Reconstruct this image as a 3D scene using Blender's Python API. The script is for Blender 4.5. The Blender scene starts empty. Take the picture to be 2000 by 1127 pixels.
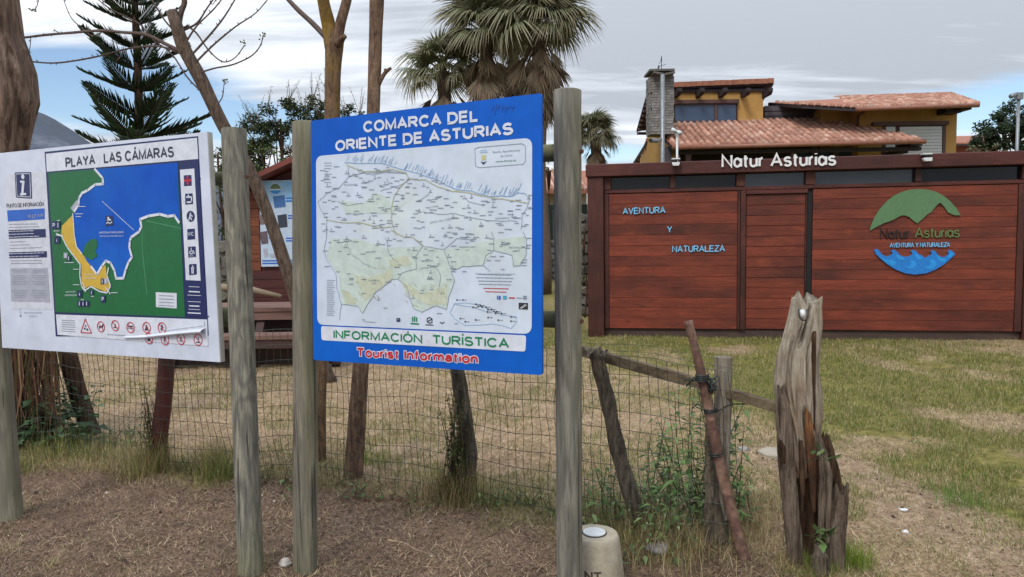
import bpy, bmesh, math, random
import numpy as np
from mathutils import Vector, Matrix
from mathutils.geometry import tessellate_polygon
random.seed(7); rng = np.random.default_rng(11)
SC = bpy.context.scene
COL = SC.collection

# ------------------------------------------------------------------ camera
F = 1444.0; CX, CY = 1000.0, 563.5
CAMH = 1.6
PITCH = math.atan((563.5 - 460) / F); ROLL = 0.0147
fwd = Vector((0, math.cos(PITCH), -math.sin(PITCH)))
up0 = Vector((0, math.sin(PITCH), math.cos(PITCH)))
rt0 = Vector((1, 0, 0))
cup = up0 * math.cos(ROLL) + rt0 * math.sin(ROLL)
crt = rt0 * math.cos(ROLL) - up0 * math.sin(ROLL)
CAMP = Vector((0, 0, CAMH))
cd = bpy.data.cameras.new('camera'); cam = bpy.data.objects.new('camera', cd); COL.objects.link(cam)
cam.matrix_world = Matrix(((crt.x, cup.x, -fwd.x, 0), (crt.y, cup.y, -fwd.y, 0), (crt.z, cup.z, -fwd.z, CAMH), (0, 0, 0, 1)))
cd.sensor_width = 36; cd.lens = F / 2000 * 36; cd.clip_end = 6000; cd.clip_start = 0.05
SC.camera = cam

def ray(px, py): return fwd + crt * ((px - CX) / F) - cup * ((py - CY) / F)
def at(px, py, Y):
    d = ray(px, py); return CAMP + d * (Y / d.y)
def gnd(px, py, z=0.0):
    d = ray(px, py); return CAMP + d * ((z - CAMH) / d.z)
def mpp(Y): return Y / F          # metres per photo pixel at a depth

# ------------------------------------------------------------------ world, sun, exposure
SUN_EL, SUN_AZ = math.radians(48), math.radians(205)     # azimuth measured from +Y clockwise (behind the camera, to its left)
w = bpy.data.worlds.new('World'); SC.world = w; w.use_nodes = True
nt = w.node_tree; nt.nodes.clear()
def N(t, **k):
    n = nt.nodes.new(t)
    for a, b in k.items(): setattr(n, a, b)
    return n
L = nt.links.new
def mth(op, a, b=None, c=None, clamp=False):
    n = nt.nodes.new('ShaderNodeMath'); n.operation = op; n.use_clamp = clamp
    for i, v in enumerate((a, b, c)):
        if v is None: continue
        if isinstance(v, (int, float)): n.inputs[i].default_value = v
        else: nt.links.new(v, n.inputs[i])
    return n.outputs[0]
tc = N('ShaderNodeTexCoord')
sep = N('ShaderNodeSeparateXYZ'); L(tc.outputs['Generated'], sep.inputs[0])
dx, dy, dz = sep.outputs
zz = mth('MAXIMUM', dz, 0.0)
den = mth('ADD', zz, 0.13)
comb = N('ShaderNodeCombineXYZ'); L(mth('DIVIDE', dx, den), comb.inputs[0]); L(mth('DIVIDE', dy, den), comb.inputs[1])
def noise(scale, detail=5, rough=.55, dist=0.0, vec=None, mp=None):
    n = N('ShaderNodeTexNoise'); n.inputs['Scale'].default_value = scale; n.inputs['Detail'].default_value = detail
    n.inputs['Roughness'].default_value = rough; n.inputs['Distortion'].default_value = dist
    m = N('ShaderNodeMapping'); m.inputs['Scale'].default_value = (mp or (1, 1, 1, 0))[:3]
    m.inputs['Location'].default_value = (3.1, 1.7, 0)
    m.inputs['Rotation'].default_value = (0, 0, (mp or (1, 1, 1, 0))[3])
    L(vec, m.inputs['Vector']); L(m.outputs[0], n.inputs['Vector']); return n.outputs['Fac']
n1 = noise(0.85, 8, .6, .5, comb.outputs[0], (0.55, 1.0, 1, 0.35))
n2 = noise(1.9, 7, .62, .6, comb.outputs[0], (0.4, 1.2, 1, -0.25))
# gaps of blue low over the horizon
def blob(az, el, sa, se):
    azr = math.radians(az)
    # angular distance in azimuth through dx/dy
    a = mth('SUBTRACT', mth('ARCTAN2', dx, dy), azr)
    a = mth('DIVIDE', a, math.radians(sa))
    e = mth('DIVIDE', mth('SUBTRACT', dz, math.sin(math.radians(el))), math.radians(se))
    r = mth('ADD', mth('MULTIPLY', a, a), mth('MULTIPLY', e, e))
    return mth('EXPONENT', mth('MULTIPLY', r, -1.0))
g1 = blob(-30.5, 10.2, 11, 3.0); g2 = blob(33.5, 8.0, 10, 2.0); g3 = blob(-18, 8.2, 8, 1.5); g4 = blob(7.5, 6.3, 5, 1.2)
gap = mth('ADD', mth('ADD', g1, g2), mth('ADD', g3, mth('MULTIPLY', g4, .7)))
nfine = noise(1.3, 7, .6, .4, comb.outputs[0], (0.3, 1.6, 1, 0.1))
bf = mth('SUBTRACT', mth('ADD', mth('MULTIPLY', gap, 1.35), mth('MULTIPLY', nfine, 1.6)), 1.25)
bf = mth('MULTIPLY', bf, 2.2, clamp=True)                     # 1 = blue sky
sky = N('ShaderNodeTexSky'); sky.sky_type = 'NISHITA'; sky.sun_disc = False
sky.sun_elevation = SUN_EL; sky.sun_rotation = SUN_AZ; sky.air_density = 1.0; sky.dust_density = .6; sky.ozone_density = 2.5
bgs = N('ShaderNodeBackground'); L(sky.outputs[0], bgs.inputs[0]); bgs.inputs[1].default_value = 0.10
ramp = N('ShaderNodeValToRGB'); cr = ramp.color_ramp
cr.elements[0].position = .36; cr.elements[0].color = (.36, .395, .445, 1)
cr.elements[1].position = .64; cr.elements[1].color = (.69, .72, .76, 1)
e = cr.elements.new(.5); e.color = (.50, .54, .60, 1)
horiz = mth('MULTIPLY', mth('EXPONENT', mth('MULTIPLY', zz, -7.0)), .17)
mixn = mth('ADD', mth('ADD', mth('MULTIPLY', n1, .62), mth('MULTIPLY', n2, .40)), mth('SUBTRACT', horiz, .075))
# slow change across the sky: brighter to the left, greyer upper right, as the cloud deck in view
mixn = mth('ADD', mth('MULTIPLY', mth('SUBTRACT', mixn, .5), 1.5), .5)
st_ = noise(3.2, 8, .62, .35, comb.outputs[0], (0.22, 1.3, 1, 0.22))
mixn = mth('ADD', mixn, mth('MULTIPLY', mth('SUBTRACT', st_, .5), .75))
mixn = mth('SUBTRACT', mixn, mth('MULTIPLY', dx, .07))
L(mixn, ramp.inputs[0])
zen = mth('ADD', 1.0, mth('MULTIPLY', mth('MULTIPLY', zz, zz), 1.9))       # an overcast deck is brighter overhead
bgc = N('ShaderNodeBackground'); L(ramp.outputs[0], bgc.inputs[0]); L(mth('MULTIPLY', zen, .90), bgc.inputs[1])
mx = N('ShaderNodeMixShader'); L(bf, mx.inputs[0]); L(bgc.outputs[0], mx.inputs[1]); L(bgs.outputs[0], mx.inputs[2])
wo = N('ShaderNodeOutputWorld'); L(mx.outputs[0], wo.inputs[0])
w.cycles.sampling_method = 'MANUAL'; w.cycles.sample_map_resolution = 512

sl = bpy.data.lights.new('sun', 'SUN'); sl.energy = 1.3; sl.angle = math.radians(16); sl.color = (1, .95, .88)
so = bpy.data.objects.new('sun', sl); COL.objects.link(so)
sd = Vector((math.sin(SUN_AZ) * math.cos(SUN_EL), math.cos(SUN_AZ) * math.cos(SUN_EL), math.sin(SUN_EL)))
so.rotation_euler = sd.to_track_quat('Z', 'Y').to_euler(); so.location = (0, 0, 30)
vs = SC.view_settings; vs.view_transform = 'Standard'; vs.look = 'None'; vs.gamma = 1; vs.exposure = 0.63; vs.use_curve_mapping = False

# ------------------------------------------------------------------ materials
def rgb(r, g, b):      # sRGB 0-255 -> linear
    f = lambda c: (c / 255 / 12.92) if c / 255 <= .04045 else ((c / 255 + .055) / 1.055) ** 2.4
    return (f(r), f(g), f(b), 1)
def newmat(name):
    m = bpy.data.materials.new(name); m.use_nodes = True; t = m.node_tree
    return m, t, t.nodes['Principled BSDF']
def nd(t, ty, **k):
    n = t.nodes.new(ty)
    for a, b in k.items(): setattr(n, a, b)
    return n
def tmix(t, fac, a, b, mode='MIX'):
    n = t.nodes.new('ShaderNodeMix'); n.data_type = 'RGBA'; n.blend_type = mode
    for i, v in ((0, fac), (6, a), (7, b)):
        if isinstance(v, (int, float)): n.inputs[i].default_value = v
        elif isinstance(v, tuple): n.inputs[i].default_value = v
        else: t.links.new(v, n.inputs[i])
    return n.outputs[2]
def tmath(t, op, a, b=None, clamp=False):
    n = t.nodes.new('ShaderNodeMath'); n.operation = op; n.use_clamp = clamp
    for i, v in enumerate((a, b)):
        if v is None: continue
        if isinstance(v, (int, float)): n.inputs[i].default_value = v
        else: t.links.new(v, n.inputs[i])
    return n.outputs[0]
def tnoise(t, vec, scale=5, detail=5, rough=.6, dist=0, stretch=(1, 1, 1), col=False):
    m = t.nodes.new('ShaderNodeMapping'); m.inputs['Scale'].default_value = stretch; t.links.new(vec, m.inputs['Vector'])
    n = t.nodes.new('ShaderNodeTexNoise'); n.inputs['Scale'].default_value = scale; n.inputs['Detail'].default_value = detail
    n.inputs['Roughness'].default_value = rough; n.inputs['Distortion'].default_value = dist
    t.links.new(m.outputs[0], n.inputs['Vector']); return n.outputs['Color' if col else 'Fac']
def tramp(t, fac, stops):
    r = t.nodes.new('ShaderNodeValToRGB'); e = r.color_ramp.elements
    e[0].position, e[0].color = stops[0]; e[1].position, e[1].color = stops[-1]
    for p, c in stops[1:-1]:
        x = e.new(p); x.color = c
    t.links.new(fac, r.inputs[0]); return r.outputs[0]
def tcoord(t):
    c = t.nodes.new('ShaderNodeTexCoord'); oi = t.nodes.new('ShaderNodeObjectInfo')
    a = t.nodes.new('ShaderNodeVectorMath'); a.operation = 'ADD'
    s = t.nodes.new('ShaderNodeVectorMath'); s.operation = 'SCALE'; s.inputs[0].default_value = (31, 17, 23)
    t.links.new(oi.outputs['Random'], s.inputs['Scale'])
    t.links.new(c.outputs['Object'], a.inputs[0]); t.links.new(s.outputs[0], a.inputs[1])
    return a.outputs[0], oi.outputs['Random'], c.outputs['Object']
def mat(name, c1, c2=None, rough=.75, scale=8, stretch=(1, 1, 1), bump=.15, rnd=.12, fine=60, c3=None, c3s=1.5, c3t=.55, dist=0, metal=0, spec=.5, lo=.3, hi=.7, bdist=.01):
    m, t, b = newmat(name)
    v, r, o = tcoord(t)
    c2 = c2 or tuple(min(1, x * .7) for x in c1[:3]) + (1,)
    n = tnoise(t, v, scale, 7, .62, dist, stretch)
    c = tramp(t, n, [(lo, c1), (hi, c2)])
    if c3:
        s = tnoise(t, v, c3s, 6, .65)
        c = tmix(t, tramp(t, s, [(c3t, (0, 0, 0, 1)), (c3t + .15, (1, 1, 1, 1))]), c, c3)
    nf = tnoise(t, v, fine, 3, .7, 0, stretch)
    c = tmix(t, .35, c, tramp(t, nf, [(.3, (.45, .45, .45, 1)), (.7, (1, 1, 1, 1))]), 'MULTIPLY')
    if rnd:
        k = tmath(t, 'ADD', tmath(t, 'MULTIPLY', r, 2 * rnd), 1 - rnd)
        cc = t.nodes.new('ShaderNodeVectorMath'); cc.operation = 'SCALE'; t.links.new(c, cc.inputs[0]); t.links.new(k, cc.inputs['Scale']); c = cc.outputs[0]
    t.links.new(c, b.inputs['Base Color'])
    b.inputs['Roughness'].default_value = rough; b.inputs['Metallic'].default_value = metal
    b.inputs['Specular IOR Level'].default_value = spec
    if bump:
        bp = t.nodes.new('ShaderNodeBump'); bp.inputs['Strength'].default_value = bump; bp.inputs['Distance'].default_value = bdist
        hsum = tmath(t, 'ADD', n, tmath(t, 'MULTIPLY', nf, .6))
        t.links.new(hsum, bp.inputs['Height']); t.links.new(bp.outputs[0], b.inputs['Normal'])
    return m
def flat(name, c, rough=.45, var=.08, spec=.5):
    return mat(name, c, tuple(x * (1 - var) for x in c[:3]) + (1,), rough=rough, scale=3, bump=0, rnd=0, fine=25, spec=spec) if var else _plain(name, c, rough)
def _plain(name, c, rough):
    m, t, b = newmat(name); b.inputs['Base Color'].default_value = c; b.inputs['Roughness'].default_value = rough; return m
def leafmat(name, trans=.35, rough=.55):
    m, t, b = newmat(name)
    a = nd(t, 'ShaderNodeAttribute'); a.attribute_name = 'Col'
    t.links.new(a.outputs['Color'], b.inputs['Base Color']); b.inputs['Roughness'].default_value = rough
    b.inputs['Specular IOR Level'].default_value = .3
    tr = nd(t, 'ShaderNodeBsdfTranslucent'); t.links.new(a.outputs['Color'], tr.inputs[0])
    mx = nd(t, 'ShaderNodeMixShader'); mx.inputs[0].default_value = trans
    t.links.new(b.outputs[0], mx.inputs[1]); t.links.new(tr.outputs[0], mx.inputs[2])
    t.links.new(mx.outputs[0], t.nodes['Material Output'].inputs[0]); return m
LEAF = leafmat('leaves'); GRASSM = leafmat('grass_blades', .3, .7); LITTER = leafmat('litter', .05, .9)

def postwood(name, base, dark, green, grn_h=.45, cont=16):
    """weathered round post: long grain, knots drawn as contour bands, green algae near the foot and one side"""
    m, t, b = newmat(name); v, r, o = tcoord(t)
    fieldn = tnoise(t, v, 3.0, 2, .5, .3, (1.6, 1.6, .42))
    bands = tmath(t, 'SINE', tmath(t, 'MULTIPLY', fieldn, cont * 6.28))
    bands = tmath(t, 'POWER', tmath(t, 'ADD', tmath(t, 'MULTIPLY', bands, .5), .5), 1.8)
    grain = tnoise(t, v, 75, 7, .72, .35, (1, 1, .07))
    patch = tnoise(t, v, 2.2, 4, .6, 0, (1, 1, .5))
    c = tramp(t, grain, [(.36, dark), (.60, base)])
    c = tmix(t, tmath(t, 'MULTIPLY', bands, .55), c, dark)
    c = tmix(t, tramp(t, patch, [(.45, (0, 0, 0, 1)), (.7, (.55, .55, .55, 1))]), c, tuple(x * .62 for x in base[:3]) + (1,))
    sp = nd(t, 'ShaderNodeSeparateXYZ'); t.links.new(o, sp.inputs[0])
    mo = tmath(t, 'ADD', tmath(t, 'MULTIPLY', tmath(t, 'SUBTRACT', grn_h, sp.outputs[2]), 2.2), tmath(t, 'MULTIPLY', tmath(t, 'SUBTRACT', tnoise(t, v, 5, 5), .45), 1.8))
    mo = tmath(t, 'MAXIMUM', mo, tmath(t, 'MULTIPLY', tmath(t, 'ADD', sp.outputs[0], -.03), 18), clamp=True)
    mo = tmath(t, 'MULTIPLY', mo, .42, clamp=True)
    c = tmix(t, mo, c, green)
    # drying cracks
    ck = tnoise(t, v, 34, 3, .5, .25, (1, 1, .03))
    ckm = tramp(t, ck, [(.62, (0, 0, 0, 1)), (.66, (1, 1, 1, 1))])
    c = tmix(t, tmath(t, 'MULTIPLY', ckm, .8), c, (.03, .026, .02, 1))
    t.links.new(c, b.inputs['Base Color']); b.inputs['Roughness'].default_value = .85
    bp = nd(t, 'ShaderNodeBump'); bp.inputs['Strength'].default_value = .5; bp.inputs['Distance'].default_value = .006
    t.links.new(tmath(t, 'SUBTRACT', grain, ckm), bp.inputs['Height']); t.links.new(bp.outputs[0], b.inputs['Normal'])
    return m

# ------------------------------------------------------------------ mesh builder
class MB:
    def __init__(s): s.v = []; s.f = []; s.c = None
    def box(s, lo, hi, bev=0):
        x0, y0, z0 = lo; x1, y1, z1 = hi; n = len(s.v)
        if x0 > x1: x0, x1 = x1, x0
        if y0 > y1: y0, y1 = y1, y0
        if z0 > z1: z0, z1 = z1, z0
        if bev:
            # octagonal-profile bevel on the four long edges of the longest axis is enough at this size
            b = bev
            pr = [(x0 + b, z0), (x1 - b, z0), (x1, z0 + b), (x1, z1 - b), (x1 - b, z1), (x0 + b, z1), (x0, z1 - b), (x0, z0 + b)]
            for y in (y0, y0 + b, y1 - b, y1):
                k = 0 if y in (y0 + b, y1 - b) else b * .9
                for x, z in pr:
                    s.v.append((min(max(x, x0 + k), x1 - k), y, min(max(z, z0 + k), z1 - k)))
            for j in range(3):
                for i in range(8):
                    a = n + j * 8 + i; c = n + j * 8 + (i + 1) % 8
                    s.f.append((a, c, c + 8, a + 8))
            s.f.append(tuple(n + i for i in range(7, -1, -1))); s.f.append(tuple(n + 24 + i for i in range(8)))
            return s
        s.v += [(x0, y0, z0), (x1, y0, z0), (x1, y1, z0), (x0, y1, z0), (x0, y0, z1), (x1, y0, z1), (x1, y1, z1), (x0, y1, z1)]
        s.f += [tuple(n + i for i in q) for q in ((3, 2, 1, 0), (4, 5, 6, 7), (0, 1, 5, 4), (1, 2, 6, 5), (2, 3, 7, 6), (3, 0, 4, 7))]
        return s
    def hexa(s, p):      # eight corners: bottom four, top four
        n = len(s.v); s.v += [tuple(q) for q in p]
        s.f += [tuple(n + i for i in q) for q in ((3, 2, 1, 0), (4, 5, 6, 7), (0, 1, 5, 4), (1, 2, 6, 5), (2, 3, 7, 6), (3, 0, 4, 7))]
        return s
    def slab(s, q, th, d=(0, 0, -1)):
        d = Vector(d) * th; q = [Vector(x) for x in q]
        return s.hexa([x + d for x in q] + q)
    def bar(s, a, b, w, h, up=(0, 0, 1)):
        a = Vector(a); b = Vector(b); d = (b - a).normalized(); u = Vector(up)
        r = d.cross(u).normalized(); u = r.cross(d)
        r = r * w / 2; u = u * h / 2
        return s.hexa([a - r - u, a + r - u, b + r - u, b - r - u, a - r + u, a + r + u, b + r + u, b - r + u])
    def tube(s, pts, rad, n=8, cap=True, jit=0, ref=(0, 1, 0), seed=0, fn=None):
        pts = [Vector(p) for p in pts]
        if not hasattr(rad, '__len__'): rad = [rad] * len(pts)
        base = len(s.v); r_ = random.Random(seed); prevr = None
        for i, p in enumerate(pts):
            d = (pts[min(i + 1, len(pts) - 1)] - pts[max(i - 1, 0)]).normalized()
            if prevr is None:
                r = d.cross(Vector(ref))
                if r.length < .05: r = d.cross(Vector((1, 0, 0)))
            else: r = prevr - d * prevr.dot(d)
            r.normalize(); prevr = r; u = r.cross(d)
            for k in range(n):
                a = 2 * math.pi * k / n
                rr = rad[i] * (1 + (r_.uniform(-jit, jit) if jit else 0))
                if fn: rr *= fn(a, i / (len(pts) - 1), i)
                s.v.append(tuple(p + r * math.cos(a) * rr + u * math.sin(a) * rr))
        for i in range(len(pts) - 1):
            for k in range(n):
                a = base + i * n + k; b = base + i * n + (k + 1) % n
                s.f.append((a, a + n, b + n, b))
        if cap:
            s.f.append(tuple(base + k for k in range(n)))
            s.f.append(tuple(base + (len(pts) - 1) * n + k for k in range(n - 1, -1, -1)))
        return s
    def lathe(s, c, prof, n=24):
        b = len(s.v)
        for r, z in prof:
            for k in range(n):
                a = 2 * math.pi * k / n; s.v.append((c[0] + r * math.cos(a), c[1] + r * math.sin(a), c[2] + z))
        for i in range(len(prof) - 1):
            for k in range(n):
                p = b + i * n + k; q = b + i * n + (k + 1) % n; s.f.append((p, q, q + n, p + n))
        s.f.append(tuple(b + (len(prof) - 1) * n + k for k in range(n))); s.f.append(tuple(b + k for k in range(n - 1, -1, -1)))
        return s
    def prism(s, pts, d0, d1):    # polygon in (u,v), extruded in local depth d0..d1  -> (u, depth, v)
        n = len(pts); b = len(s.v)
        for d in (d0, d1): s.v += [(u, d, v) for u, v in pts]
        tr = tessellate_polygon([[Vector((u, v, 0)) for u, v in pts]])
        ar = sum(pts[i][0] * pts[(i + 1) % n][1] - pts[(i + 1) % n][0] * pts[i][1] for i in range(n))
        for t in tr:
            a, c, e = t
            x = (pts[c][0] - pts[a][0]) * (pts[e][1] - pts[a][1]) - (pts[e][0] - pts[a][0]) * (pts[c][1] - pts[a][1])
            if x < 0: a, c = c, a
            s.f.append((b + a, b + c, b + e)); s.f.append((b + n + c, b + n + a, b + n + e))
        for i in range(n):
            j = (i + 1) % n
            s.f.append((b + i, b + n + i, b + n + j, b + j) if ar > 0 else (b + j, b + n + j, b + n + i, b + i))
        return s
    def ribbon(s, pts, wd, d0, d1=None):    # stroke in (u,v)
        for i in range(len(pts) - 1):
            (x0, y0), (x1, y1) = pts[i], pts[i + 1]; l = math.hypot(x1 - x0, y1 - y0) or 1
            ex, ey = (x1 - x0) / l * wd * .3, (y1 - y0) / l * wd * .3
            nx, ny = -(y1 - y0) / l * wd / 2, (x1 - x0) / l * wd / 2
            n = len(s.v); s.v += [(x0 - nx - ex, d0, y0 - ny - ey), (x1 - nx + ex, d0, y1 - ny + ey), (x1 + nx + ex, d0, y1 + ny + ey), (x0 + nx - ex, d0, y0 + ny - ey)]
            s.f.append((n, n + 1, n + 2, n + 3))
        return s
    def disc(s, c, r, d, n=20, r2=None):
        p = [(c[0] + r * math.cos(2 * math.pi * k / n), c[1] + (r2 or r) * math.sin(2 * math.pi * k / n)) for k in range(n)]
        b = len(s.v); s.v += [(u, d, v) for u, v in p]; s.f.append(tuple(b + k for k in range(n))); return s
    def ring(s, c, r, wd, d, n=20):
        b = len(s.v)
        for rr in (r - wd, r): s.v += [(c[0] + rr * math.cos(2 * math.pi * k / n), d, c[1] + rr * math.sin(2 * math.pi * k / n)) for k in range(n)]
        for k in range(n): s.f.append((b + k, b + n + k, b + n + (k + 1) % n, b + (k + 1) % n))
        return s
    def quad(s, p, d=None):
        b = len(s.v); s.v += [tuple(x) if d is None else (x[0], d, x[1]) for x in p]; s.f.append(tuple(range(b, b + len(p)))); return s
def obj(name, mb, m, parent=None, smooth=False, world=True, label=None, kind=None, cols=None):
    """world=True: vertices are in world space, moved into the root's space"""
    me = bpy.data.meshes.new(name)
    me.from_pydata([tuple(v) for v in mb.v], [], mb.f); me.update()
    me.materials.append(m)
    o = bpy.data.objects.new(name, me); COL.objects.link(o)
    if parent:
        o.parent = parent
        if world:
            r = parent
            while r.parent: r = r.parent
            me.transform(ROOTM[r.name].inverted())
    if smooth: me.shade_smooth()
    if label: o['label'] = label
    if kind: o['kind'] = kind
    if cols is not None:
        a = me.color_attributes.new('Col', 'FLOAT_COLOR', 'POINT'); a.data.foreach_set('color', np.asarray(cols, dtype=np.float32).ravel())
    return o
ROOTM = {}
def root(name, label, cat, loc=(0, 0, 0), group=None, M=None):
    o = bpy.data.objects.new(name, None); COL.objects.link(o); o.empty_display_size = .2
    o['label'] = label; o['category'] = cat
    if group: o['group'] = group
    mm = M if M is not None else Matrix.Translation(Vector(loc))
    o.matrix_world = mm; ROOTM[o.name] = mm.copy(); return o
def tagged(o, label, cat, group=None):
    o['label'] = label; o['category'] = cat
    if group: o['group'] = group
    return o
def single(name, mb, m, label, cat, origin, group=None, smooth=False, cols=None):
    me = obj(name, mb, m, smooth=smooth, cols=cols); me.data.transform(Matrix.Translation(-Vector(origin))); me.location = origin
    return tagged(me, label, cat, group)

class Frame:      # a plane in the world: local x along it, local y into it (away from the camera), local z up it
    def __init__(s, O, R, U=Vector((0, 0, 1))):
        s.O = Vector(O); s.x = (Vector(R) - s.O).normalized(); s.y = U.cross(s.x).normalized(); s.z = s.x.cross(s.y)
        s.M = Matrix(((s.x.x, s.y.x, s.z.x, s.O.x), (s.x.y, s.y.y, s.z.y, s.O.y), (s.x.z, s.y.z, s.z.z, s.O.z), (0, 0, 0, 1)))
    def uv(s, px, py):
        d = ray(px, py); k = (s.O - CAMP).dot(s.y) / d.dot(s.y); p = CAMP + d * k - s.O
        return (p.dot(s.x), p.dot(s.z))
    def P(s, pts): return [s.uv(*p) for p in pts]
_tc = {}
def textmesh(txt, bold=.0, spacing=1.0):
    c = bpy.data.curves.new('t', 'FONT'); c.body = txt; c.size = 1; c.offset = bold; c.space_character = spacing; c.resolution_u = 3; c.fill_mode = 'FRONT'
    c.extrude = 0.0
    o = bpy.data.objects.new('t', c); COL.objects.link(o)
    dg = bpy.context.evaluated_depsgraph_get(); me = bpy.data.meshes.new_from_object(o.evaluated_get(dg))
    v = [tuple(x.co) for x in me.vertices]; f = [tuple(p.vertices) for p in me.polygons]
    bpy.data.objects.remove(o); bpy.data.curves.remove(c); bpy.data.meshes.remove(me)
    return v, f
CAPH = None
def text(fr, txt, bl, br, h, d, mb=None, bold=.0, d2=None, spacing=1.0, px=True):
    """lettering on a frame: baseline from pixel bl to br, cap height h pixels at bl; d = depth, d2 = back depth for solid letters"""
    global CAPH
    if CAPH is None:
        v, f = textmesh('H'); CAPH = max(p[1] for p in v)
    mb = mb or MB(); v, f = textmesh(txt, bold, spacing)
    x0 = min(p[0] for p in v); x1 = max(p[0] for p in v)
    if px:
        a = Vector(fr.uv(*bl)); b = Vector(fr.uv(*br)); hh = fr.uv(bl[0], bl[1] - h)[1] - a.y
    else: a = Vector(bl); b = Vector(br); hh = h
    e = (b - a) / (x1 - x0); u = Vector((0, 1)) * hh / CAPH
    n = len(mb.v)
    for p in v:
        q = a + e * (p[0] - x0) + u * p[1]; mb.v.append((q.x, d, q.y))
    mb.f += [tuple(n + i for i in g) for g in f]
    if d2 is not None:
        m2 = len(mb.v); mb.v += [(mb.v[n + i][0], d2, mb.v[n + i][2]) for i in range(len(v))]
        mb.f += [tuple(m2 + i for i in reversed(g)) for g in f]
        cnt = {}
        for g in f:
            for i in range(len(g)):
                ed = (g[i], g[(i + 1) % len(g)]); cnt[tuple(sorted(ed))] = cnt.get(tuple(sorted(ed)), []) + [ed]
        for k, es in cnt.items():
            if len(es) == 1:
                i, j = es[0]; mb.f.append((n + j, n + i, m2 + i, m2 + j))
    return mb
# ------------------------------------------------------------------ drawn lettering: every glyph is a set of strokes
def _arc(cx, cy, rx, ry, a0, a1, n=10):
    return [(cx + rx * math.cos(math.radians(a0 + (a1 - a0) * i / n)), cy + ry * math.sin(math.radians(a0 + (a1 - a0) * i / n))) for i in range(n + 1)]
_xh = .70
GL = {
 'A': (.92, [[(0, 0), (.5, 1), (1, 0)], [(.17, .34), (.83, .34)]]),
 'B': (.80, [[(0, 0), (0, 1), (.6, 1)] + _arc(.66, .765, .28, .235, 90, -90, 8) + [(0, .53)], [(.6, .53)] + _arc(.68, .265, .32, .265, 90, -90, 8) + [(0, 0)]]),
 'C': (.92, [_arc(.52, .5, .52, .5, 38, 322, 22)]),
 'D': (.86, [[(0, 0), (0, 1), (.45, 1)] + _arc(.45, .5, .55, .5, 90, -90, 14) + [(0, 0), (0, .1)]]),
 'E': (.76, [[(1, 0), (0, 0), (0, 1), (.97, 1)], [(0, .52), (.9, .52)]]), 'F': (.70, [[(0, 0), (0, 1), (1, 1)], [(0, .5), (.88, .5)]]),
 'G': (.96, [_arc(.52, .5, .52, .5, 40, 335, 22) + [(1, .46), (.58, .46)]]),
 'I': (.0, [[(0, 0), (0, 1)]]), 'L': (.66, [[(0, 1), (0, 0), (1, 0)]]),
 'M': (.98, [[(0, 0), (0, 1), (.5, .08), (1, 1), (1, 0)]]), 'N': (.82, [[(0, 0), (0, 1), (1, 0), (1, 1)]]),
 'O': (.98, [_arc(.5, .5, .5, .5, 90, 450, 28)]), 'P': (.76, [[(0, 0), (0, 1), (.6, 1)] + _arc(.66, .74, .34, .26, 90, -90, 8) + [(0, .48)]]),
 'R': (.84, [[(0, 0), (0, 1), (.6, 1)] + _arc(.62, .75, .32, .25, 90, -90, 8) + [(0, .5)], [(.48, .5), (1, 0)]]),
 'S': (.78, [_arc(.5, .745, .45, .255, 25, 180, 8) + _arc(.3, .74, .26, .20, 190, 255, 4) + _arc(.68, .26, .30, .24, 78, 0, 5) + _arc(.5, .27, .5, .27, -5, -162, 10)]),
 'T': (.80, [[(0, 1), (1, 1)], [(.5, 0), (.5, 1)]]), 'U': (.82, [[(0, 1)] + _arc(.5, .38, .5, .38, 180, 360, 12) + [(1, 1)]]),
 'V': (.86, [[(0, 1), (.5, 0), (1, 1)]]), 'Y': (.84, [[(0, 1), (.5, .44), (1, 1)], [(.5, 0), (.5, .44)]]), 'Z': (.76, [[(0, 1), (1, 1), (0, 0), (1, 0)]]),
 'W': (1.25, [[(0, 1), (.25, 0), (.5, .95), (.75, 0), (1, 1)]]), '.': (.0, [[(0, 0), (0, .02)]]),
 'a': (.60, [_arc(.5, .50, .44, .20, 165, 0, 8) + [(.94, 0)], [(.94, .42)] + _arc(.40, .22, .40, .20, 90, 270, 8) + [(.70, .06), (.94, .18)]]),
 '@': (.62, [_arc(.45, _xh / 2, .45, _xh / 2, 20, 340, 18), [(1, 0), (1, _xh)]]),
 't': (.34, [[(.4, .95), (.4, .14)] + _arc(.75, .14, .35, .14, 180, 280, 5), [(0, _xh), (1, _xh)]]),
 'u': (.56, [[(0, _xh)] + _arc(.45, .26, .45, .26, 180, 330, 10), [(1, 0), (1, _xh)]]), 'r': (.30, [[(0, 0), (0, _xh)], [(0, .45)] + _arc(.9, .40, .9, .30, 170, 90, 5)]),
 's': (.54, [_arc(.5, .53, .46, .17, 30, 180, 7) + _arc(.3, .52, .26, .13, 190, 255, 3) + _arc(.68, .19, .30, .16, 78, 0, 4) + _arc(.5, .18, .5, .18, -5, -160, 8)]),
 'i': (.0, [[(0, 0), (0, _xh)], [(0, .93), (0, 1)]]), 'o': (.64, [_arc(.5, _xh / 2, .5, _xh / 2, 90, 450, 20)]),
 'f': (.34, [[(.4, 0), (.4, .80)] + _arc(.9, .80, .5, .20, 180, 90, 5), [(0, _xh), (1, _xh)]]),
 'n': (.56, [[(0, 0), (0, _xh)], [(0, .45)] + _arc(.5, .42, .5, .28, 160, 0, 9) + [(1, 0)]]),
 'm': (1.0, [[(0, 0), (0, _xh)], [(0, .45)] + _arc(.25, .42, .25, .28, 160, 0, 7) + [(.5, 0)], [(.5, .45)] + _arc(.75, .42, .25, .28, 160, 0, 7) + [(1, 0)]]),
 ' ': (.22, [])}
ACC = {'Á': 'A', 'Ó': 'O', 'Í': 'I'}
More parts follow.
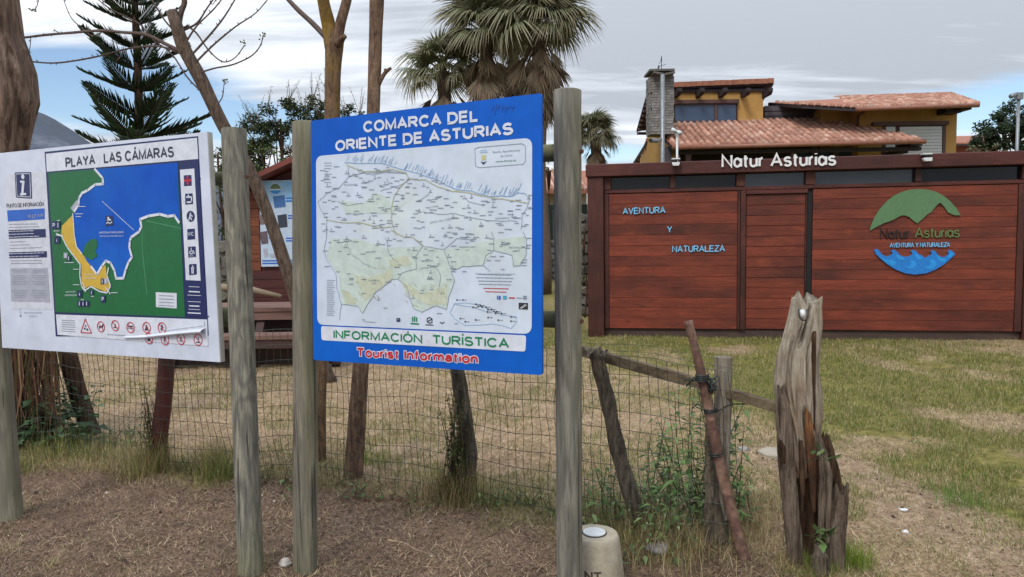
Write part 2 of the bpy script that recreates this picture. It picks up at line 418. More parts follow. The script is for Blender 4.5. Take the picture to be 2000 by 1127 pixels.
def _strip(mb, pts, w, d, d2=None):
    P = [Vector(p) for p in pts]; n = len(P); L_ = []; R_ = []
    closed = (P[0] - P[-1]).length < 1e-6
    for i in range(n):
        a = P[i] - P[i - 1] if i else (P[0] - P[-2] if closed else P[1] - P[0]); b = P[i + 1] - P[i] if i < n - 1 else (P[1] - P[0] if closed else P[-1] - P[-2])
        if a.length < 1e-9: a = b
        if b.length < 1e-9: b = a
        a = a.normalized(); b = b.normalized(); na = Vector((-a.y, a.x)); nb = Vector((-b.y, b.x)); m = na + nb
        if m.length < .2: m = na
        m.normalize(); k = min(1 / max(.35, m.dot(na)), 1.9) * w / 2; L_.append(P[i] + m * k); R_.append(P[i] - m * k)
    b0 = len(mb.v)
    for l, r in zip(L_, R_): mb.v += [(l.x, d, l.y), (r.x, d, r.y)]
    for i in range(n - 1): mb.f.append((b0 + 2 * i, b0 + 2 * i + 1, b0 + 2 * i + 3, b0 + 2 * i + 2))
    if d2 is not None:
        b1 = len(mb.v)
        for l, r in zip(L_, R_): mb.v += [(l.x, d2, l.y), (r.x, d2, r.y)]
        for i in range(n - 1): mb.f.append((b0 + 2 * i, b0 + 2 * i + 2, b1 + 2 * i + 2, b1 + 2 * i)); mb.f.append((b0 + 2 * i + 3, b0 + 2 * i + 1, b1 + 2 * i + 1, b1 + 2 * i + 3))
        mb.f.append((b0 + 1, b0, b1, b1 + 1)); e = 2 * (n - 1); mb.f.append((b0 + e, b0 + e + 1, b1 + e + 1, b1 + e))
def drawn(fr, txt, bl, br, h, d, w=.16, d2=None, gap=.11, out=0.0):
    """returns one MB per word; w = stroke weight in cap heights"""
    a = Vector(fr.uv(*bl)); b = Vector(fr.uv(*br)); hh = fr.uv(bl[0], bl[1] - h)[1] - a.y
    x = 0; lay = []
    for ch in txt:
        g = ACC.get(ch, ch); W_ = GL[g][0] if g != ' ' else .52
        lay.append((ch, g, x, W_)); x += (W_ + w + gap) if g != ' ' else W_
    tot = x - gap; ew = (b - a); kx = ew.length / tot; e = ew.normalized(); up = Vector((0, 1)); words = []; mb = MB()
    for ch, g, x0, W_ in lay:
        if g == ' ':
            if mb.v: words.append(mb); mb = MB()
            continue
        for i, st in enumerate(GL[g][1]):
            pts = []
            for (px, py) in st: pts.append(tuple(a + e * (x0 + w / 2 + px * W_) * kx + up * (w / 2 + py * (1 - w)) * hh))
            if out:
                q0 = Vector(pts[0]); q1 = Vector(pts[-1]); 
                if (q0 - q1).length > 1e-6: pts[0] = tuple(q0 + (q0 - Vector(pts[1])).normalized() * out * hh); pts[-1] = tuple(q1 + (q1 - Vector(pts[-2])).normalized() * out * hh)
            _strip(mb, pts, w * hh * (.5 + .5 * min(1.15, kx / hh)) * 1.12 + 2 * out * hh, d - .00003 * i, d2)
        if ch != g:
            c = x0 + w / 2 + W_ / 2; _strip(mb, [tuple(a + e * (c - .04) * kx + up * 1.08 * hh), tuple(a + e * (c + .12) * kx + up * 1.26 * hh)], w * hh * .9, d - .0001, d2)
    if mb.v: words.append(mb)
    return words
# ------------------------------------------------------------------ noise on the ground plan
def vnoise(x, y, s, seed):
    x = np.asarray(x) / s; y = np.asarray(y) / s
    xi = np.floor(x).astype(int); yi = np.floor(y).astype(int); fx = x - xi; fy = y - yi
    fx = fx * fx * (3 - 2 * fx); fy = fy * fy * (3 - 2 * fy)
    def h(a, b):
        n = (a * 374761393 + b * 668265263 + seed * 1274126177) & 0x7fffffff
        n = ((n ^ (n >> 13)) * 1274126177) & 0x7fffffff
        return ((n ^ (n >> 16)) & 0xffff) / 65535.0
    return (h(xi, yi) * (1 - fx) + h(xi + 1, yi) * fx) * (1 - fy) + (h(xi, yi + 1) * (1 - fx) + h(xi + 1, yi + 1) * fx) * fy
def fbm(x, y, s, seed, o=4):
    return sum(vnoise(x, y, s / 2 ** i, seed + i) * .5 ** i for i in range(o)) / sum(.5 ** i for i in range(o))
def sst(a, b, x): t = np.clip((x - a) / (b - a), 0, 1); return t * t * (3 - 2 * t)
FLPX = [(-60, 868), (30, 890), (310, 928), (628, 935), (690, 948), (905, 990), (1255, 1062), (1450, 1095), (1545, 1120)]
FL = [gnd(*p) for p in FLPX]
fy_x = np.array([p.x for p in FL]); fy_y = np.array([p.y for p in FL])
fy_x = np.append(fy_x, [2.4, 4]); fy_y = np.append(fy_y, [2.6, 1.2])
fy_x = np.insert(fy_x, 0, -12); fy_y = np.insert(fy_y, 0, 8)
def fence_y(x): return np.interp(x, fy_x, fy_y)
def gz(x, y):
    x = np.asarray(x, float); y = np.asarray(y, float)
    near = 1 - sst(9, 14, y)
    z = (fbm(x, y, 1.1, 3) - .5) * .07 + (fbm(x, y, .20, 9, 3) - .5) * .045
    z += .045 * np.exp(-((y - fence_y(x)) / .3) ** 2) * (x < 1.7)
    return z * near
def zones(x, y):
    """weights: mulch, dirt, straw, green"""
    d = y - fence_y(x) + (fbm(x, y, .5, 40) - .5) * .5
    front = (1 - sst(-.30, .0, d)) * (1 - sst(1.35, 1.6, x))
    n = fbm(x, y, 1.3, 20)
    path = np.exp(-(((x - 2.3 + (y - 4.5) * .12) / .38) ** 2)) * (1 - sst(5.0, 6.0, y)) + .8 * np.exp(-(((x - 1.75) / .4) ** 2 + ((y - 5.2) / .5) ** 2))
    path = sst(.34, .74, path + (fbm(x, y, .5, 50) - .5) * 1.3)
    bx = np.interp(y, [4, 8, 9.6, 11], [2.1, 1.9, .7, -2.0])
    straw = 1 - sst(-.5, .6, x - bx + (fbm(x, y, .9, 60) - .5) * 2.2)
    straw = np.maximum(straw, .85 * sst(.46, .66, fbm(x, y * .8, .8, 70)))
    far = sst(9.5, 12, y)
    straw = straw * (1 - far * .7)
    straw = np.clip(straw, 0, 1)
    edge = np.exp(-((d - .0) / .35) ** 2)      # greener strip along the fence
    straw = straw * (1 - .55 * edge * sst(.4, .6, fbm(x, y, .4, 80)))
    m = front; dd = path * (1 - m)
    s = straw * (1 - m) * (1 - dd); g = np.clip(1 - m - dd - s, 0, 1)
    return m, dd, s, g
# ------------------------------------------------------------------ ground
def ground_mat():
    m, t, b = newmat('earth_and_turf')
    a = nd(t, 'ShaderNodeAttribute'); a.attribute_name = 'zone'
    sp = nd(t, 'ShaderNodeSeparateColor'); t.links.new(a.outputs['Color'], sp.inputs[0])
    tcn = nd(t, 'ShaderNodeTexCoord'); v = tcn.outputs['Object']
    n1 = tnoise(t, v, 18, 8, .7); n2 = tnoise(t, v, 90, 5, .7, 1.0); n3 = tnoise(t, v, 3.5, 6, .6)
    mul = tramp(t, n2, [(.3, rgb(56, 42, 36)), (.5, rgb(112, 90, 76)), (.72, rgb(168, 144, 122))])
    dirt = tramp(t, n1, [(.3, rgb(112, 92, 74)), (.5, rgb(146, 124, 102)), (.7, rgb(172, 152, 130))])
    straw = tramp(t, n2, [(.28, rgb(106, 82, 64)), (.5, rgb(164, 140, 114)), (.72, rgb(200, 180, 152))]); straw = tmix(t, tramp(t, tnoise(t, v, 1.7, 6, .65), [(.5, (0, 0, 0, 1)), (.68, (.7, .7, .7, 1))]), straw, rgb(122, 112, 66))
    green = tramp(t, n1, [(.3, rgb(74, 74, 34)), (.5, rgb(112, 106, 54)), (.7, rgb(146, 132, 84))])
    c = tmix(t, sp.outputs[0], green, mul); c = tmix(t, sp.outputs[1], c, dirt); c = tmix(t, sp.outputs[2], c, straw)
    c = tmix(t, .55, c, tramp(t, n3, [(.35, (.5, .48, .46, 1)), (.6, (1.05, 1.05, 1.05, 1))]), 'MULTIPLY')
    t.links.new(c, b.inputs['Base Color']); b.inputs['Roughness'].default_value = .95; b.inputs['Specular IOR Level'].default_value = .2
    bp = nd(t, 'ShaderNodeBump'); bp.inputs['Strength'].default_value = .6; bp.inputs['Distance'].default_value = .012
    t.links.new(tmath(t, 'ADD', n1, tmath(t, 'MULTIPLY', n2, .5)), bp.inputs['Height']); t.links.new(bp.outputs[0], b.inputs['Normal'])
    return m
def build_ground():
    xs = np.concatenate([[-900, -400, -150, -60, -30, -18, -12], np.arange(-8, 10.01, .05), [12, 18, 30, 60, 150, 400, 900]])
    ys = np.concatenate([[-300, -60, -15, -4, -1], np.arange(1.5, 13.01, .05), [14, 15, 17, 20, 25, 32, 45, 70, 120, 300, 1200, 2500]])
    X, Y = np.meshgrid(xs, ys); Z = gz(X, Y)
    v = np.stack([X, Y, Z], -1).reshape(-1, 3); nx = len(xs); ny = len(ys)
    i = np.arange(nx * ny).reshape(ny, nx); f = np.stack([i[:-1, :-1], i[:-1, 1:], i[1:, 1:], i[1:, :-1]], -1).reshape(-1, 4)
    me = bpy.data.meshes.new('ground'); me.vertices.add(len(v)); me.vertices.foreach_set('co', v.ravel())
    me.loops.add(f.size); me.loops.foreach_set('vertex_index', f.ravel()); me.polygons.add(len(f)); me.polygons.foreach_set('loop_start', np.arange(len(f)) * 4)
    me.update(); me.validate(); me.shade_smooth()
    m, d, s, g = zones(v[:, 0], v[:, 1])
    # mixing order in the shader: green <- mulch <- dirt <- straw
    a = me.color_attributes.new('zone', 'FLOAT_COLOR', 'POINT'); a.data.foreach_set('color', np.stack([m, d, s, np.ones_like(m)], -1).astype(np.float32).ravel())
    me.materials.append(ground_mat()); o = bpy.data.objects.new('ground', me); COL.objects.link(o); o['kind'] = 'structure'
build_ground()
# blades: one mesh from arrays
def blades(name, P, H, W, az, lean, C, m, bend=.5, seg=1, parent=None):
    n = len(P); P = np.asarray(P); H = np.asarray(H); W = np.asarray(W)
    ax = np.stack([np.cos(az), np.sin(az), np.zeros(n)], -1); side = np.stack([-np.sin(az), np.cos(az), np.zeros(n)], -1)
    tw = rng.uniform(-1, 1, n)[:, None]; side = side * (1 - abs(tw) * .5) + ax * tw * .5
    def pt(t):
        h = H[:, None] * t
        return P + ax * (h * np.sin(lean)[:, None] * (1 - bend + bend * t)) + np.array([0, 0, 1.]) * (h * np.cos(lean)[:, None] * (1 - .15 * t * bend))
    b0 = pt(0.); rows = [b0 - side * W[:, None] / 2, b0 + side * W[:, None] / 2]
    if seg == 2:
        b1 = pt(.55); rows += [b1 - side * W[:, None] * .38, b1 + side * W[:, None] * .38]
    rows.append(pt(1.))
    k = len(rows); v = np.stack(rows, 1).reshape(-1, 3); base = np.arange(n)[:, None] * k
    f = base + np.array([[0, 1, 2]]) if seg == 1 else np.concatenate([base + np.array([[0, 1, 3]]), base + np.array([[0, 3, 2]]), base + np.array([[2, 3, 4]])], 0)
    me = bpy.data.meshes.new(name); me.vertices.add(len(v)); me.vertices.foreach_set('co', v.astype(np.float32).ravel())
    me.loops.add(f.size); me.loops.foreach_set('vertex_index', f.ravel().astype(np.int32)); me.polygons.add(len(f)); me.polygons.foreach_set('loop_start', np.arange(len(f)) * 3)
    me.update(); a = me.color_attributes.new('Col', 'FLOAT_COLOR', 'POINT')
    cc = np.repeat(np.concatenate([C, np.ones((n, 1))], 1)[:, None, :], k, 1); a.data.foreach_set('color', cc.astype(np.float32).ravel())
    me.materials.append(m); o = bpy.data.objects.new(name, me); COL.objects.link(o)
    return o
def pal(n, cols, wts, jit=.18):
    c = np.array([rgb(*q)[:3] for q in cols]); i = rng.choice(len(cols), n, p=np.array(wts) / sum(wts))
    return np.clip(c[i] * (1 + rng.uniform(-jit, jit, (n, 1))) * (1 + rng.uniform(-.06, .06, (n, 3))), 0, 1)
GREENS = [(92, 108, 46), (116, 122, 60), (136, 136, 78), (78, 100, 46)]
STRAWS = [(186, 166, 130), (160, 136, 108), (205, 190, 160), (134, 110, 88)]
BROWNS = [(100, 82, 68), (132, 110, 92), (68, 53, 45), (162, 142, 120)]
def lawn():
    N0 = 420000
    # sample denser near: y distribution ~ 1/y
    y = 3.2 * (12.3 / 3.2) ** rng.random(N0); half = y * .72 + .4; x = rng.uniform(-1, 1, N0) * half
    keep = (x < 8.2); x = x[keep]; y = y[keep]
    m, d, s, g = zones(x, y); r = rng.random(len(x))
    isg = r < g * .95; iss = (~isg) & (r < g * .95 + s * .85 + d * .3)
    cl = fbm(x, y, .25, 90)
    gp = fbm(x, y, .9, 130) > .56; isg = isg | (iss & gp & (rng.random(len(x)) < .55)); iss = iss & ~isg
    sel = (isg & (cl > .33)) | iss
    x, y, isg, iss, cl, g = x[sel], y[sel], isg[sel], iss[sel], cl[sel], g[sel]; n = len(x)
    H = np.where(isg, .020 + .045 * cl + .018 * rng.random(n), .012 + .018 * rng.random(n)); H *= (1 + .6 * (rng.random(n) < .04))
    W = np.clip(.0026 + .0006 * y, 0, .009)
    lean = np.where(isg, rng.uniform(.1, 1.1, n), rng.uniform(1.0, 1.55, n))
    H = np.where(isg, H, H * 2.2)
    C = np.where(isg[:, None], pal(n, GREENS + STRAWS[:2], [5, 6, 4, 2, 4, 2]), pal(n, STRAWS + BROWNS[:2] + [(120, 122, 62)], [5, 5, 3, 3, 1, 1, 1.6]))
    P = np.stack([x, y, gz(x, y) - .003 + np.where(isg, 0, .006 * rng.random(n))], -1)
    o = blades('grass', P, H, W, rng.uniform(0, 6.28, n), lean, C, GRASSM); o['kind'] = 'stuff'; o['label'] = 'short patchy lawn grass, green and straw dry, in front of the red building'; o['category'] = 'grass'
lawn()
def litter():
    n = 170000; y = 2.6 * (5.6 / 2.6) ** rng.random(n); x = rng.uniform(-1, .62, n) * (y * .72 + .3)
    m, d, s, g = zones(x, y); k = rng.random(n) < np.clip(m * 1.0 + .12 * s, 0, 1); x = x[k]; y = y[k]; n = len(x)
    H = rng.uniform(.012, .055, n) * (1 + 1.3 * (rng.random(n) < .06)); W = rng.uniform(.0018, .0058, n)
    P = np.stack([x, y, gz(x, y) + rng.uniform(-.002, .012, n)], -1)
    C = pal(n, BROWNS + STRAWS[:2] + [(176, 158, 130), (110, 104, 62)], [10, 10, 7, 5, 1.8, 2.2, .8, 1.2], .3)
    o = blades('dry_grass_litter', P, H, W, rng.uniform(0, 6.28, n), rng.uniform(.9, 1.7, n), C * (.55 + .9 * fbm(P[:, 0], P[:, 1], .35, 201))[:, None], LITTER); o['kind'] = 'stuff'; o['label'] = 'brown dry cuttings covering the bare earth before the signs'; o['category'] = 'litter'
litter()
def clods():
    n = 5200; y = 2.7 * (5.4 / 2.7) ** rng.random(n); x = rng.uniform(-1, .9, n) * (y * .72 + .3); m, d, s, g = zones(x, y)
    k = rng.random(n) < m * (fbm(x, y, .3, 300) > .42) + .35 * d; x = x[k]; y = y[k]; n = len(x); r = .003 + .011 * rng.random(n) ** 2.5
    oc = np.array([[1, 0, 0], [.1, 1, 0], [-1, .1, 0], [0, -1, .1], [0, .1, .8], [.1, 0, -.6]]); v = oc[None] * (1 + rng.uniform(-.35, .35, (n, 6, 3))) * r[:, None, None]
    a = rng.uniform(0, 6.28, n); c, s_ = np.cos(a)[:, None], np.sin(a)[:, None]; v = np.stack([v[..., 0] * c - v[..., 1] * s_, v[..., 0] * s_ + v[..., 1] * c, v[..., 2]], -1)
    v += np.stack([x, y, gz(x, y) + r * .3], -1)[:, None]; v = v.reshape(-1, 3)
    f = (np.arange(n)[:, None, None] * 6 + np.array([[0, 1, 4], [1, 2, 4], [2, 3, 4], [3, 0, 4], [1, 0, 5], [2, 1, 5], [3, 2, 5], [0, 3, 5]])[None]).reshape(-1, 3)
    me = bpy.data.meshes.new('soil_clods'); me.from_pydata(v.tolist(), [], f.tolist()); cc = pal(n, [(74, 56, 48), (104, 84, 70), (60, 46, 40), (140, 122, 104), (176, 168, 156)], [5, 5, 3, 2, .5], .2)
    at_ = me.color_attributes.new('Col', 'FLOAT_COLOR', 'POINT'); at_.data.foreach_set('color', np.repeat(np.concatenate([cc, np.ones((n, 1))], 1)[:, None], 6, 1).astype(np.float32).ravel())
    me.materials.append(LITTER); o = bpy.data.objects.new('soil_clods', me); COL.objects.link(o); o['kind'] = 'stuff'; o['label'] = 'small dark crumbs of soil scattered over the bare earth'; o['category'] = 'soil'
clods()
# tufts of long grass
TUF = dict(P=[], H=[], W=[], A=[], L=[], C=[])
def tuft(x, y, n, h, spread, cols, wts, lean=(.05, .9), w=(.002, .004), zadd=0):
    r = rng.normal(0, spread, (n, 2)); px = x + r[:, 0]; py = y + r[:, 1]
    TUF['P'].append(np.stack([px, py, gz(px, py) - .01 + zadd * rng.random(n)], -1)); TUF['H'].append(h * rng.uniform(.35, 1.15, n)); TUF['W'].append(rng.uniform(w[0], w[1], n))
    TUF['A'].append(rng.uniform(0, 6.28, n)); TUF['L'].append(rng.uniform(lean[0], lean[1], n)); TUF['C'].append(pal(n, cols, wts, .22))
def tpx(px, py, *a, **k):
    p = gnd(px, py); tuft(p.x, p.y, *a, **k)
FG = [(104, 118, 54), (84, 104, 48), (140, 142, 78), (176, 164, 112), (150, 126, 88)]
DRY = [(190, 176, 134), (160, 140, 104), (128, 104, 80), (124, 126, 70), (90, 72, 58)]
for i in range(560):      # continuous ragged strip at the fence foot
    x = rng.uniform(-4.2, 1.5); y = float(fence_y(x)) + rng.normal(0, .13) - .02
    gg = vnoise(np.array([x]), np.array([y]), .45, 5)[0]
    if gg > .60: tuft(x, y, 30, .05 + .09 * gg * rng.random(), .05, FG, [3, 2, 3, 3, 2], (.2, 1.45))
    else: tuft(x, y, 50, .05 + .07 * rng.random(), .06, DRY, [3, 4, 3, 2, 2], (.5, 1.5))
for px, py, n, h, sp, c, wt in [(300, 935, 700, .34, .07, FG + DRY, [3, 3, 3, 3, 3, 3, 3, 2, 2, 1]), (270, 925, 500, .25, .12, DRY, [4, 3, 1, 2, 1]), (430, 945, 420, .27, .06, FG, [4, 4, 3, 2, 1]), (418, 930, 350, .36, .05, DRY, [3, 3, 2, 1, 0]),
    (900, 992, 650, .32, .06, FG + DRY, [2, 2, 2, 3, 3, 4, 4, 4, 2, 2]), (870, 985, 500, .28, .10, DRY, [3, 4, 3, 1, 2]), (735, 900, 260, .12, .08, [(118, 142, 50), (96, 126, 44)], [1, 1]), (1180, 1000, 300, .16, .12, FG, [3, 2, 3, 3, 1]),
    (1330, 1085, 900, .2, .16, DRY, [3, 4, 3, 1, 3]), (1440, 1050, 900, .17, .14, DRY, [4, 4, 3, 1, 2]), (1480, 1000, 700, .16, .14, DRY, [4, 4, 3, 2, 2]), (1230, 1075, 500, .18, .12, FG + DRY, [3, 2, 3, 3, 3, 1, 1, 1, 1, 1]),
    (1665, 1105, 520, .17, .05, [(112, 134, 46), (138, 152, 66), (92, 118, 42)], [2, 2, 2]), (1600, 1122, 300, .12, .06, [(84, 112, 46), (110, 132, 58)], [1, 1]),
    (24, 1034, 120, .05, .05, DRY, [3, 3, 3, 1, 2]), (495, 1126, 150, .11, .035, [(150, 146, 84), (178, 166, 116), (112, 124, 60)], [1, 1, 1]), (100, 1100, 60, .09, .03, DRY, [4, 2, 0, 1, 0]), (10, 1075, 70, .10, .03, DRY, [4, 2, 0, 1, 0]), (275, 1078, 45, .06, .025, FG, [3, 3, 1, 0, 0]), (250, 1120, 50, .07, .03, DRY, [4, 2, 0, 2, 0]), (165, 1110, 40, .06, .03, DRY, [4, 2, 0, 2, 0]),
    (1890, 985, 330, .13, .10, [(84, 118, 54), (104, 128, 58)], [1, 1]), (1840, 960, 220, .09, .12, [(88, 120, 54), (112, 130, 60)], [1, 1]), (1850, 1075, 260, .07, .16, FG, [4, 4, 2, 1, 0]), (1960, 1030, 380, .10, .16, FG, [3, 2, 3, 2, 0]), (1930, 925, 200, .08, .12, FG, [3, 2, 3, 2, 0]),
    (40, 925, 300, .16, .09, FG, [3, 2, 2, 2, 1]), (120, 900, 500, .24, .14, FG, [3, 4, 2, 2, 1]), (200, 905, 500, .2, .12, DRY + FG, [2, 2, 1, 1, 1, 2, 2, 2, 1, 1]), (45, 1000, 80, .12, .04, FG, [2, 1, 3, 3, 0])]:
    tpx(px, py, n, h, sp, c, wt)
for i in range(190):      # scattered clumps on the lawn
    y = 3.6 * (11.2 / 3.6) ** rng.random(); x = rng.uniform(1.7, 7.5 if y > 8 else y * .75)
    m_, d_, s_, g_ = zones(np.array([x]), np.array([y]))
    if g_[0] > .5: tuft(x, y, 60, .05 + .03 * rng.random(), .09, GREENS, [3, 4, 3, 3], (.3, 1.2), (.003, .005))
for i in range(60):
    x = rng.uniform(-4, 1.2); y = rng.uniform(2.9, float(fence_y(x)) - .1); tuft(x, y, 14, .05, .02, FG + DRY, [1, 1, 1, 2, 1, 2, 1, 0, 1, 0])
o = blades('long_grass', np.concatenate(TUF['P']), np.concatenate(TUF['H']), np.concatenate(TUF['W']), np.concatenate(TUF['A']), np.concatenate(TUF['L']), np.concatenate(TUF['C']), GRASSM, .6, 2)
o['kind'] = 'stuff'; o['label'] = 'tufts of long green and dry grass at the foot of the fence'; o['category'] = 'grass'
# ------------------------------------------------------------------ hills
def hills():
    prof = [(-2600, 300), (-1500, 210), (-400, 170), (0, 205), (65, 222), (100, 236), (150, 262), (200, 290), (300, 330), (500, 372), (800, 395), (1200, 405), (2000, 398), (2700, 360), (4200, 300)]
    mb = MB(); n = 0; px = [p[0] for p in prof]; pyv = [p[1] for p in prof]
    xs = np.linspace(-2600, 4200, 340)
    for j, (Y, k) in enumerate([(620, 0), (700, .28), (790, .62), (900, 1.0), (1050, .8)]):
        for i, x in enumerate(xs):
            yy = np.interp(x, px, pyv); q = at(x, yy, 900); top = q.z + 6 * math.sin(x * .021) * .5 + 5 * (vnoise(np.array([x]), np.array([j * 70.]), 46, 4)[0] - .5)
            zz_ = -4 + (top + 4) * k + (12 * (vnoise(np.array([x]), np.array([j * 90.]), 60, 2)[0] - .5) if 0 < k < 1 else 0)
            mb.v.append((q.x * Y / 900, Y, zz_))
    m = len(xs)
    for j in range(4):
        for i in range(m - 1): mb.f.append((j * m + i, j * m + i + 1, (j + 1) * m + i + 1, (j + 1) * m + i))
    h = obj('hills', mb, mat('hill_haze_blue', rgb(70, 78, 94), rgb(56, 66, 78), scale=.02, fine=.2, bump=0, rnd=0, c3=rgb(106, 110, 124), c3s=.012, rough=.95), smooth=True); h['kind'] = 'structure'  # distance haze is mixed into the blue-grey hill colour
hills()
# ------------------------------------------------------------------ red wooden building
PLANK = mat('stained_planks', rgb(132, 52, 34), rgb(88, 30, 20), rough=.55, scale=7, stretch=(.16, 1, 2.2), bump=.12, rnd=.20, fine=50, c3=rgb(74, 30, 20), c3s=2.6, c3t=.52, dist=.6)
def plankmat(name, a, b_, dk, rnd=.2, stretch=(.14, 1, 2.2), rough=.55):
    m, t, b = newmat(name); v, r, o = tcoord(t)
    g = tnoise(t, v, 9, 7, .65, .8, stretch); ff = tnoise(t, v, 55, 4, .7, .2, (stretch[0] * .6, stretch[1], stretch[2]))
    kn = t.nodes.new('ShaderNodeTexVoronoi'); kn.inputs['Scale'].default_value = 2.6
    mp = t.nodes.new('ShaderNodeMapping'); mp.inputs['Scale'].default_value = (.62, 1, 1.6) if stretch[0] < stretch[2] else (1.6, 1, .62); t.links.new(v, mp.inputs['Vector']); t.links.new(mp.outputs[0], kn.inputs['Vector'])
    c = tramp(t, g, [(.28, a), (.72, b_)])
    c = tmix(t, tramp(t, kn.outputs['Distance'], [(.03, (.85, .85, .85, 1)), (.10, (0, 0, 0, 1))]), c, dk)
    c = tmix(t, tramp(t, tnoise(t, v, 1.3, 5, .6, 0, (.5, 1, 1)), [(.42, (0, 0, 0, 1)), (.66, (.8, .8, .8, 1))]), c, dk)
    c = tmix(t, .75, c, tramp(t, ff, [(.3, (.42, .42, .42, 1)), (.7, (1.2, 1.2, 1.2, 1))]), 'MULTIPLY')
    sp_ = tramp(t, tnoise(t, v, 4.5, 6, .7, .5, (.5, 1, 1)), [(.55, (0, 0, 0, 1)), (.75, (.55, .55, .55, 1))]); c = tmix(t, sp_, c, tuple(min(1, q * k_) for q, k_ in zip(b_[:3], (2.3, 2.6, 2.0))) + (1,))
    k = tmath(t, 'ADD', tmath(t, 'MULTIPLY', r, 2 * rnd), 1 - rnd)
    cc = t.nodes.new('ShaderNodeVectorMath'); cc.operation = 'SCALE'; t.links.new(c, cc.inputs[0]); t.links.new(k, cc.inputs['Scale'])
    t.links.new(cc.outputs[0], b.inputs['Base Color']); b.inputs['Roughness'].default_value = rough; b.inputs['Specular IOR Level'].default_value = .35
    bp = t.nodes.new('ShaderNodeBump'); bp.inputs['Strength'].default_value = .2; bp.inputs['Distance'].default_value = .004; t.links.new(tmath(t, 'ADD', ff, g), bp.inputs['Height']); t.links.new(bp.outputs[0], b.inputs['Normal'])
    return m
PLANK = plankmat('stained_planks', rgb(142, 66, 44), rgb(102, 43, 30), rgb(66, 32, 25), .10)
FRAMEW = plankmat('stained_frame', rgb(96, 50, 42), rgb(76, 34, 30), rgb(48, 24, 22), .08)
FRAMEV = plankmat('stained_upright', rgb(90, 46, 38), rgb(66, 34, 28), rgb(44, 22, 20), .08, (2.2, 1, .14))
DARKW = plankmat('dark_timber', rgb(62, 44, 42), rgb(40, 28, 28), rgb(24, 18, 18), .1, rough=.7)
PLINTH = mat('plinth', rgb(84, 62, 54), rgb(60, 46, 42), scale=5, stretch=(.5, 1, 2), c3=rgb(150, 146, 140), c3s=9, c3t=.66, rnd=0)
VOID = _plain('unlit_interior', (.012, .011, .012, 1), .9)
def glassmat(name, tint, rough=.04, wav=.02, spec=.5):
    m, t, b = newmat(name); b.inputs['Base Color'].default_value = tint; b.inputs['Roughness'].default_value = rough; b.inputs['Specular IOR Level'].default_value = .9
    b.inputs['Specular IOR Level'].default_value = spec
    v, r, o = tcoord(t); bp = t.nodes.new('ShaderNodeBump'); bp.inputs['Strength'].default_value = wav; bp.inputs['Distance'].default_value = .05
    t.links.new(tnoise(t, v, 1.2, 2, .5), bp.inputs['Height']); t.links.new(bp.outputs[0], b.inputs['Normal']); return m
GLASS = glassmat('dark_glass', (.008, .010, .014, 1), spec=.28)
GLASSR = glassmat('greyish_glass', (.030, .042, .055, 1), spec=.55)
GLASSB = glassmat('sky_glass', (.04, .07, .13, 1))
WHITEL = flat('white_letters', (.78, .79, .80, 1)); CYANL = flat('light_blue_letters', rgb(120, 190, 232)); GREENL = flat('green_emblem', rgb(88, 126, 86)); GREEND = flat('olive_letters', rgb(98, 124, 70))
BLACKL = flat('dark_letters', rgb(40, 26, 28)); BLUE1 = flat('wave_blue', rgb(24, 122, 204)); BLUE2 = flat('wave_pale_blue', rgb(34, 148, 226))
METAL = mat('galvanised', rgb(150, 155, 158), rgb(118, 124, 128), rough=.45, metal=.5, scale=12, bump=.02, rnd=.05)
WHITEP = flat('white_plastic', rgb(214, 216, 216)); BLACKP = _plain('black_plastic', (.02, .02, .022, 1), .5)
RUST = mat('rusty_steel', rgb(112, 80, 66), rgb(64, 46, 40), scale=26, bump=.4, rnd=.05, c3=rgb(138, 108, 90), c3s=6, c3t=.48, rough=.85)

SF = Frame(gnd(1150, 657), gnd(1999, 666))
sh = root('wooden_building', 'long low building clad in red brown planks with a strip of dark windows', 'building', M=SF.M)
def U(px, py): return SF.uv(px, py)
def sbox(name, u0, u1, v0, v1, d0, d1, m, parent=sh, bev=.006, **k):
    mb = MB()
    # bevel runs along local y; use plain box when long axis differs
    if bev:
        b = bev; c = [(u0 + b, v0), (u1 - b, v0), (u1, v0 + b), (u1, v1 - b), (u1 - b, v1), (u0 + b, v1), (u0, v1 - b), (u0, v0 + b)]
        mb.v += [(u, d0 + b, v) for u, v in c] + [(u, d1, v) for u, v in c] + [(min(max(u, u0 + b), u1 - b), d0, min(max(v, v0 + b), v1 - b)) for u, v in c]
        for i in range(8):
            j = (i + 1) % 8; mb.f.append((i, i + 8, j + 8, j)); mb.f.append((i + 16, i, j, j + 16))
        mb.f.append(tuple(range(16, 24))); mb.f.append(tuple(range(15, 7, -1)))
    else: mb.box((u0, d0, v0), (u1, d1, v1))
    return obj(name, mb, m, parent, world=False, **k)
uL = 0.0; uR = U(2040, 600)[0] + 1.9
vtop = (U(1148, 322)[1] + U(1990, 297)[1]) / 2; vbeam = (U(1200, 344)[1] + U(1900, 327)[1]) / 2
vwin0 = (U(1200, 371)[1] + U(1900, 353)[1]) / 2; vsill = (U(1300, 375)[1] + U(1900, 361)[1]) / 2; vpl = (U(1300, 640)[1] + U(1900, 650)[1]) / 2
u_c1 = U(1180, 500)[0]; u_d0 = U(1446, 500)[0]; u_d0b = U(1456, 500)[0]; u_d1 = U(1576, 500)[0]; u_d1b = U(1586, 500)[0]; u_r0 = U(1985, 500)[0]; u_r1 = U(1999, 500)[0]
sbox('plinth', uL + .02, uR, -.15, vpl, .05, .25, PLINTH)
sbox('corner_column', uL, u_c1, -.05, vbeam - .003, -.10, .30, FRAMEV)
sbox('beam', uL - .02, uR + .02, vbeam, vtop, -.14, .14, FRAMEW, bev=.01)
sbox('roof', uL + .03, uR - .03, vtop - .10, vtop - .012, .16, 3.4, DARKW)
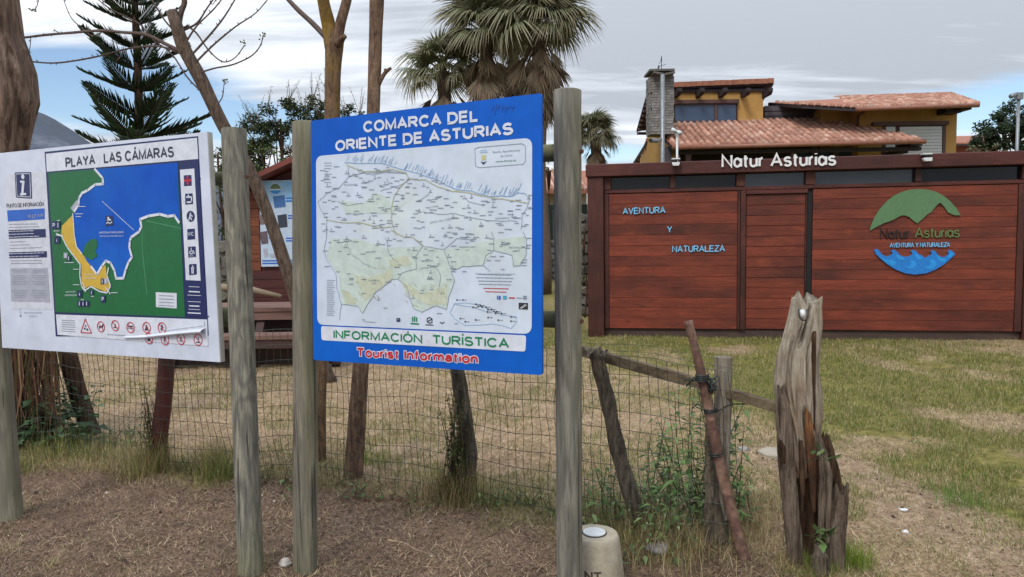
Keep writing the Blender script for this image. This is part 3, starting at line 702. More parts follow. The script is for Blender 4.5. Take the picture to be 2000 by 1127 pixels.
sbox('sill_rail', u_c1 + .003, uR, vsill, vwin0, -.01, .10, FRAMEW)
# body behind the facade
body = MB(); body.box((uL + .06, .30, -.1), (uR - .05, 3.3, vtop - .11)); obj('wall', body, DARKW, sh, world=False)
# window strip
divs = [(u_c1 + .003, U(1193, 357)[0]), (U(1308, 357)[0], U(1320, 355)[0]), (U(1438, 352)[0], U(1455, 352)[0]), (U(1573, 347)[0], U(1592, 347)[0]), (U(1787, 342)[0], U(1800, 342)[0]), (U(1995, 340)[0], U(2010, 340)[0]), (uR - .12, uR)]
for a, b_ in divs: sbox('window_post', a, b_, vwin0 + .002, vbeam - .002, -.02, .12, FRAMEV)
for i in range(len(divs) - 1):
    a, b_ = divs[i][1] + .003, divs[i + 1][0] - .003
    sbox('window_pane', a, b_, vwin0 + .004, vbeam - .004, .06, .075, GLASS if i in (0, 1, 4) else GLASSR, bev=0)
m_ = MB(); m_.ribbon([U(1531, 365), U(1536, 342)], .05, .10); 
# panels of planks
def planks(u0, u1, v0, v1, n, d0, seed, split=()):
    r_ = random.Random(seed); h = (v1 - v0) / n
    for i in range(n):
        cuts = [u0] + [u0 + (u1 - u0) * (s_ + r_.uniform(-.12, .12)) for s_ in split] + [u1]
        for j in range(len(cuts) - 1):
            dd = d0 + r_.uniform(0, .005)
            sbox('plank', cuts[j] + (.0015 if j else 0), cuts[j + 1], v0 + i * h + .001, v0 + (i + 1) * h - .002, dd, d0 + .03, PLANK, bev=.0025)
fr = .05
vt2 = vsill - .003
for nm, a, b_ in (('panel_stile', u_c1 + .003, u_c1 + .075), ('panel_stile', u_d0 - .003 - .04, u_d0 - .004)): sbox(nm, a, b_, vpl + .002, vt2, -.012, .03, FRAMEV)
planks(u_c1 + .078, u_d0 - .046, vpl + .004, vt2 - .004, 13, .002, 1)
sbox('door_frame', u_d0, u_d0b, vpl + .002, vt2, -.02, .05, FRAMEV)
sbox('door_frame', u_d0b + .002, u_d1, vt2 - .06, vt2, -.02, .05, FRAMEW)
door = obj('door', MB().box((u_d0b + .006, .036, vpl + .006), (u_d1 - .006, .05, vt2 - .064)), FRAMEW, sh, world=False)
def planks_door():
    n = 13; v0 = vpl + .008; h = (vt2 - .066 - v0) / n
    for i in range(n): sbox('door_plank', u_d0b + .01, u_d1 - .03, v0 + i * h + .002, v0 + (i + 1) * h - .003, .012 + random.uniform(0, .004), .035, PLANK, parent=door, bev=.004)
    sbox('door_edge', u_d1 - .027, u_d1 - .007, v0, v0 + n * h, .002, .035, FRAMEV, parent=door)
planks_door()
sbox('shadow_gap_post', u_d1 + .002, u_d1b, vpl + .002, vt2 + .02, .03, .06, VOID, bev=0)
planks(u_d1b + .004, u_r0 - .004, vpl + .004, vsill - .006, 14, .002, 2)
sbox('panel_stile', u_r0, u_r1, vpl + .002, vsill - .004, -.012, .03, FRAMEV)
sbox('panel_stile', u_r1 + .004, u_r1 + .12, -.05, vsill - .004, -.03, .05, FRAMEV)
planks(u_r1 + .124, uR, vpl + .004, vsill - .006, 14, .002, 3)
# nail heads in the boards, small and too many to pick apart
nails = MB(); Rn = random.Random(2)
for (ua, ub, n_) in ((u_c1 + .12, u_d0 - .08, 13), (u_d1b + .05, u_r0 - .05, 14)):
    va = vpl + .004; vb = vt2 - .006; h_ = (vb - va) / n_
    for uu in np.arange(ua, ub, .62):
        for i in range(n_):
            for q in (.28, .72): nails.disc((uu + Rn.uniform(-.008, .008), va + (i + q) * h_), .0045, .0012 - .0005, 6)
nails.v = [(x, -.0008, z) for x, y, z in nails.v]
obj('nail_head', nails, BLACKP, sh, world=False, kind='stuff')
# letters
def stext(name, s, bl, br, h, m, d=-.02, d2=0.0, bold=0., label=None):
    for mb in drawn(SF, s, bl, br, h, d, bold or .14, d2): obj(name, mb, m, sh, world=False, label=label)
stext('lettering', 'N@tur Asturi@s', (1407.5, 330), (1627, 325.5), 26, WHITEL, d=-.175, d2=-.15, bold=.155, label='tall white letters Natur Asturias on the top beam')
stext('lettering', 'AVENTURA', (1216.5, 419), (1299.5, 416.5), 13, CYANL, bold=.17, label='light blue word AVENTURA')
stext('lettering', 'Y', (1303, 454.5), (1312.5, 454.5), 13, CYANL, bold=.17, label='light blue letter Y')
stext('lettering', 'NATURALEZA', (1313, 493), (1415.5, 491.5), 13, CYANL, bold=.17, label='light blue word NATURALEZA')
zp = lambda x, y: SF.uv(1670 + x / 5.365, 350 + y / 5.365)
em = [(150, 540), (165, 480), (200, 400), (250, 320), (320, 240), (400, 175), (480, 135), (560, 112), (660, 103), (760, 110), (850, 135), (930, 180), (1000, 240), (1060, 310), (1100, 378), (1040, 378), (970, 350), (930, 290), (890, 248), (860, 262), (820, 310), (795, 345), (750, 370), (710, 410), (680, 435), (650, 463), (620, 445), (560, 395), (520, 380), (480, 380), (440, 400), (390, 430), (300, 460), (220, 500)]
obj('emblem_mountain', MB().prism([zp(*p) for p in em], -.022, -.002), GREENL, sh, world=False)
wv = [(195, 745), (215, 730), (240, 738), (270, 780), (310, 805), (350, 805), (385, 785), (388, 765), (370, 755), (385, 742), (410, 740), (435, 760), (465, 795), (510, 812), (560, 808), (590, 790), (592, 765), (575, 755), (600, 742), (630, 748), (660, 785), (690, 795), (730, 825), (760, 805), (790, 795), (800, 770), (785, 757), (810, 742), (835, 755), (860, 790), (900, 815), (940, 812), (970, 790), (975, 770), (960, 760), (980, 742), (1010, 748), (1045, 785), (1000, 830), (930, 890), (840, 945), (740, 985), (620, 998), (520, 985), (420, 945), (330, 890), (260, 830), (215, 785)]
wo_ = obj('emblem_waves', MB().prism([zp(*p) for p in wv], -.022, -.002), BLUE1, sh, world=False)
cr_ = MB()
for pts in ([(225, 790), (270, 820), (320, 840), (400, 850), (430, 880), (400, 905), (350, 890), (290, 850)], [(500, 905), (560, 915), (590, 880), (560, 870), (600, 850), (640, 880), (620, 920), (570, 940)], [(700, 905), (760, 920), (790, 880), (770, 850), (820, 840), (850, 880), (820, 930), (760, 940)], [(420, 780), (470, 810), (520, 830), (490, 850), (440, 830)], [(620, 770), (680, 810), (700, 840), (650, 840), (620, 810)], [(830, 780), (900, 830), (960, 830), (930, 870), (870, 850)], [(990, 760), (1030, 785), (990, 825), (960, 820), (985, 790)]):
    cr_.prism([zp(*p) for p in pts], -.0245, -.0225)
obj('wave_crest', cr_, BLUE2, wo_, world=False)
zt = lambda x, y: (1670 + x / 5.365, 350 + y / 5.365)
stext('lettering', 'N@tur', zt(262, 626), zt(568, 620), 20, BLACKL, bold=.13, label='dark word Natur in the emblem')
stext('lettering', 'Asturi@s', zt(622, 616), zt(1088, 610), 20, GREEND, bold=.11, label='olive word Asturias in the emblem')
stext('lettering', 'AVENTURA Y NATURALEZA', zt(362, 716), zt(988, 710), 9, CYANL, bold=.16, label='small light blue line in the emblem')
# floodlights on the beam
for px, py, lab in ((1319, 318, 'small white floodlight clamped to the beam under the chimney'), (1800, 309, 'small white floodlight clamped to the beam right of the white lettering')):
    u, v = SF.uv(px, py); o_ = SF.M @ Vector((u, -.16, v)); fl = root('floodlight', lab, 'floodlight', M=Matrix.Translation(o_) @ SF.M.to_3x3().to_4x4(), group='floodlights on the red building')
    s_ = .0075
    obj('housing', MB().box((-.055, -.10, -.045), (.055, -.02, -.015), 0).box((-.045, -.12, -.065), (.045, -.03, -.048)), WHITEP, fl, world=False)
    obj('bracket', MB().box((-.07, -.09, .012), (.07, .0, .028)).box((-.02, -.06, -.014), (.02, -.04, .011)), BLACKP, fl, world=False)
    obj('top_plate', MB().box((-.06, -.085, .030), (.06, .02, .048)), WHITEP, fl, world=False)
# ------------------------------------------------------------------ house
OCHRE = mat('ochre_render', rgb(192, 152, 88), rgb(172, 130, 70), scale=1.2, fine=30, bump=.08, rnd=0, rough=.9)
TILE = mat('clay_tile', rgb(184, 136, 116), rgb(146, 100, 84), scale=6, fine=30, rnd=.22, bump=.1, c3=rgb(200, 168, 150), c3s=3, c3t=.48, rough=.9)
TILEF = mat('clay_fascia', rgb(168, 110, 86), rgb(138, 88, 68), scale=5, fine=25, rnd=.1, bump=.1, rough=.85)
SOFFIT = mat('dark_soffit', rgb(52, 40, 44), rgb(38, 30, 34), scale=4, rnd=0, bump=.05)
STONE = mat('grey_stone', rgb(150, 146, 144), rgb(112, 108, 108), scale=9, rnd=.22, bump=.5, fine=30, rough=.9)
MORTAR = mat('mortar', rgb(110, 106, 102), rgb(90, 86, 84), scale=9, rnd=0)
FRW = mat('brown_joinery', rgb(92, 62, 56), rgb(74, 50, 46), scale=4, rnd=.05, bump=.03, rough=.6)
SHUT = flat('grey_white_shutter', rgb(206, 210, 212)); GREYW = mat('grey_boards', rgb(92, 84, 92), rgb(66, 60, 66), scale=4, stretch=(.2, 1, 1), rnd=.15)
HY = 24.0
hs = root('house', 'ochre house with clay tile roofs and a stone chimney behind the red building', 'house', loc=at(1400, 300, HY).to_tuple()[:2] + (0,))
def hbox(name, x0, y0, x1, y1, Y, dep, m, parent=hs, front=0, **k):
    """box whose front face shows between photo pixels (x0,y0)-(x1,y1) at depth Y, running dep metres back"""
    a = at(x0, y1, Y); b_ = at(x1, y1, Y); c = at(x0, y0, Y); d = at(x1, y0, Y)
    x_0 = (a.x + c.x) / 2; x_1 = (b_.x + d.x) / 2; z0 = (a.z + b_.z) / 2; z1 = (c.z + d.z) / 2
    return obj(name, MB().box((x_0, Y - front, z0), (x_1, Y + dep, z1)), m, parent, **k)
# walls
hbox('wall', 1308, 176, 1490, 320, HY, 2.2, OCHRE)
hbox('wall', 1602, 212, 1674, 330, HY - .4, 3, OCHRE)
hbox('wall', 1676, 213, 1867, 400, HY - 1.0, 5, OCHRE)
hbox('wall', 1494, 206, 1600, 330, HY + .2, 2, GREYW)
for k_ in range(3): hbox('grey_board', 1494, 208 + k_ * 9.5, 1600, 216 + k_ * 9.5, HY + .12, .06, GREYW)
# left side wall under the verges: runs back from the front corner
p0 = at(1316, 320, 21.7); p1 = at(1262, 320, 24.4); 
def sidewall(pa, Ya, pb, Yb, tops, m, name='wall'):
    a = at(pa, 300, Ya); b_ = at(pb, 300, Yb); ta = at(pa, tops[0], Ya).z; tb = at(pb, tops[1], Yb).z
    mb = MB(); mb.hexa([(a.x, a.y, 0), (a.x + .25, a.y, 0), (b_.x + .25, b_.y, 0), (b_.x, b_.y, 0), (a.x, a.y, ta), (a.x + .25, a.y, ta), (b_.x + .25, b_.y, tb), (b_.x, b_.y, tb)])
    return obj(name, mb, m, hs)
sidewall(1312, 22.3, 1266, 24.6, (286, 246), OCHRE)
sidewall(1272, 24.7, 1250, 27, (250, 300), OCHRE)
hbox('wall', 1300, 286, 1312, 330, 22.2, .3, GREYW)
# roof slab helper with tiles
def roof(name, q, th=.10, tiles=True, nx=None, dcol=.19, drow=.36, clip=None, fascia=True, limit=300):
    """q: front-left, front-right, back-right, back-left world corners"""
    q = [Vector(p) for p in q]
    r_ = obj(name, MB().slab([q[0], q[1], q[2], q[3]], th), SOFFIT, hs)
    if not tiles: return r_
    U_ = (q[1] - q[0]).normalized(); nrm = U_.cross(q[3] - q[0]).normalized()
    if nrm.z < 0: nrm = -nrm
    V_ = nrm.cross(U_).normalized()
    if V_.dot(q[3] - q[0]) < 0: V_ = -V_
    def inside(p):
        c = 0
        for i in range(4):
            a = q[i]; b = q[(i + 1) % 4]
            if (b - a).cross(p - a).dot(nrm) * sgn < -.02: return False
        return True
    sgn = 1 if (q[1] - q[0]).cross(q[2] - q[0]).dot(nrm) > 0 else -1
    us = [(p - q[0]).dot(U_) for p in q]; vs_ = [(p - q[0]).dot(V_) for p in q]
    mb = MB(); R = dcol * .36; seg = 5; ln = drow * 1.12
    for j, (v, rr, lift) in enumerate(((-.0, R * 1.08, .0), (ln, R * .86, -.0))):
        for k in range(seg + 1):
            a = math.pi * k / seg; mb.v.append((math.cos(a) * rr, v, math.sin(a) * rr * 1.0 + (.018 if j == 0 else 0.0)))
    n = seg + 1
    for k in range(seg): mb.f.append((k, k + 1, n + k + 1, n + k))
    mb.f.append(tuple(range(n - 1, -1, -1)))
    me = None; cnt = 0
    nu = int((max(us) - min(us)) / dcol) + 1; nv = int((max(vs_) - min(vs_)) / drow) + 1
    for j in range(nv):
        for i in range(nu):
            u = min(us) + (i + .5) * dcol; v = min(vs_) + j * drow
            p = q[0] + U_ * u + V_ * (v + .05)
            if not inside(p) or cnt >= limit: continue
            if me is None:
                o = obj('roof_tile', mb, TILE, None); me = o.data; me.shade_smooth()
            else: o = bpy.data.objects.new('roof_tile', me); COL.objects.link(o)
            o.parent = r_; cnt += 1
            w_ = random.uniform(-.012, .012)
            X = U_ + V_ * w_; p = q[0] + U_ * (u + random.uniform(-.006, .006)) + V_ * (v - .04) + nrm * random.uniform(.0, .012)
            Mw = Matrix(((U_.x, V_.x, nrm.x, p.x), (U_.y, V_.y, nrm.y, p.y), (U_.z, V_.z, nrm.z, p.z), (0, 0, 0, 1)))
            o.matrix_local = ROOTM[hs.name].inverted() @ Mw
    # pan surface between the covers, terracotta, 12 mm above the slab
    obj('tile_bed', MB().slab([p + nrm * .014 for p in q], .01), TILEF, r_)
    return r_
# lower veranda roof
lr = roof('lower_roof', [at(1314, 286, 21.6), at(1806, 274, 21.6), at(1604, 235, 24.1), at(1268, 241, 24.1)], dcol=.20, drow=.40)
# right wing roof: front eave, running back up
rr_ = roof('wing_roof', [at(1674, 211, 21.9), at(1912, 203, 21.9), at(1860, 189.5, 26.5), at(1640, 191, 26.5)], dcol=.20, drow=.5)
roof('side_roof', [at(1567, 205, 22.5), at(1672, 211, 22.0), at(1690, 191, 26), at(1500, 201, 25)], dcol=.20, drow=.5)
# upper roof: high at the front, falling away behind
ur = roof('upper_roof', [at(1266, 171, 23.86), at(1511, 161, 23.86), at(1489, 196, 26.6), at(1243, 254, 26.6)], tiles=False, th=.07)
a_ = at(1266, 171, 23.84); b_ = at(1511, 161, 23.84)
nT = 21
for i in range(nT):
    p = a_.lerp(b_, i / nT); q_ = a_.lerp(b_, (i + 1) / nT)
    obj('verge_tile', MB().box((p.x, p.y - .05, p.z - .02 + random.uniform(-.006, .006)), (q_.x - .006, p.y + .16, p.z + .13 + random.uniform(-.006, .006))), TILEF, ur)
roof('back_roof', [at(1262, 276, 25.5), at(1290, 276, 25.5), at(1262, 318, 28.5), at(1236, 318, 28.5)], tiles=False)
v0 = at(1262, 276, 25.45); obj('verge_tile', MB().box((v0.x, v0.y - .05, v0.z), (v0.x + .5, v0.y + .1, v0.z + .09)), TILEF, hs)
# rafters on the visible undersides
for (A, B, C_, D_, n_) in (((1266, 174, 23.9), (1243, 257, 26.6), (1290, 174, 23.9), (1268, 257, 26.6), 9), ((1262, 279, 25.5), (1236, 321, 28.5), (1288, 279, 25.5), (1262, 321, 28.5), 6)):
    for i in range(n_):
        t_ = (i + .5) / n_; a = at(*A).lerp(at(*B), t_); c = at(*C_).lerp(at(*D_), t_); obj('rafter', MB().bar(a - Vector((0, 0, .14)), c - Vector((0, 0, .14)), .07, .09), FRW, hs)
for px in (1319, 1362, 1406, 1450, 1492):       # purlin ends under the front
    z = at(px, 186, HY).z; x = at(px, 182, HY).x
    mb = MB(); mb.prism([(-.42, 0), (.6, 0), (.6, .19), (-.54, .19), (-.54, .08)], -.065, .065)
    mb.v = [(x + d, HY - .1 + u, z - .08 + v) for (u, d, v) in mb.v]; obj('purlin_end', mb, SOFFIT, hs)
hbox('fascia_board', 1310, 174, 1492, 179.5, 23.93, .05, SOFFIT)
# upper window
def window(x0, y0, x1, y1, Y, splits, glass=GLASSB, fw=6):
    f_ = root_part = hbox('window', x0, y0, x1, y1, Y - .03, .02, SOFFIT)
    hbox('frame', x0, y1 - 2.6, x1, y1 + 1, Y - .10, .06, FRW, parent=f_); hbox('frame', x0, y0, x1, y0 + 2.5, Y - .10, .06, FRW, parent=f_)
    xs = [x0] + list(splits) + [x1]
    for i, s_ in enumerate(xs):
        w_ = fw if 0 < i < len(xs) - 1 else fw * .6
        hbox('frame', s_ - (w_ / 2 if i else 0), y0 + 2.7, s_ + (w_ / 2 if i < len(xs) - 1 else 0), y1 - 2.8, Y - .102, .06, FRW, parent=f_)
    for i in range(len(xs) - 1): hbox('pane', xs[i] + fw * .6, y0 + 2.8, xs[i + 1] - fw * .6, y1 - 2.9, Y - .06, .01, glass, parent=f_)
    return f_
window(1315, 202, 1441, 239, HY, (1399,))
hbox('lintel', 1312, 194.5, 1444, 201.5, HY - .16, .15, FRW)
hbox('window_ledge', 1314, 240.2, 1441, 242, HY - .12, .1, WHITEP)
# wing window and shutter
hbox('lintel', 1707, 237, 1854, 244.5, HY - 1.18, .17, FRW)
hbox('door_surround', 1723, 245, 1843, 330, HY - 1.03, .02, FRW)
sh2 = hbox('shutter', 1757, 247, 1840, 330, HY - 1.06, .02, SHUT)
for k_ in range(13): hbox('shutter_slat', 1757.5, 248 + k_ * 6.2, 1839.5, 253.2 + k_ * 6.2, HY - 1.09, .028, SHUT, parent=sh2)
hbox('window_pane', 1730, 247.5, 1748, 330, HY - 1.05, .015, SHUT)
hbox('frame', 1841, 245, 1847, 330, HY - 1.10, .06, FRW)
for px_, py_ in ((1876, 211), (1862, 217)): # stepped beam ends
    hbox('beam_end', px_ - 14, py_ - 5, px_ + (22 if py_ < 215 else 16), py_ + 3, HY - 1.5, 1.2, SOFFIT)
hbox('eave_board', 1674, 206, 1902, 211, 22.3, .06, SOFFIT)
# gutters
GUT = mat('brown_gutter', rgb(150, 96, 74), rgb(120, 76, 60), scale=6, rnd=0, bump=.02, rough=.5)
for (A, B, Y_) in (((1314, 288.5), (1808, 276.5), 21.5), ((1672, 213.5), (1912, 205.5), 21.8)): obj('gutter', MB().tube([at(*A, Y_), at(*B, Y_)], .06, 10), GUT, hs, smooth=True)
obj('downpipe', MB().tube([at(1692, 209, 21.85), at(1691, 216, 22.2), at(1676, 226, HY - 1.15), at(1676, 246, HY - 1.15)], .04, 8), FRW, hs, smooth=True)
# veranda
hbox('veranda_beam', 1318, 290, 1800, 297, 21.9, .2, SOFFIT)
hbox('veranda_wall', 1330, 290, 1790, 345, 23.6, .2, DARKW)
for x0, x1 in ((1555, 1588), (1594, 1627), (1637, 1671), (1681, 1714), (1721, 1742)): hbox('window_pane', x0, 293 if x0 < 1600 else 294, x1, 330, 23.45, .02, GLASSB)
for px in (1345, 1550, 1591, 1632, 1676, 1717.5, 1755): hbox('veranda_post', px - 5, 288, px + 5, 345, 23.3 if px > 1551 else 22.0, .12, FRW)
for k_, (x_, y_) in enumerate(((1790, 280), (1778, 287), (1768, 294))): hbox('corbel', x_ - 12, y_ - 3, x_ + 12 - k_ * 3, y_ + 5, 21.8 + k_ * .15, .8, SOFFIT)
# chimney of courses of stone
ch = hbox('chimney', 1273, 150, 1316, 262, HY - 1.9, .62, MORTAR)
a = at(1272, 205, HY - 1.9); b_ = at(1316, 205, HY - 1.9); z0 = at(1294, 262, HY - 1.9).z; z1 = at(1294, 149, HY - 1.9).z
rows = 22; hh = (z1 - z0) / rows; Rr = random.Random(4); stm = []
for r_i in range(rows):
    x = a.x - .01 - (.12 if r_i % 2 else 0)
    while x < b_.x:
        l_ = Rr.uniform(.14, .30); x_0 = max(x, a.x - .01); x_1 = min(x + l_, b_.x + .01)
        if x_1 - x_0 > .04: obj('stone', MB().box((x_0 + .004, HY - 1.9 - Rr.uniform(.015, .035), z0 + r_i * hh + .004), (x_1 - .004, HY - 1.895, z0 + (r_i + 1) * hh - .006)), STONE, ch)
        x += l_
    y = HY - 1.9
    while y < HY - 1.28:
        l_ = Rr.uniform(.15, .3); y1 = min(y + l_, HY - 1.28)
        if y1 - y > .05: obj('stone', MB().box((a.x - .035 - Rr.uniform(0, .015), y + .004, z0 + r_i * hh + .004), (a.x - .01, y1 - .004, z0 + (r_i + 1) * hh - .006)), STONE, ch)
        y += l_
cap = hbox('chimney_cap', 1269, 134, 1318, 138, HY - 2.1, .95, MORTAR, parent=ch); 
for x0, x1 in ((1274, 1279), (1310, 1315), (1292, 1297)): hbox('cap_support', x0, 138.3, x1, 149, HY - 1.85, .5, MORTAR, parent=ch)
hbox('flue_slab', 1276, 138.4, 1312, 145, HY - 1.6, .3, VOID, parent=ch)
for s_ in (0, 1):
    q1 = at(1275 + s_ * 21, 143 + s_ * 4, HY - 2.1); q2 = at(1295 + s_ * 21, 147 - s_ * 4, HY - 2.1); obj('vent_slab', MB().bar(q1, q2, .35, .05), MORTAR, ch)
wvn = root('weather_vane', 'thin iron weather vane on top of the stone chimney', 'weather vane', loc=at(1292, 134, HY - 1.8))
q = at(1292, 134, HY - 1.8); z_ = mpp(HY - 1.8)
obj('rod', MB().tube([q, q + Vector((0, 0, 24 * z_))], .010, 6).tube([q + Vector((-7 * z_, 0, 3 * z_)), q + Vector((8 * z_, 0, 8 * z_))], .008, 5).tube([q + Vector((-4 * z_, 0, 9 * z_)), q + Vector((-1 * z_, 0, 15 * z_))], .008, 5), BLACKP, wvn)
obj('arrow', MB().slab([q + Vector((x * z_, .01, z * z_)) for x, z in ((-8, 1), (-5, 0), (-3, 5), (-5, 7))], .01, (0, 1, 0)).slab([q + Vector((x * z_, .01, z * z_)) for x, z in ((-1.5, 16), (1.5, 15), (.5, 21), (-.5, 22))], .01, (0, 1, 0)), BLACKP, wvn)
# camera poles
def pole(name, lab, cat, px, py0, Y, r, m=METAL, grp=None):
    p = at(px, py0, Y); rt = root(name, lab, cat, loc=(p.x, p.y, 0), group=grp); obj('pole', MB().tube([(p.x, p.y, 0), (p.x, p.y, p.z * .5), p], r, 10), m, rt, smooth=True); return rt, p
rt, p = pole('camera_pole', 'tall grey steel pole with a bullet camera in front of the stone chimney', 'camera pole', 1294, 146, 16.5, .045)
c1 = at(1283, 275, 16.4); c0 = at(1292, 270, 16.45); cm = obj('security_camera', MB().tube([at(1271, 274, 16.2), c1], [.05, .05], 10).tube([c1, c0], .018, 6), METAL, rt, smooth=False); obj('lens', MB().tube([at(1270, 274.5, 16.15), at(1272, 274, 16.22)], .042, 10), BLACKP, cm)
rt, p = pole('camera_pole', 'short thin white pole with two small cameras right of the chimney', 'camera pole', 1322.5, 256, 14.5, .022, WHITEP)
obj('security_camera', MB().tube([at(1313, 253, 14.4), at(1321, 257, 14.45)], [.04, .035], 10), WHITEP, rt, smooth=True); obj('security_camera', MB().tube([at(1329, 260, 14.3), at(1323, 257, 14.45)], [.045, .03], 10), WHITEP, rt, smooth=True)
rt, p = pole('camera_pole', 'slim grey pole with a camera at the far right beside the dark tree', 'camera pole', 1990, 184, 17, .035)
cm = obj('security_camera', MB().tube([at(1975, 188, 16.8), at(1986, 183, 17)], [.055, .04], 10), METAL, rt, smooth=True); obj('junction_box', MB().box((p.x - .07, p.y - .06, p.z - .12), (p.x + .07, p.y + .06, p.z + .03)), METAL, rt)
# dish-like awning bits behind the beam are skipped; small red house on the right
h2 = root('house', 'small salmon red house with a shallow tile roof at the far right', 'house', loc=at(1893, 300, 42).to_tuple()[:2] + (0,))
def bx2(name, x0, y0, x1, y1, Y, dep, m, parent, bottom=None):
    a = at(x0, y1, Y); d = at(x1, y0, Y); return obj(name, MB().box((a.x, Y, a.z if bottom is None else bottom), (d.x, Y + dep, d.z)), m, parent)
REDR = mat('salmon_render', rgb(168, 92, 80), rgb(150, 80, 70), scale=1, rnd=0, bump=.03)
bx2('wall', 1850, 280, 1950, 300, 42, 5, REDR, h2, bottom=0)
r2 = obj('roof', MB().slab([at(1840, 279, 41.3), at(1960, 278, 41.3), at(1950, 264.5, 45), at(1850, 266, 45)], .15), TILEF, h2)
obj('eave', MB().slab([at(1840, 281.5, 41.25), at(1960, 280.5, 41.25), at(1960, 280, 41.6), at(1840, 281, 41.6)], .1), SOFFIT, r2)
# house and walls seen in the slots left of the red building
h3 = root('house', 'low pale house with a salmon tile roof seen past the tallest round post', 'house', loc=at(1090, 500, 30).to_tuple()[:2] + (0,))
PALE = mat('pale_render', rgb(196, 184, 160), rgb(178, 166, 146), scale=1, rnd=0, bump=.03)
bx2('wall', 960, 372, 1146, 480, 30, 6, PALE, h3, bottom=0)
r3 = obj('roof', MB().slab([at(955, 373, 29.3), at(1150, 372, 29.3), at(1150, 333, 34), at(955, 335, 34)], .12), TILEF, h3)
A = at(955, 373, 29.3); B = at(1150, 372, 29.3); D = at(955, 335, 34)
for i in range(22):
    a = A.lerp(B, (i + .5) / 22); b_ = a + (D - A); obj('tile_row', MB().tube([a + Vector((0, 0, .03)), b_ + Vector((0, 0, .03))], .07, 6), TILE, r3)
GDK = mat('dark_green_gate', rgb(34, 58, 52), rgb(24, 44, 40), scale=3, rnd=.1, bump=.02, rough=.5)
gt = root('metal_gate', 'dark green sheet metal gate above the stone wall by the tallest post', 'gate', loc=at(1090, 470, 27).to_tuple()[:2] + (0,))
gz0 = at(1090, 470, 27).z; gz1 = at(1090, 400, 27).z; x0 = at(960, 440, 27).x; x1 = at(1147, 440, 27).x; k_ = 0; x = x0
while x < x1: obj('panel', MB().box((x, 27, gz0), (x + .24, 27.04, gz1)), GDK, gt); x += .25
obj('rail', MB().box((x0, 27.05, gz0 + .1), (x1, 27.1, gz0 + .16)).box((x0, 27.05, gz1 - .16), (x1, 27.1, gz1 - .1)), GDK, gt)
# stone wall
def rubble(name, lab, px0, px1, Y, ytop, seed, n=280, m=STONE):
    x0 = at(px0, 500, Y).x; x1 = at(px1, 500, Y).x; z1 = at((px0 + px1) / 2, ytop, Y).z
    rt = root(name, lab, 'wall', loc=(x0, Y, 0)); obj('core', MB().box((x0, Y + .04, 0), (x1, Y + .45, z1 - .03)), MORTAR, rt)
    R_ = random.Random(seed); rows = max(4, int(z1 / .2)); h = z1 / rows; cnt = 0
    for r in range(rows):
        x = x0
        while x < x1 and cnt < n:
            l = R_.uniform(.16, .42); c = (x + l / 2, Y, (r + .5) * h); k = 7; mb = MB()
            pr = [(c[0] + (l / 2 - .012) * math.cos(a) * R_.uniform(.9, 1.12), c[2] + (h / 2 - .008) * math.sin(a) * R_.uniform(.92, 1.2)) for a in [2 * math.pi * i / k + .3 for i in range(k)]]
            mb.v = [(u, Y + .05, v) for u, v in pr] + [(c[0] + (u - c[0]) * .82, Y - R_.uniform(.01, .05), c[2] + (v - c[2]) * .8) for u, v in pr]
            mb.f = [(i, (i + 1) % k, k + (i + 1) % k, k + i) for i in range(k)] + [tuple(range(k, 2 * k))]
            obj('stone', mb, m, rt); cnt += 1; x += l
    return rt
rubble('stone_wall', 'grey rubble wall under the dark green gate beside the tallest post', 1030, 1150, 26.6, 470, 3)
STONE2 = mat('dark_rubble', rgb(112, 106, 98), rgb(78, 74, 66), scale=9, rnd=.25, bump=.5, c3=rgb(80, 92, 52), c3s=4)
rubble('stone_wall', 'low grey rubble wall in the gap left of the squared grey post', 380, 500, 13.6, 470, 8, m=STONE2)
rubble('rock_bank', 'dark overgrown rock bank against the left end of the red building', 1128, 1149, 14.5, 415, 9, m=STONE2)
# ------------------------------------------------------------------ sign posts and boards
POSTA = postwood('post_wood_contoured', rgb(142, 138, 122), rgb(80, 78, 74), rgb(96, 98, 52), .30, 12)
POSTB = postwood('post_wood_plain', rgb(138, 132, 116), rgb(88, 84, 76), rgb(104, 104, 66), .28, 5)
POSTC = postwood('post_wood_long_grain', rgb(132, 128, 116), rgb(80, 78, 72), rgb(116, 112, 78), .05, 8)
BOLT = mat('rusty_bolt', rgb(92, 54, 36), rgb(60, 38, 28), scale=30, rnd=0, rough=.8)
def logtube(pts, r, seed, n=24, rings=None, flatside=None):
    return MB().tube(pts, r, n, seed=seed, fn=lambda a, t, i: 1 + .018 * math.sin(3 * a + seed) + .012 * math.sin(7 * a + 2 * seed + 4 * t) + .008 * math.sin(40 * t + 2 * a))
def sign_post(rt, top, base, r0, r1, m, seed, label=None, slant=.0):
    top = Vector(top); base = Vector(base)
    pts = [base.lerp(top, i / 22) for i in range(23)]
    rr = [r1 + (r0 - r1) * i / 22 for i in range(23)]
    pts.append(top + Vector((0, 0, .004))); rr.append(r0 * .93)
    mb = logtube(pts, rr, seed); o = obj('post', mb, m, rt, smooth=True, label=label); o.data.set_sharp_from_angle(angle=math.radians(50))
    # put the object's origin at the post foot so that the algae sits low
    off = base - ROOTM[rt.name].translation; o.data.transform(Matrix.Translation(-(ROOTM[rt.name].to_3x3().inverted() @ off))); o.location = ROOTM[rt.name].to_3x3().inverted() @ off
    o.rotation_euler = (0, 0, 0); return o
def bolt(rt, px, py, Y, r=.011, parent=None):
    p = at(px, py, Y); obj('bolt_head', MB().tube([p, p + Vector((0, -.012, 0))], [r, r * .9], 6), BOLT, parent or rt)
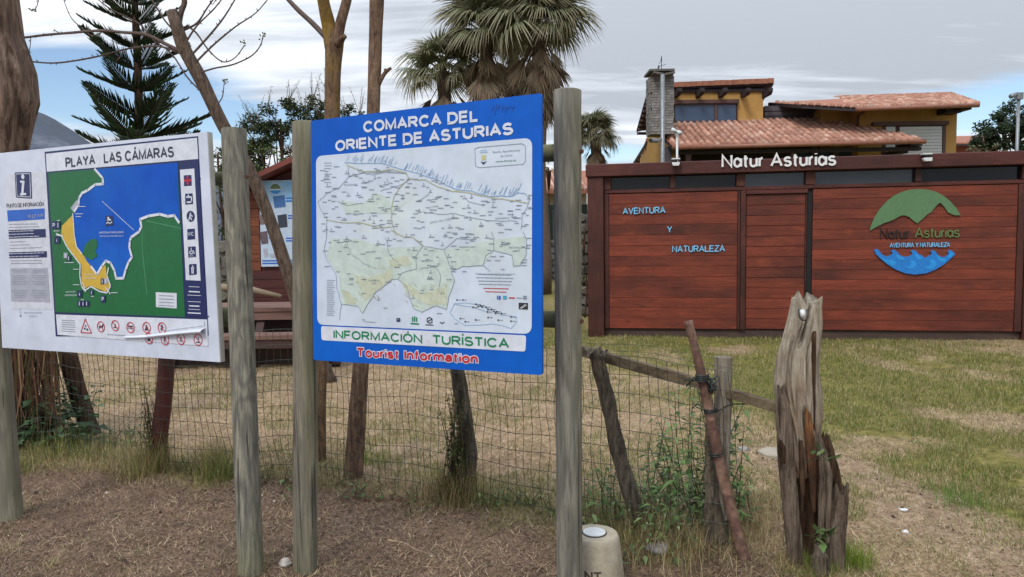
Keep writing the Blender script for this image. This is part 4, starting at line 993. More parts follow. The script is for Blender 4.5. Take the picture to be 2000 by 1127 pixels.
NAVY = flat('print_navy', rgb(24, 38, 92), .35); SEA = mat('print_sea_blue', rgb(20, 100, 192), rgb(4, 76, 182), rough=.5, spec=.25, scale=1.3, rnd=0, bump=0, fine=8, lo=.35, hi=.65)
LAND = flat('print_green', rgb(18, 104, 58), .35); SAND = flat('print_yellow', rgb(206, 172, 62), .35); PWHITE = flat('print_white', rgb(214, 220, 232), .35); PGREY = flat('print_grey', rgb(168, 172, 186), .4)
PRED = flat('print_red', rgb(196, 44, 56), .35); INK = flat('print_ink', rgb(52, 56, 72), .4); BLUEB = mat('board_blue', rgb(0, 98, 196), rgb(0, 80, 188), rough=.5, spec=.25, scale=.9, rnd=0, bump=0, fine=6)
BLUEB2 = flat('print_bright_blue', rgb(30, 98, 196), .35); PGREEN = flat('print_letter_green', rgb(16, 128, 84), .35); SILV = flat('board_aluminium', rgb(196, 196, 188), .5)
INKL = flat('print_soft_ink', rgb(134, 146, 162), .4); MAPW = mat('map_paper', rgb(204, 216, 230), rgb(196, 208, 226), rough=.35, scale=1.5, rnd=0, bump=0, fine=6, c3=rgb(206, 218, 212), c3s=1.4)
MAPG = flat('map_pale_green', rgb(196, 212, 206), .4); MAPY = flat('map_ochre_relief', rgb(194, 202, 180), .4); BNDL = flat('map_boundary', rgb(146, 158, 172), .4); MAPB = flat('map_blue_line', rgb(136, 176, 214), .4); MAPO = flat('map_road', rgb(184, 186, 150), .4)
WBOARD = mat('white_board', rgb(208, 216, 232), rgb(200, 208, 226), rough=.35, scale=1.2, rnd=0, bump=0, fine=6)

def boardquad(fr, c, th, m, rt, name='board'):
    q = [fr.uv(*p) for p in c]; return obj(name, MB().prism(q, 0, th), m, rt, world=False)
def rr_poly(q, r, n=5):     # rounded quad; q as uv corners
    out = []
    for i in range(4):
        p = Vector(q[i]); a = (Vector(q[i - 1]) - p).normalized() * r; b = (Vector(q[(i + 1) % 4]) - p).normalized() * r
        for k in range(n + 1):
            t = k / n; out.append(tuple(p + a * (1 - t) ** 2 + b * t ** 2))
    return out
class Print:
    def __init__(s, fr, rt): s.fr = fr; s.rt = rt; s.k = 0
    def poly(s, name, px, m, d, label=None, parent=None, rad=0):
        q = s.fr.P(px)
        if rad: q = rr_poly(q, rad)
        return obj(name, MB().prism(q, d, d + .0006), m, parent or s.rt, world=False, label=label)
    def strokes(s, name, lines, w, m, d, parent=None, label=None):
        mb = MB()
        for l in lines: mb.ribbon(s.fr.P(l), w if not isinstance(w, list) else w[0], d)
        o = obj(name, mb, m, parent or s.rt, world=False, label=label)
        if name in ('place_name', 'boundary_line', 'buoy_line', 'relief_hatching', 'graffiti', 'scratched_letters', 'road_line', 'inset_map'): o['kind'] = 'stuff'
        return o
    def txt(s, t, bl, br, h, m, d, bold=0, parent=None, name='lettering', label=None, wt=.17, out=0.0):
        if h > 7:
            for mb in drawn(s.fr, t, bl, br, h, d, wt, out=out): obj(name, mb, m, parent or s.rt, world=False, label=label)
            return
        o = obj(name, text(s.fr, t, bl, br, h, d, bold=min(bold, .0)), m, parent or s.rt, world=False, label=label)
        if h < 5: o['kind'] = 'stuff'
        return o
def tiny(mb, fr, x0, y0, x1, y1, d, n, R_, wmin=4, wmax=12, h=.0022, rot=0):
    for i in range(n):
        x = R_.uniform(x0, x1); y = R_.uniform(y0, y1); l = R_.uniform(wmin, wmax)
        mb.ribbon(fr.P([(x, y), (x + l, y - l * .04)]), h, d)
def para(mb, fr, p0, p1, q0, q1, rows, d, R_, h=.0022, fill=(.5, 1), center=False):
    """rows of broken strokes between left edge p0->p1 and right edge q0->q1 : small print too small to read"""
    for i in range(rows):
        t = (i + .5) / rows; a = (p0[0] + (p1[0] - p0[0]) * t, p0[1] + (p1[1] - p0[1]) * t); b = (q0[0] + (q1[0] - q0[0]) * t, q0[1] + (q1[1] - q0[1]) * t)
        L_ = R_.uniform(*fill); s0 = (1 - L_) / 2 if center else 0; x = s0
        while x < s0 + L_:
            l = R_.uniform(.04, .13); e = min(x + l, s0 + L_)
            mb.ribbon(fr.P([(a[0] + (b[0] - a[0]) * x, a[1] + (b[1] - a[1]) * x), (a[0] + (b[0] - a[0]) * e, a[1] + (b[1] - a[1]) * e)]), h, d); x = e + .02

# ---- sign 1: beach board
DR, DL = 3.44, 4.06
B1R = at(430, 707.5, DR); B1L = at(4.5, 679, DL); B1R.z = B1L.z = (B1R.z + B1L.z) / 2
F1 = Frame(B1L, B1R)
s1 = root('beach_sign', 'white board with a beach map headed PLAYA LAS CÁMARAS on round grey posts', 'sign', M=F1.M)
boardquad(F1, [(4.5, 679), (430, 707.5), (404.5, 257.5), (-14, 300.5)], .028, WBOARD, s1)
q1_ = [F1.uv(430, 707.5), F1.uv(404.5, 257.5)]
obj('board_edge', MB().hexa([(q1_[0][0] + .001, .001, q1_[0][1]), (q1_[0][0] + .003, .001, q1_[0][1]), (q1_[0][0] + .003, .029, q1_[0][1]), (q1_[0][0] + .001, .029, q1_[0][1]), (q1_[1][0] + .001, .001, q1_[1][1]), (q1_[1][0] + .003, .001, q1_[1][1]), (q1_[1][0] + .003, .029, q1_[1][1]), (q1_[1][0] + .001, .029, q1_[1][1])]), SILV, s1, world=False)
pr = Print(F1, s1)
z1 = lambda x, y: (x / 2.398, 250 + y / 2.398)
zl = lambda x, y: (x / 3.317, 300 + y / 3.317)
pr.poly('map_border', [z1(210, 112), z1(928, 38), z1(978, 972), z1(262, 976)], NAVY, -.0012)
pr.poly('title_panel', [z1(217, 121), z1(924, 46), z1(930, 145), z1(221, 205)], PWHITE, -.0022)
pr.poly('land_print', [z1(228, 211), z1(834, 162), z1(868, 885), z1(262, 862)], LAND, -.0022, label='green land of the beach map')
coast = [(448, 193), (485, 235), (487, 262), (450, 265), (415, 292), (388, 305), (374, 330), (372, 360), (352, 390)]
c2 = [(352, 500), (362, 555), (392, 592), (410, 625), (432, 650), (458, 685), (482, 645), (500, 622), (522, 632), (540, 668), (548, 704), (582, 703), (592, 665), (606, 628), (622, 605), (610, 560), (612, 530), (618, 512), (655, 486), (666, 462), (660, 428), (700, 412), (752, 404), (790, 414), (820, 410), (842, 442)]
pr.poly('sea_print', [z1(*p) for p in coast + [(345, 420)] + c2 + [(834, 162), (470, 192)]], SEA, -.0030, label='blue sea of the beach map')
pr.poly('beach_print', [z1(*p) for p in [(345, 405), (348, 440), (352, 500), (362, 555), (392, 592), (410, 625), (432, 650), (458, 685), (482, 655), (498, 640), (502, 690), (520, 740), (500, 768), (460, 752), (425, 738), (395, 755), (385, 720), (384, 640), (350, 600), (310, 550), (290, 500), (292, 460)]], SAND, -.0038, label='yellow beach of the map')
pr.poly('rock_print', [z1(*p) for p in [(360, 340), (372, 338), (370, 370), (345, 390), (334, 375)]], PGREY, -.0038)
pr.poly('islet_print', [z1(*p) for p in [(388, 592), (402, 545), (430, 520), (455, 520), (463, 550), (450, 575), (460, 600), (430, 618), (408, 606), (400, 600)]], LAND, -.0044)
pr.strokes('coast_line', [[z1(*p) for p in coast]], .013, PWHITE, -.0050)
pr.strokes('coast_line', [[z1(*p) for p in [(345, 400), (348, 440), (352, 500), (362, 555), (388, 590)]]], .006, PWHITE, -.0050)
pr.strokes('coast_line', [[z1(*p) for p in c2[4:]]], .013, PWHITE, -.0051)
pr.strokes('coast_line', [[z1(*p) for p in [(270, 500), (292, 505), (320, 560), (352, 602), (380, 640), (378, 690), (386, 740), (400, 762), (430, 742), (470, 765), (505, 772), (522, 740), (505, 690), (512, 655)]]], .007, PWHITE, -.0052)
pr.strokes('coast_line', [[z1(*p) for p in [(498, 745), (520, 777)]], [z1(*p) for p in [(392, 725), (405, 765)]], [z1(*p) for p in [(268, 495), (298, 507)]]], .006, PWHITE, -.0053)
dl = []
for i in range(24):
    t = i / 24; t2 = t + .024; f_ = lambda t: z1(482 + 150 * t, 343 + 137 * t); dl.append([f_(t), f_(t2)])
pr.strokes('buoy_line', dl, .0035, PWHITE, -.0040)
pr.strokes('panel_print', [[z1(670, 440), z1(668, 560), z1(690, 775)], [z1(690, 435), z1(850, 470)]], .006, flat('faded_green', rgb(64, 132, 92), .4), -.0028)
pr.poly('strip_print', [z1(836, 162), z1(930, 154), z1(972, 886), z1(870, 884)], NAVY, -.0024, label='navy strip of service symbols')
pr.poly('icon_column', [z1(845, 196), z1(912, 190), z1(942, 715), z1(873, 712)], PWHITE, -.0032)
icons = [(882, 246), (888, 332), (896, 414), (898, 497), (902, 580), (906, 662)]
for i, (x, y) in enumerate(icons):
    if i == 2:
        u, v = F1.uv(*z1(x, y)); o_ = obj('symbol', MB().disc((u, v), .026, -.0040), NAVY, s1, world=False)
    else: o_ = pr.poly('symbol', [z1(x - 17, y + 27), z1(x + 19, y + 24), z1(x + 17, y - 26), z1(x - 18, y - 24)], NAVY, -.0040, rad=.003)
    if i == 0: pr.strokes('cross', [[z1(x, y - 17), z1(x + 1, y + 17)], [z1(x - 14, y + 1), z1(x + 15, y - 1)]], .010, PRED, -.0050, o_)
    if i == 1: pr.strokes('tap', [[z1(x - 10, y - 8), z1(x + 12, y - 9), z1(x + 13, y + 8)], [z1(x - 2, y - 18), z1(x - 2, y - 6)], [z1(x - 8, y + 16), z1(x + 10, y + 15)]], .007, PWHITE, -.0050, o_)
    if i == 2: pr.strokes('figure', [[z1(x, y - 16), z1(x - 4, y + 2), z1(x - 8, y + 18)], [z1(x - 3, y), z1(x + 6, y + 16)], [z1(x, y - 8), z1(x + 9, y)]], .006, PWHITE, -.0050, o_)
    if i == 3: pr.txt('W.C.', z1(x - 14, y + 9), z1(x + 15, y + 8), 8, PWHITE, -.0050, .02, o_)
    if i == 4:
        pr.strokes('figure', [[z1(x - 3, y - 18), z1(x - 3, y - 4), z1(x + 8, y - 4), z1(x + 12, y + 7)], [z1(x - 8, y - 3), z1(x - 10, y + 5), z1(x - 2, y + 10), z1(x + 6, y + 5)]], .005, PWHITE, -.0050, o_); pr.txt('W.C.', z1(x - 11, y + 24), z1(x + 12, y + 22), 3.2, PWHITE, -.0050, .02, o_)
    if i == 5: pr.strokes('figure', [[z1(x, y - 17), z1(x, y - 14)], [z1(x - 6, y - 8), z1(x + 6, y - 8)], [z1(x - 4, y - 8), z1(x - 3, y + 18)], [z1(x + 3, y - 8), z1(x + 3, y + 18)]], .006, PWHITE, -.0050, o_)
R_ = random.Random(3); mb = MB()
for y in (742, 765, 782, 812, 832, 848, 865): para(mb, F1, z1(880, y - 5), z1(881, y + 5), z1(944, y - 2), z1(945, y + 8), 1, -.0036, R_, .006 if y in (765, 832, 865) else .0025, (.7, 1), True)
obj('small_print', mb, PWHITE, s1, world=False, kind='stuff')
pr.txt('PLAYA', z1(311, 187), z1(449, 171.5), 20, INK, -.0032, name='title', wt=.19); pr.txt('LAS CÁMARAS', z1(490, 166), z1(817, 137), 20.5, INK, -.0032, name='title', wt=.19)
# bottom strip with the peeled sheet
pr.poly('rules_strip', [z1(264, 873), z1(972, 897), z1(976, 1022), z1(272, 968)], PWHITE, -.0026)
WARN = []
def sym(x, y, kind, r=.036, d=-.0046):
    u, v = F1.uv(*z1(x, y)); o_ = None
    if kind == 't':
        h = r * 1.1; o_ = obj('warning_triangle', MB().ribbon([(u - h, v - h * .8), (u + h, v - h * .8), (u, v + h), (u - h, v - h * .8)], .005, d), PRED, s1, world=False)
        obj('pictogram', MB().disc((u - .008, v - .010), .006, d, 8).disc((u + .010, v - .014), .006, d, 8).disc((u, v + .004), .005, d, 8), INK, o_, world=False)
    else:
        o_ = obj('ban_sign', MB().ring((u, v), r * .78, .0045, d - .0004, 22).ribbon([(u - r * .5, v + r * .5), (u + r * .5, v - r * .5)], .0035, d - .0004), PRED, s1, world=False)
        k = MB()
        if kind == 'd': k.ribbon([(u - .013, v - .002), (u + .012, v + .002)], .009, d).ribbon([(u - .01, v), (u - .012, v - .014)], .003, d).ribbon([(u + .009, v), (u + .010, v - .014)], .003, d).disc((u + .015, v + .009), .005, d, 8)
        if kind == 'f': k.ribbon([(u - .012, v - .010), (u + .012, v - .010)], .004, d).prism([(u - .006, v - .006), (u + .006, v - .006), (u, v + .012)], d, d + .0003)
        if kind == 'c': k.ribbon([(u - .015, v + .006), (u + .015, v + .006)], .007, d).ribbon([(u - .02, v - .003), (u + .02, v - .003)], .003, d)
        if kind == 'a': k.prism([(u - .014, v - .014), (u + .014, v - .014), (u, v + .016)], d, d + .0003)
        if kind == 'p': k.disc((u, v + .012), .005, d, 8).ribbon([(u, v + .008), (u - .003, v - .014)], .006, d).ribbon([(u - .012, v - .006), (u + .010, v + .004)], .003, d)
        if kind == 'b': k.ribbon([(u - .012, v - .012), (u + .012, v - .012)], .005, d).ribbon([(u, v - .01), (u + .004, v + .014)], .004, d)
        obj('pictogram', k, INK, o_, world=False)
for x, y, k in ((405, 930, 't'), (476, 930, 'd'), (543, 925, 'f'), (615, 934, 'c'), (690, 934, 'a'), (762, 936, 'p')): sym(x, y, k)
for x, y, k in ((700, 985, 'a'), (775, 990, 'p'), (850, 988, 'f'), (930, 992, 'b')): sym(x, y, k, .036, -.0032)
R_ = random.Random(5); mb = MB(); para(mb, F1, z1(290, 895), z1(292, 955), z1(355, 897), z1(358, 960), 6, -.0036, R_, .0035, (.8, 1), True)
para(mb, F1, z1(505, 962), z1(505, 972), z1(588, 966), z1(588, 976), 1, -.0036, R_, .0035, (.9, 1)); obj('small_print', mb, INKL, s1, world=False, kind='stuff')
pe = MB()      # curled lower edge of the peeled sheet: a strip bending out of the board
e0 = [z1(590, 975), z1(690, 968), z1(790, 955), z1(880, 945), z1(965, 935)]; e1 = [z1(590, 986), z1(690, 985), z1(790, 975), z1(880, 966), z1(968, 962)]
for j in range(6):
    t = j / 5
    for i in range(5):
        a = F1.uv(*e0[i]); b_ = F1.uv(*e1[i]); ww = i / 4
        pe.v.append((a[0] + (b_[0] - a[0]) * t, -.006 - math.sin(t * math.pi * .95) * .030 * (.25 + ww * .75), a[1] + (b_[1] - a[1]) * t))
for j in range(5):
    for i in range(4): a = j * 5 + i; pe.f.append((a, a + 1, a + 6, a + 5))
obj('peeled_sheet', pe, PWHITE, s1, world=False, smooth=True, label='curling lower edge of the rules sheet')
pr.poly('peeled_sheet', [z1(775, 948), z1(960, 925), z1(962, 900), z1(935, 905), z1(900, 922), z1(800, 938)], PWHITE, -.0056)
# symbols on the map
for x, y, w_, h_ in ((258, 455, 10, 17), (277, 455, 10, 17), (272, 525, 13, 17), (312, 597, 9, 13), (327, 610, 8, 12), (378, 776, 11, 16), (487, 800, 11, 16), (377, 822, 10, 13), (394, 822, 10, 13), (411, 822, 10, 13), (484, 718, 8, 13), (500, 717, 9, 13), (434, 770, 8, 10)):
    o_ = pr.poly('map_symbol', [z1(x - w_, y + h_), z1(x + w_, y + h_), z1(x + w_, y - h_), z1(x - w_, y - h_)], NAVY if x not in (312, 500) else PGREY, -.0056)
    if (x, y) in ((258, 455), (487, 800)): pr.txt('P', z1(x - 5, y + 10), z1(x + 6, y + 10), 8, PWHITE, -.0066, .03, o_)
    elif (x, y) in ((272, 525), (378, 776)): pr.txt('i', z1(x - 3, y + 10), z1(x + 3, y + 10), 8, PWHITE, -.0066, .04, o_)
    else: pr.strokes('figure', [[z1(x, y - h_ * .6), z1(x, y + h_ * .6)]], .005, PWHITE, -.0066, o_)
o_ = pr.poly('bathing_symbol', [z1(499, 460), z1(535, 456), z1(532, 410), z1(497, 412)], NAVY, -.0046)
u, v = F1.uv(*z1(512, 422)); obj('swimmer', MB().disc((u, v), .007, -.0056, 10).prism([(u - .012, v - .012), (u + .022, v - .012), (u + .004, v + .002)], -.0056, -.0053).ribbon([(u - .015, v - .026), (u - .005, v - .020), (u + .008, v - .027), (u + .024, v - .020)], .005, -.0056), PWHITE, o_, world=False)
pr.txt('LIMITE ZONA DE BAÑO SEGURO', z1(468, 494), z1(584, 492), 3.4, PWHITE, -.0046, .01, name='small_print'); pr.txt('bathing zone limit 200 metres', z1(472, 509), z1(582, 508), 2.8, PWHITE, -.0046, .0, name='small_print')
pr.txt('PUNTO DE', z1(313, 771), z1(356, 770), 3, PWHITE, -.0046, .01, name='small_print'); pr.txt('INFORMACIÓN', z1(308, 787), z1(364, 786), 3, PWHITE, -.0046, .01, name='small_print')
pr.txt('PLAYA DE', z1(402, 690), z1(440, 690), 3, PWHITE, -.0056, .01, name='small_print'); pr.txt('LAS CÁMARAS', z1(396, 706), z1(452, 707), 3, PWHITE, -.0056, .01, name='small_print')
R_ = random.Random(8); mb = MB()
for x, y, l in ((272, 433, 14), (257, 482, 25), (306, 630, 45), (348, 661, 24), (348, 734, 28), (384, 804, 14), (432, 788, 12), (525, 771, 30), (360, 368, 45), (358, 402, 34), (360, 415, 24)): mb.ribbon(F1.P([z1(x, y), z1(x + l, y)]), .003, -.0058)
obj('small_print', mb, PWHITE, s1, world=False, kind='stuff')
o_ = pr.poly('notice', [z1(733, 838), z1(830, 845), z1(830, 773), z1(732, 769)], PWHITE, -.0032, label='small white notice over the green land')
mb = MB(); para(mb, F1, z1(742, 776), z1(742, 838), z1(822, 780), z1(822, 842), 4, -.0040, R_, .0035, (.8, 1), True); obj('small_print', mb, INKL, o_, world=False, kind='stuff')
# left column
o_ = pr.poly('information_panel', [zl(34, 140), zl(300, 108), zl(345, 1010), zl(78, 1005)], flat('print_white_warm', rgb(208, 212, 224), .4), -.0010)
o_ = pr.poly('information_symbol', [zl(106, 285), zl(210, 292), zl(204, 120), zl(98, 122)], NAVY, -.0022, rad=.008, label='navy information symbol with a white i')
u0_, v0_ = F1.uv(*zl(153, 150)); pr.poly('border', [zl(113, 278), zl(203, 284), zl(198, 128), zl(105, 130)], PWHITE, -.0028, parent=o_, rad=.006); pr.poly('field', [zl(116, 274), zl(199, 279), zl(195, 132), zl(108, 134)], NAVY, -.0034, parent=o_, rad=.005)
obj('letter_i', MB().disc((u0_, v0_), .013, -.0044, 14).ribbon(F1.P([zl(138, 182), zl(160, 182), zl(152, 262), zl(172, 262)]), .011, -.0044).ribbon(F1.P([zl(155, 182), zl(150, 262)]), .017, -.0045).ribbon(F1.P([zl(138, 264), zl(152, 266)]), .011, -.0044), PWHITE, o_, world=False)
pr.txt('PUNTO DE INFORMACIÓN', zl(46, 352), zl(287, 340), 8, INK, -.0022, wt=.15)
def bluebar(a, b, c, d, m, rows):
    o_ = pr.poly('text_bar', [a, b, c, d], m, -.0022)
    if rows:
        mb = MB(); para(mb, F1, a, d, b, c, rows, -.0030, random.Random(rows), .0030, (.6, .95)); obj('small_print', mb, PWHITE, o_, world=False, kind='stuff')
bluebar(zl(48, 368), zl(290, 355), zl(292, 424), zl(54, 440), BLUEB2, 0)
pr.strokes('scratched_letters', [[zl(185, 395), zl(190, 415), zl(200, 395), zl(205, 415)], [zl(215, 395), zl(212, 415), zl(228, 412), zl(226, 398), zl(240, 395)], [zl(245, 410), zl(255, 392), zl(262, 410)], [zl(268, 410), zl(268, 390), zl(282, 408), zl(284, 388)]], .003, PGREY, -.0032)
bluebar(zl(57, 495), zl(297, 488), zl(299, 542), zl(60, 552), NAVY, 3); bluebar(zl(60, 640), zl(305, 632), zl(306, 672), zl(62, 678), NAVY, 2)
mb = MB(); para(mb, F1, zl(60, 448), zl(62, 488), zl(290, 445), zl(292, 482), 2, -.0022, R_, .0034, (.5, 1)); para(mb, F1, zl(66, 562), zl(66, 625), zl(292, 556), zl(296, 618), 3, -.0022, R_, .0034, (.4, .95)); para(mb, F1, zl(72, 686), zl(74, 720), zl(285, 684), zl(287, 718), 2, -.0022, R_, .0034, (.9, 1)); obj('small_print', mb, INKL, s1, world=False, kind='stuff')
o_ = pr.poly('grey_panel', [zl(68, 742), zl(312, 740), zl(324, 962), zl(76, 956)], PGREY, -.0022, label='grey panel of fine print'); mb = MB()
for a, b_ in ((75, 185), (200, 310)):
    for y0, n_ in ((750, 2), (785, 3), (822, 3), (880, 5)): para(mb, F1, zl(a, y0), zl(a + 4, y0 + n_ * 11), zl(b_, y0), zl(b_ + 4, y0 + n_ * 11), n_, -.0030, R_, .0022, (.6, .95), True)
obj('small_print', mb, INKL, o_, world=False, kind='stuff')
u, v = F1.uv(*zl(135, 1052)); obj('crest', MB().prism([(u - .009, v + .006), (u, v - .006), (u + .009, v + .006), (u, v + .001)], -.0024, -.0020), INK, s1, world=False)
u, v = F1.uv(*zl(133, 1010)); obj('crest', MB().ring((u, v), .009, .002, -.0024, 8).ring((u, v - .02), .007, .002, -.0024, 6), PGREY, s1, world=False)
pr.txt('Excmo. Ayuntamiento', zl(158, 1034), zl(272, 1034), 3, INKL, -.0024, .01, name='small_print'); pr.txt('de Llanes', zl(192, 1056), zl(240, 1056), 3, INKL, -.0024, .01, name='small_print')
for x, y in ((942, 238), (980, 883)): 
    u, v = F1.uv(*z1(x, y)); obj('rivet', MB().disc((u - .004, v), .004, -.0012, 8), INK, s1, world=False)
# posts and rails of sign 1
P1 = sign_post(s1, at(457, 253, 3.52), gnd(491, 1130), .0575, .0585, POSTA, 2, label='grey post with swirling knotty grain')
P0b = Vector((at(24, 1030, 4.20).x, 4.20, 0)); P0 = sign_post(s1, Vector((P0b.x - .03, P0b.y, 1.98)), P0b, .058, .062, POSTB, 3)
bolt(s1, 482, 345, 3.455); bolt(s1, 487.5, 617, 3.46)
def rail(rt, pa, Ya, pb, Yb, r, m, seed): return obj('rail', logtube([at(*pa, Ya).lerp(at(*pb, Yb), i / 12) for i in range(13)], r, seed, 16), m, rt, smooth=True)
RAILM = postwood('rail_wood', rgb(130, 124, 104), rgb(84, 80, 66), rgb(104, 110, 58), -3, 4)
zA = at(428, 347, 3.58).z; zB = at(428, 622, 3.58).z
for z in (zA, zB):
    a = Vector((P0b.x, P0b.y + .03, z)); b_ = Vector((at(470, 600, 3.60).x, 3.60, z)); obj('rail', logtube([a.lerp(b_, i / 12) for i in range(13)], .034 if z == zA else .05, 5, 16), RAILM, s1, smooth=True)
# ---- sign 2: tourist map
D2L, D2R = 3.34, 2.83
C_L = at(612, 703, D2L); C_R = at(1058.5, 733, D2R); zm = (C_L.z + C_R.z) / 2; C_L.z = C_R.z = zm
F2 = Frame(C_L, C_R)
s2 = root('tourist_sign', 'blue framed tourist map board headed COMARCA DEL ORIENTE DE ASTURIAS', 'sign', M=F2.M)
q = [F2.uv(*p) for p in ((612, 703), (1058.5, 733), (1057, 182), (607, 236))]
obj('board', MB().prism(rr_poly(q, .012), 0, .016), BLUEB, s2, world=False)
e = [q[1], q[2]]
pr = Print(F2, s2)
z2 = lambda x, y: (600 + x / 3.887, 170 + y / 3.887)
z3 = lambda x, y: (600 + x / 3.887, 450 + y / 3.887)
pr.poly('map_panel', [z3(78, 715), z3(1705, 787), z2(1709, 385), z2(68, 525)], MAPW, -.0014, rad=.035, label='pale printed road map panel')
pr.poly('text_panel', [z3(110, 833), z3(1658, 920), z3(1663, 797), z3(107, 726)], PWHITE, -.0014, rad=.012)
pr.txt('COMARCA DEL', z2(430, 347), z2(1303, 262), 22, PWHITE, -.0022, name='title', wt=.21); pr.txt('ORIENTE DE ASTURIAS', z2(218, 490), z2(1565, 362), 21.5, PWHITE, -.0022, name='title', wt=.21)
pr.txt('INFORMACIÓN  TURÍSTICA', z3(203, 820), z3(1535, 894), 16.5, PGREEN, -.0024, name='title', wt=.17)
pr.txt('Tourist Information', z3(378, 958), z3(1298, 1012), 17.5, PWHITE, -.0016, name='title_outline', wt=.20, out=.085); pr.txt('Tourist Information', z3(378, 958), z3(1298, 1012), 17.5, PRED, -.0026, name='title', wt=.20)
pr.strokes('graffiti', [[z2(1400 + i * 26, 185 + 25 * math.sin(i * 2.1)), z2(1412 + i * 26, 140 - 8 * math.sin(i)), z2(1424 + i * 26, 180 - i * 4)] for i in range(7)], .003, flat('marker_blue', rgb(6, 80, 172), .4), -.0018)
# relief tints
for pts in ([(240, 860), (430, 880), (520, 800), (600, 830), (650, 900), (760, 870), (640, 960), (300, 960)],): pr.poly('region_tint', [z2(*p) for p in pts], MAPG, -.0022)
pr.poly('region_tint', [z3(*p) for p in [(150, 200), (240, 340), (265, 560), (390, 575), (425, 630), (460, 560), (520, 470), (600, 410), (650, 370), (690, 370), (760, 430), (810, 590), (870, 620), (980, 570), (1060, 600), (1080, 500), (1120, 380), (1095, 310), (1040, 150), (880, 120), (600, 130), (380, 60), (180, 60)]], MAPG, -.0022)
pr.poly('region_tint', [z3(*p) for p in [(1045, 145), (1420, 70), (1655, 40), (1665, 200), (1600, 275), (1560, 280), (1560, 190), (1420, 150), (1340, 260), (1180, 275), (1100, 310)]], MAPG, -.0022)
for pts in ([(360, 340), (480, 360), (650, 290), (655, 360), (520, 470), (440, 540), (400, 430)], [(620, 220), (760, 190), (800, 260), (640, 280)], [(700, 370), (760, 400), (880, 480), (1060, 420), (1060, 560), (900, 560), (760, 470)], [(260, 440), (330, 470), (380, 560), (300, 560)]): pr.poly('relief_tint', [z3(*p) for p in pts], MAPY, -.0028)
R_ = random.Random(21); L1 = []; L2 = []; L3 = []
def wig(pts, n=3, a=3):
    out = []
    for i in range(len(pts) - 1):
        for k in range(n): t = k / n; out.append((pts[i][0] + (pts[i + 1][0] - pts[i][0]) * t + R_.uniform(-a, a), pts[i][1] + (pts[i + 1][1] - pts[i][1]) * t + R_.uniform(-a, a)))
    return out + [pts[-1]]
coastm = [(290, 572), (420, 580), (560, 580), (640, 600), (740, 632), (840, 650), (920, 685), (1000, 705), (1060, 745), (1140, 780), (1250, 790), (1390, 830), (1480, 825), (1560, 830), (1600, 800), (1650, 805)]
pr.strokes('coast_line', [[z2(*p) for p in wig(coastm, 3, 3)]], .0028, MAPB, -.0034)
lines = [wig([(310, 600), (320, 680), (250, 760), (150, 810), (85, 870), (110, 940), (150, 1000), (150, 1127)]), wig([(320, 680), (430, 650), (500, 670), (590, 640), (700, 650), (760, 660)]), wig([(380, 610), (400, 650), (600, 650), (740, 655)]),
    wig([(1650, 805), (1690, 850), (1670, 920), (1640, 960), (1625, 1080)]), wig([(880, 950), (1000, 965), (1130, 960), (1250, 990), (1380, 1010), (1600, 1020)], 4, 5), wig([(560, 790), (620, 770), (720, 740), (800, 690)]), wig([(1190, 820), (1230, 870), (1340, 900)]), wig([(850, 870), (930, 810)]), wig([(230, 860), (300, 900), (430, 880)]), wig([(610, 690), (620, 740)])]
pr.strokes('boundary_line', [[z2(*p) for p in l] for l in lines], .0020, BNDL, -.0034)
l3 = [wig([(150, 0), (150, 60), (130, 130), (150, 220), (220, 330), (230, 440), (262, 560), (250, 680)]), wig([(262, 560), (390, 575), (425, 630), (460, 560), (520, 470), (600, 410), (650, 370), (690, 370)]), wig([(690, 370), (760, 430), (790, 540), (810, 590), (870, 620), (980, 570), (1060, 600), (1080, 500), (1120, 380), (1095, 310), (1180, 275), (1340, 265), (1390, 310)]),
    wig([(690, 370), (720, 320), (830, 295), (830, 190), (880, 120), (820, 70)]), wig([(880, 120), (1040, 145), (1140, 60), (1250, 70)]), wig([(1340, 265), (1360, 190), (1420, 150), (1420, 60), (1400, 10)]), wig([(1420, 150), (1560, 190), (1570, 270), (1620, 265), (1665, 180), (1665, 60), (1640, 10)]), wig([(1040, 145), (1100, 300)]), wig([(860, 290), (980, 275), (1020, 350), (1000, 470)], 4, 6), wig([(600, 60), (620, 180), (700, 250)], 4, 8), wig([(280, 60), (350, 200), (520, 290)], 4, 8)]
pr.strokes('boundary_line', [[z3(*p) for p in l] for l in l3], .0022, BNDL, -.0034)
roads = [[z2(*p) for p in wig([(300, 590), (420, 640), (560, 640), (650, 625), (750, 650), (780, 700), (900, 705), (1000, 760), (1100, 790), (1240, 805), (1400, 840), (1560, 860), (1680, 880)], 4, 3)], [z2(*p) for p in wig([(780, 690), (710, 760), (660, 830), (640, 930), (650, 1050), (680, 1127)], 4, 3)], [z2(*p) for p in wig([(150, 1010), (280, 1030), (400, 1025), (540, 1070), (640, 1060)], 4, 3)], [z3(*p) for p in wig([(640, 0), (740, 50), (800, 50), (880, 110)], 4, 3)]]
pr.strokes('road_line', roads, .0038, MAPO, -.0032)
sl_ = []
for i in range(95):
    t = R_.random(); x = 290 + 1330 * t; y = np.interp(x, [p[0] for p in coastm], [p[1] for p in coastm]); hh_ = R_.uniform(20, 75); sl_.append([z2(x, y - R_.uniform(2, 20)), z2(x + hh_ * .36, y - hh_)])
pr.strokes('place_name', sl_, .0018, MAPB, -.0036)
mb = MB(); pal_pts = 0
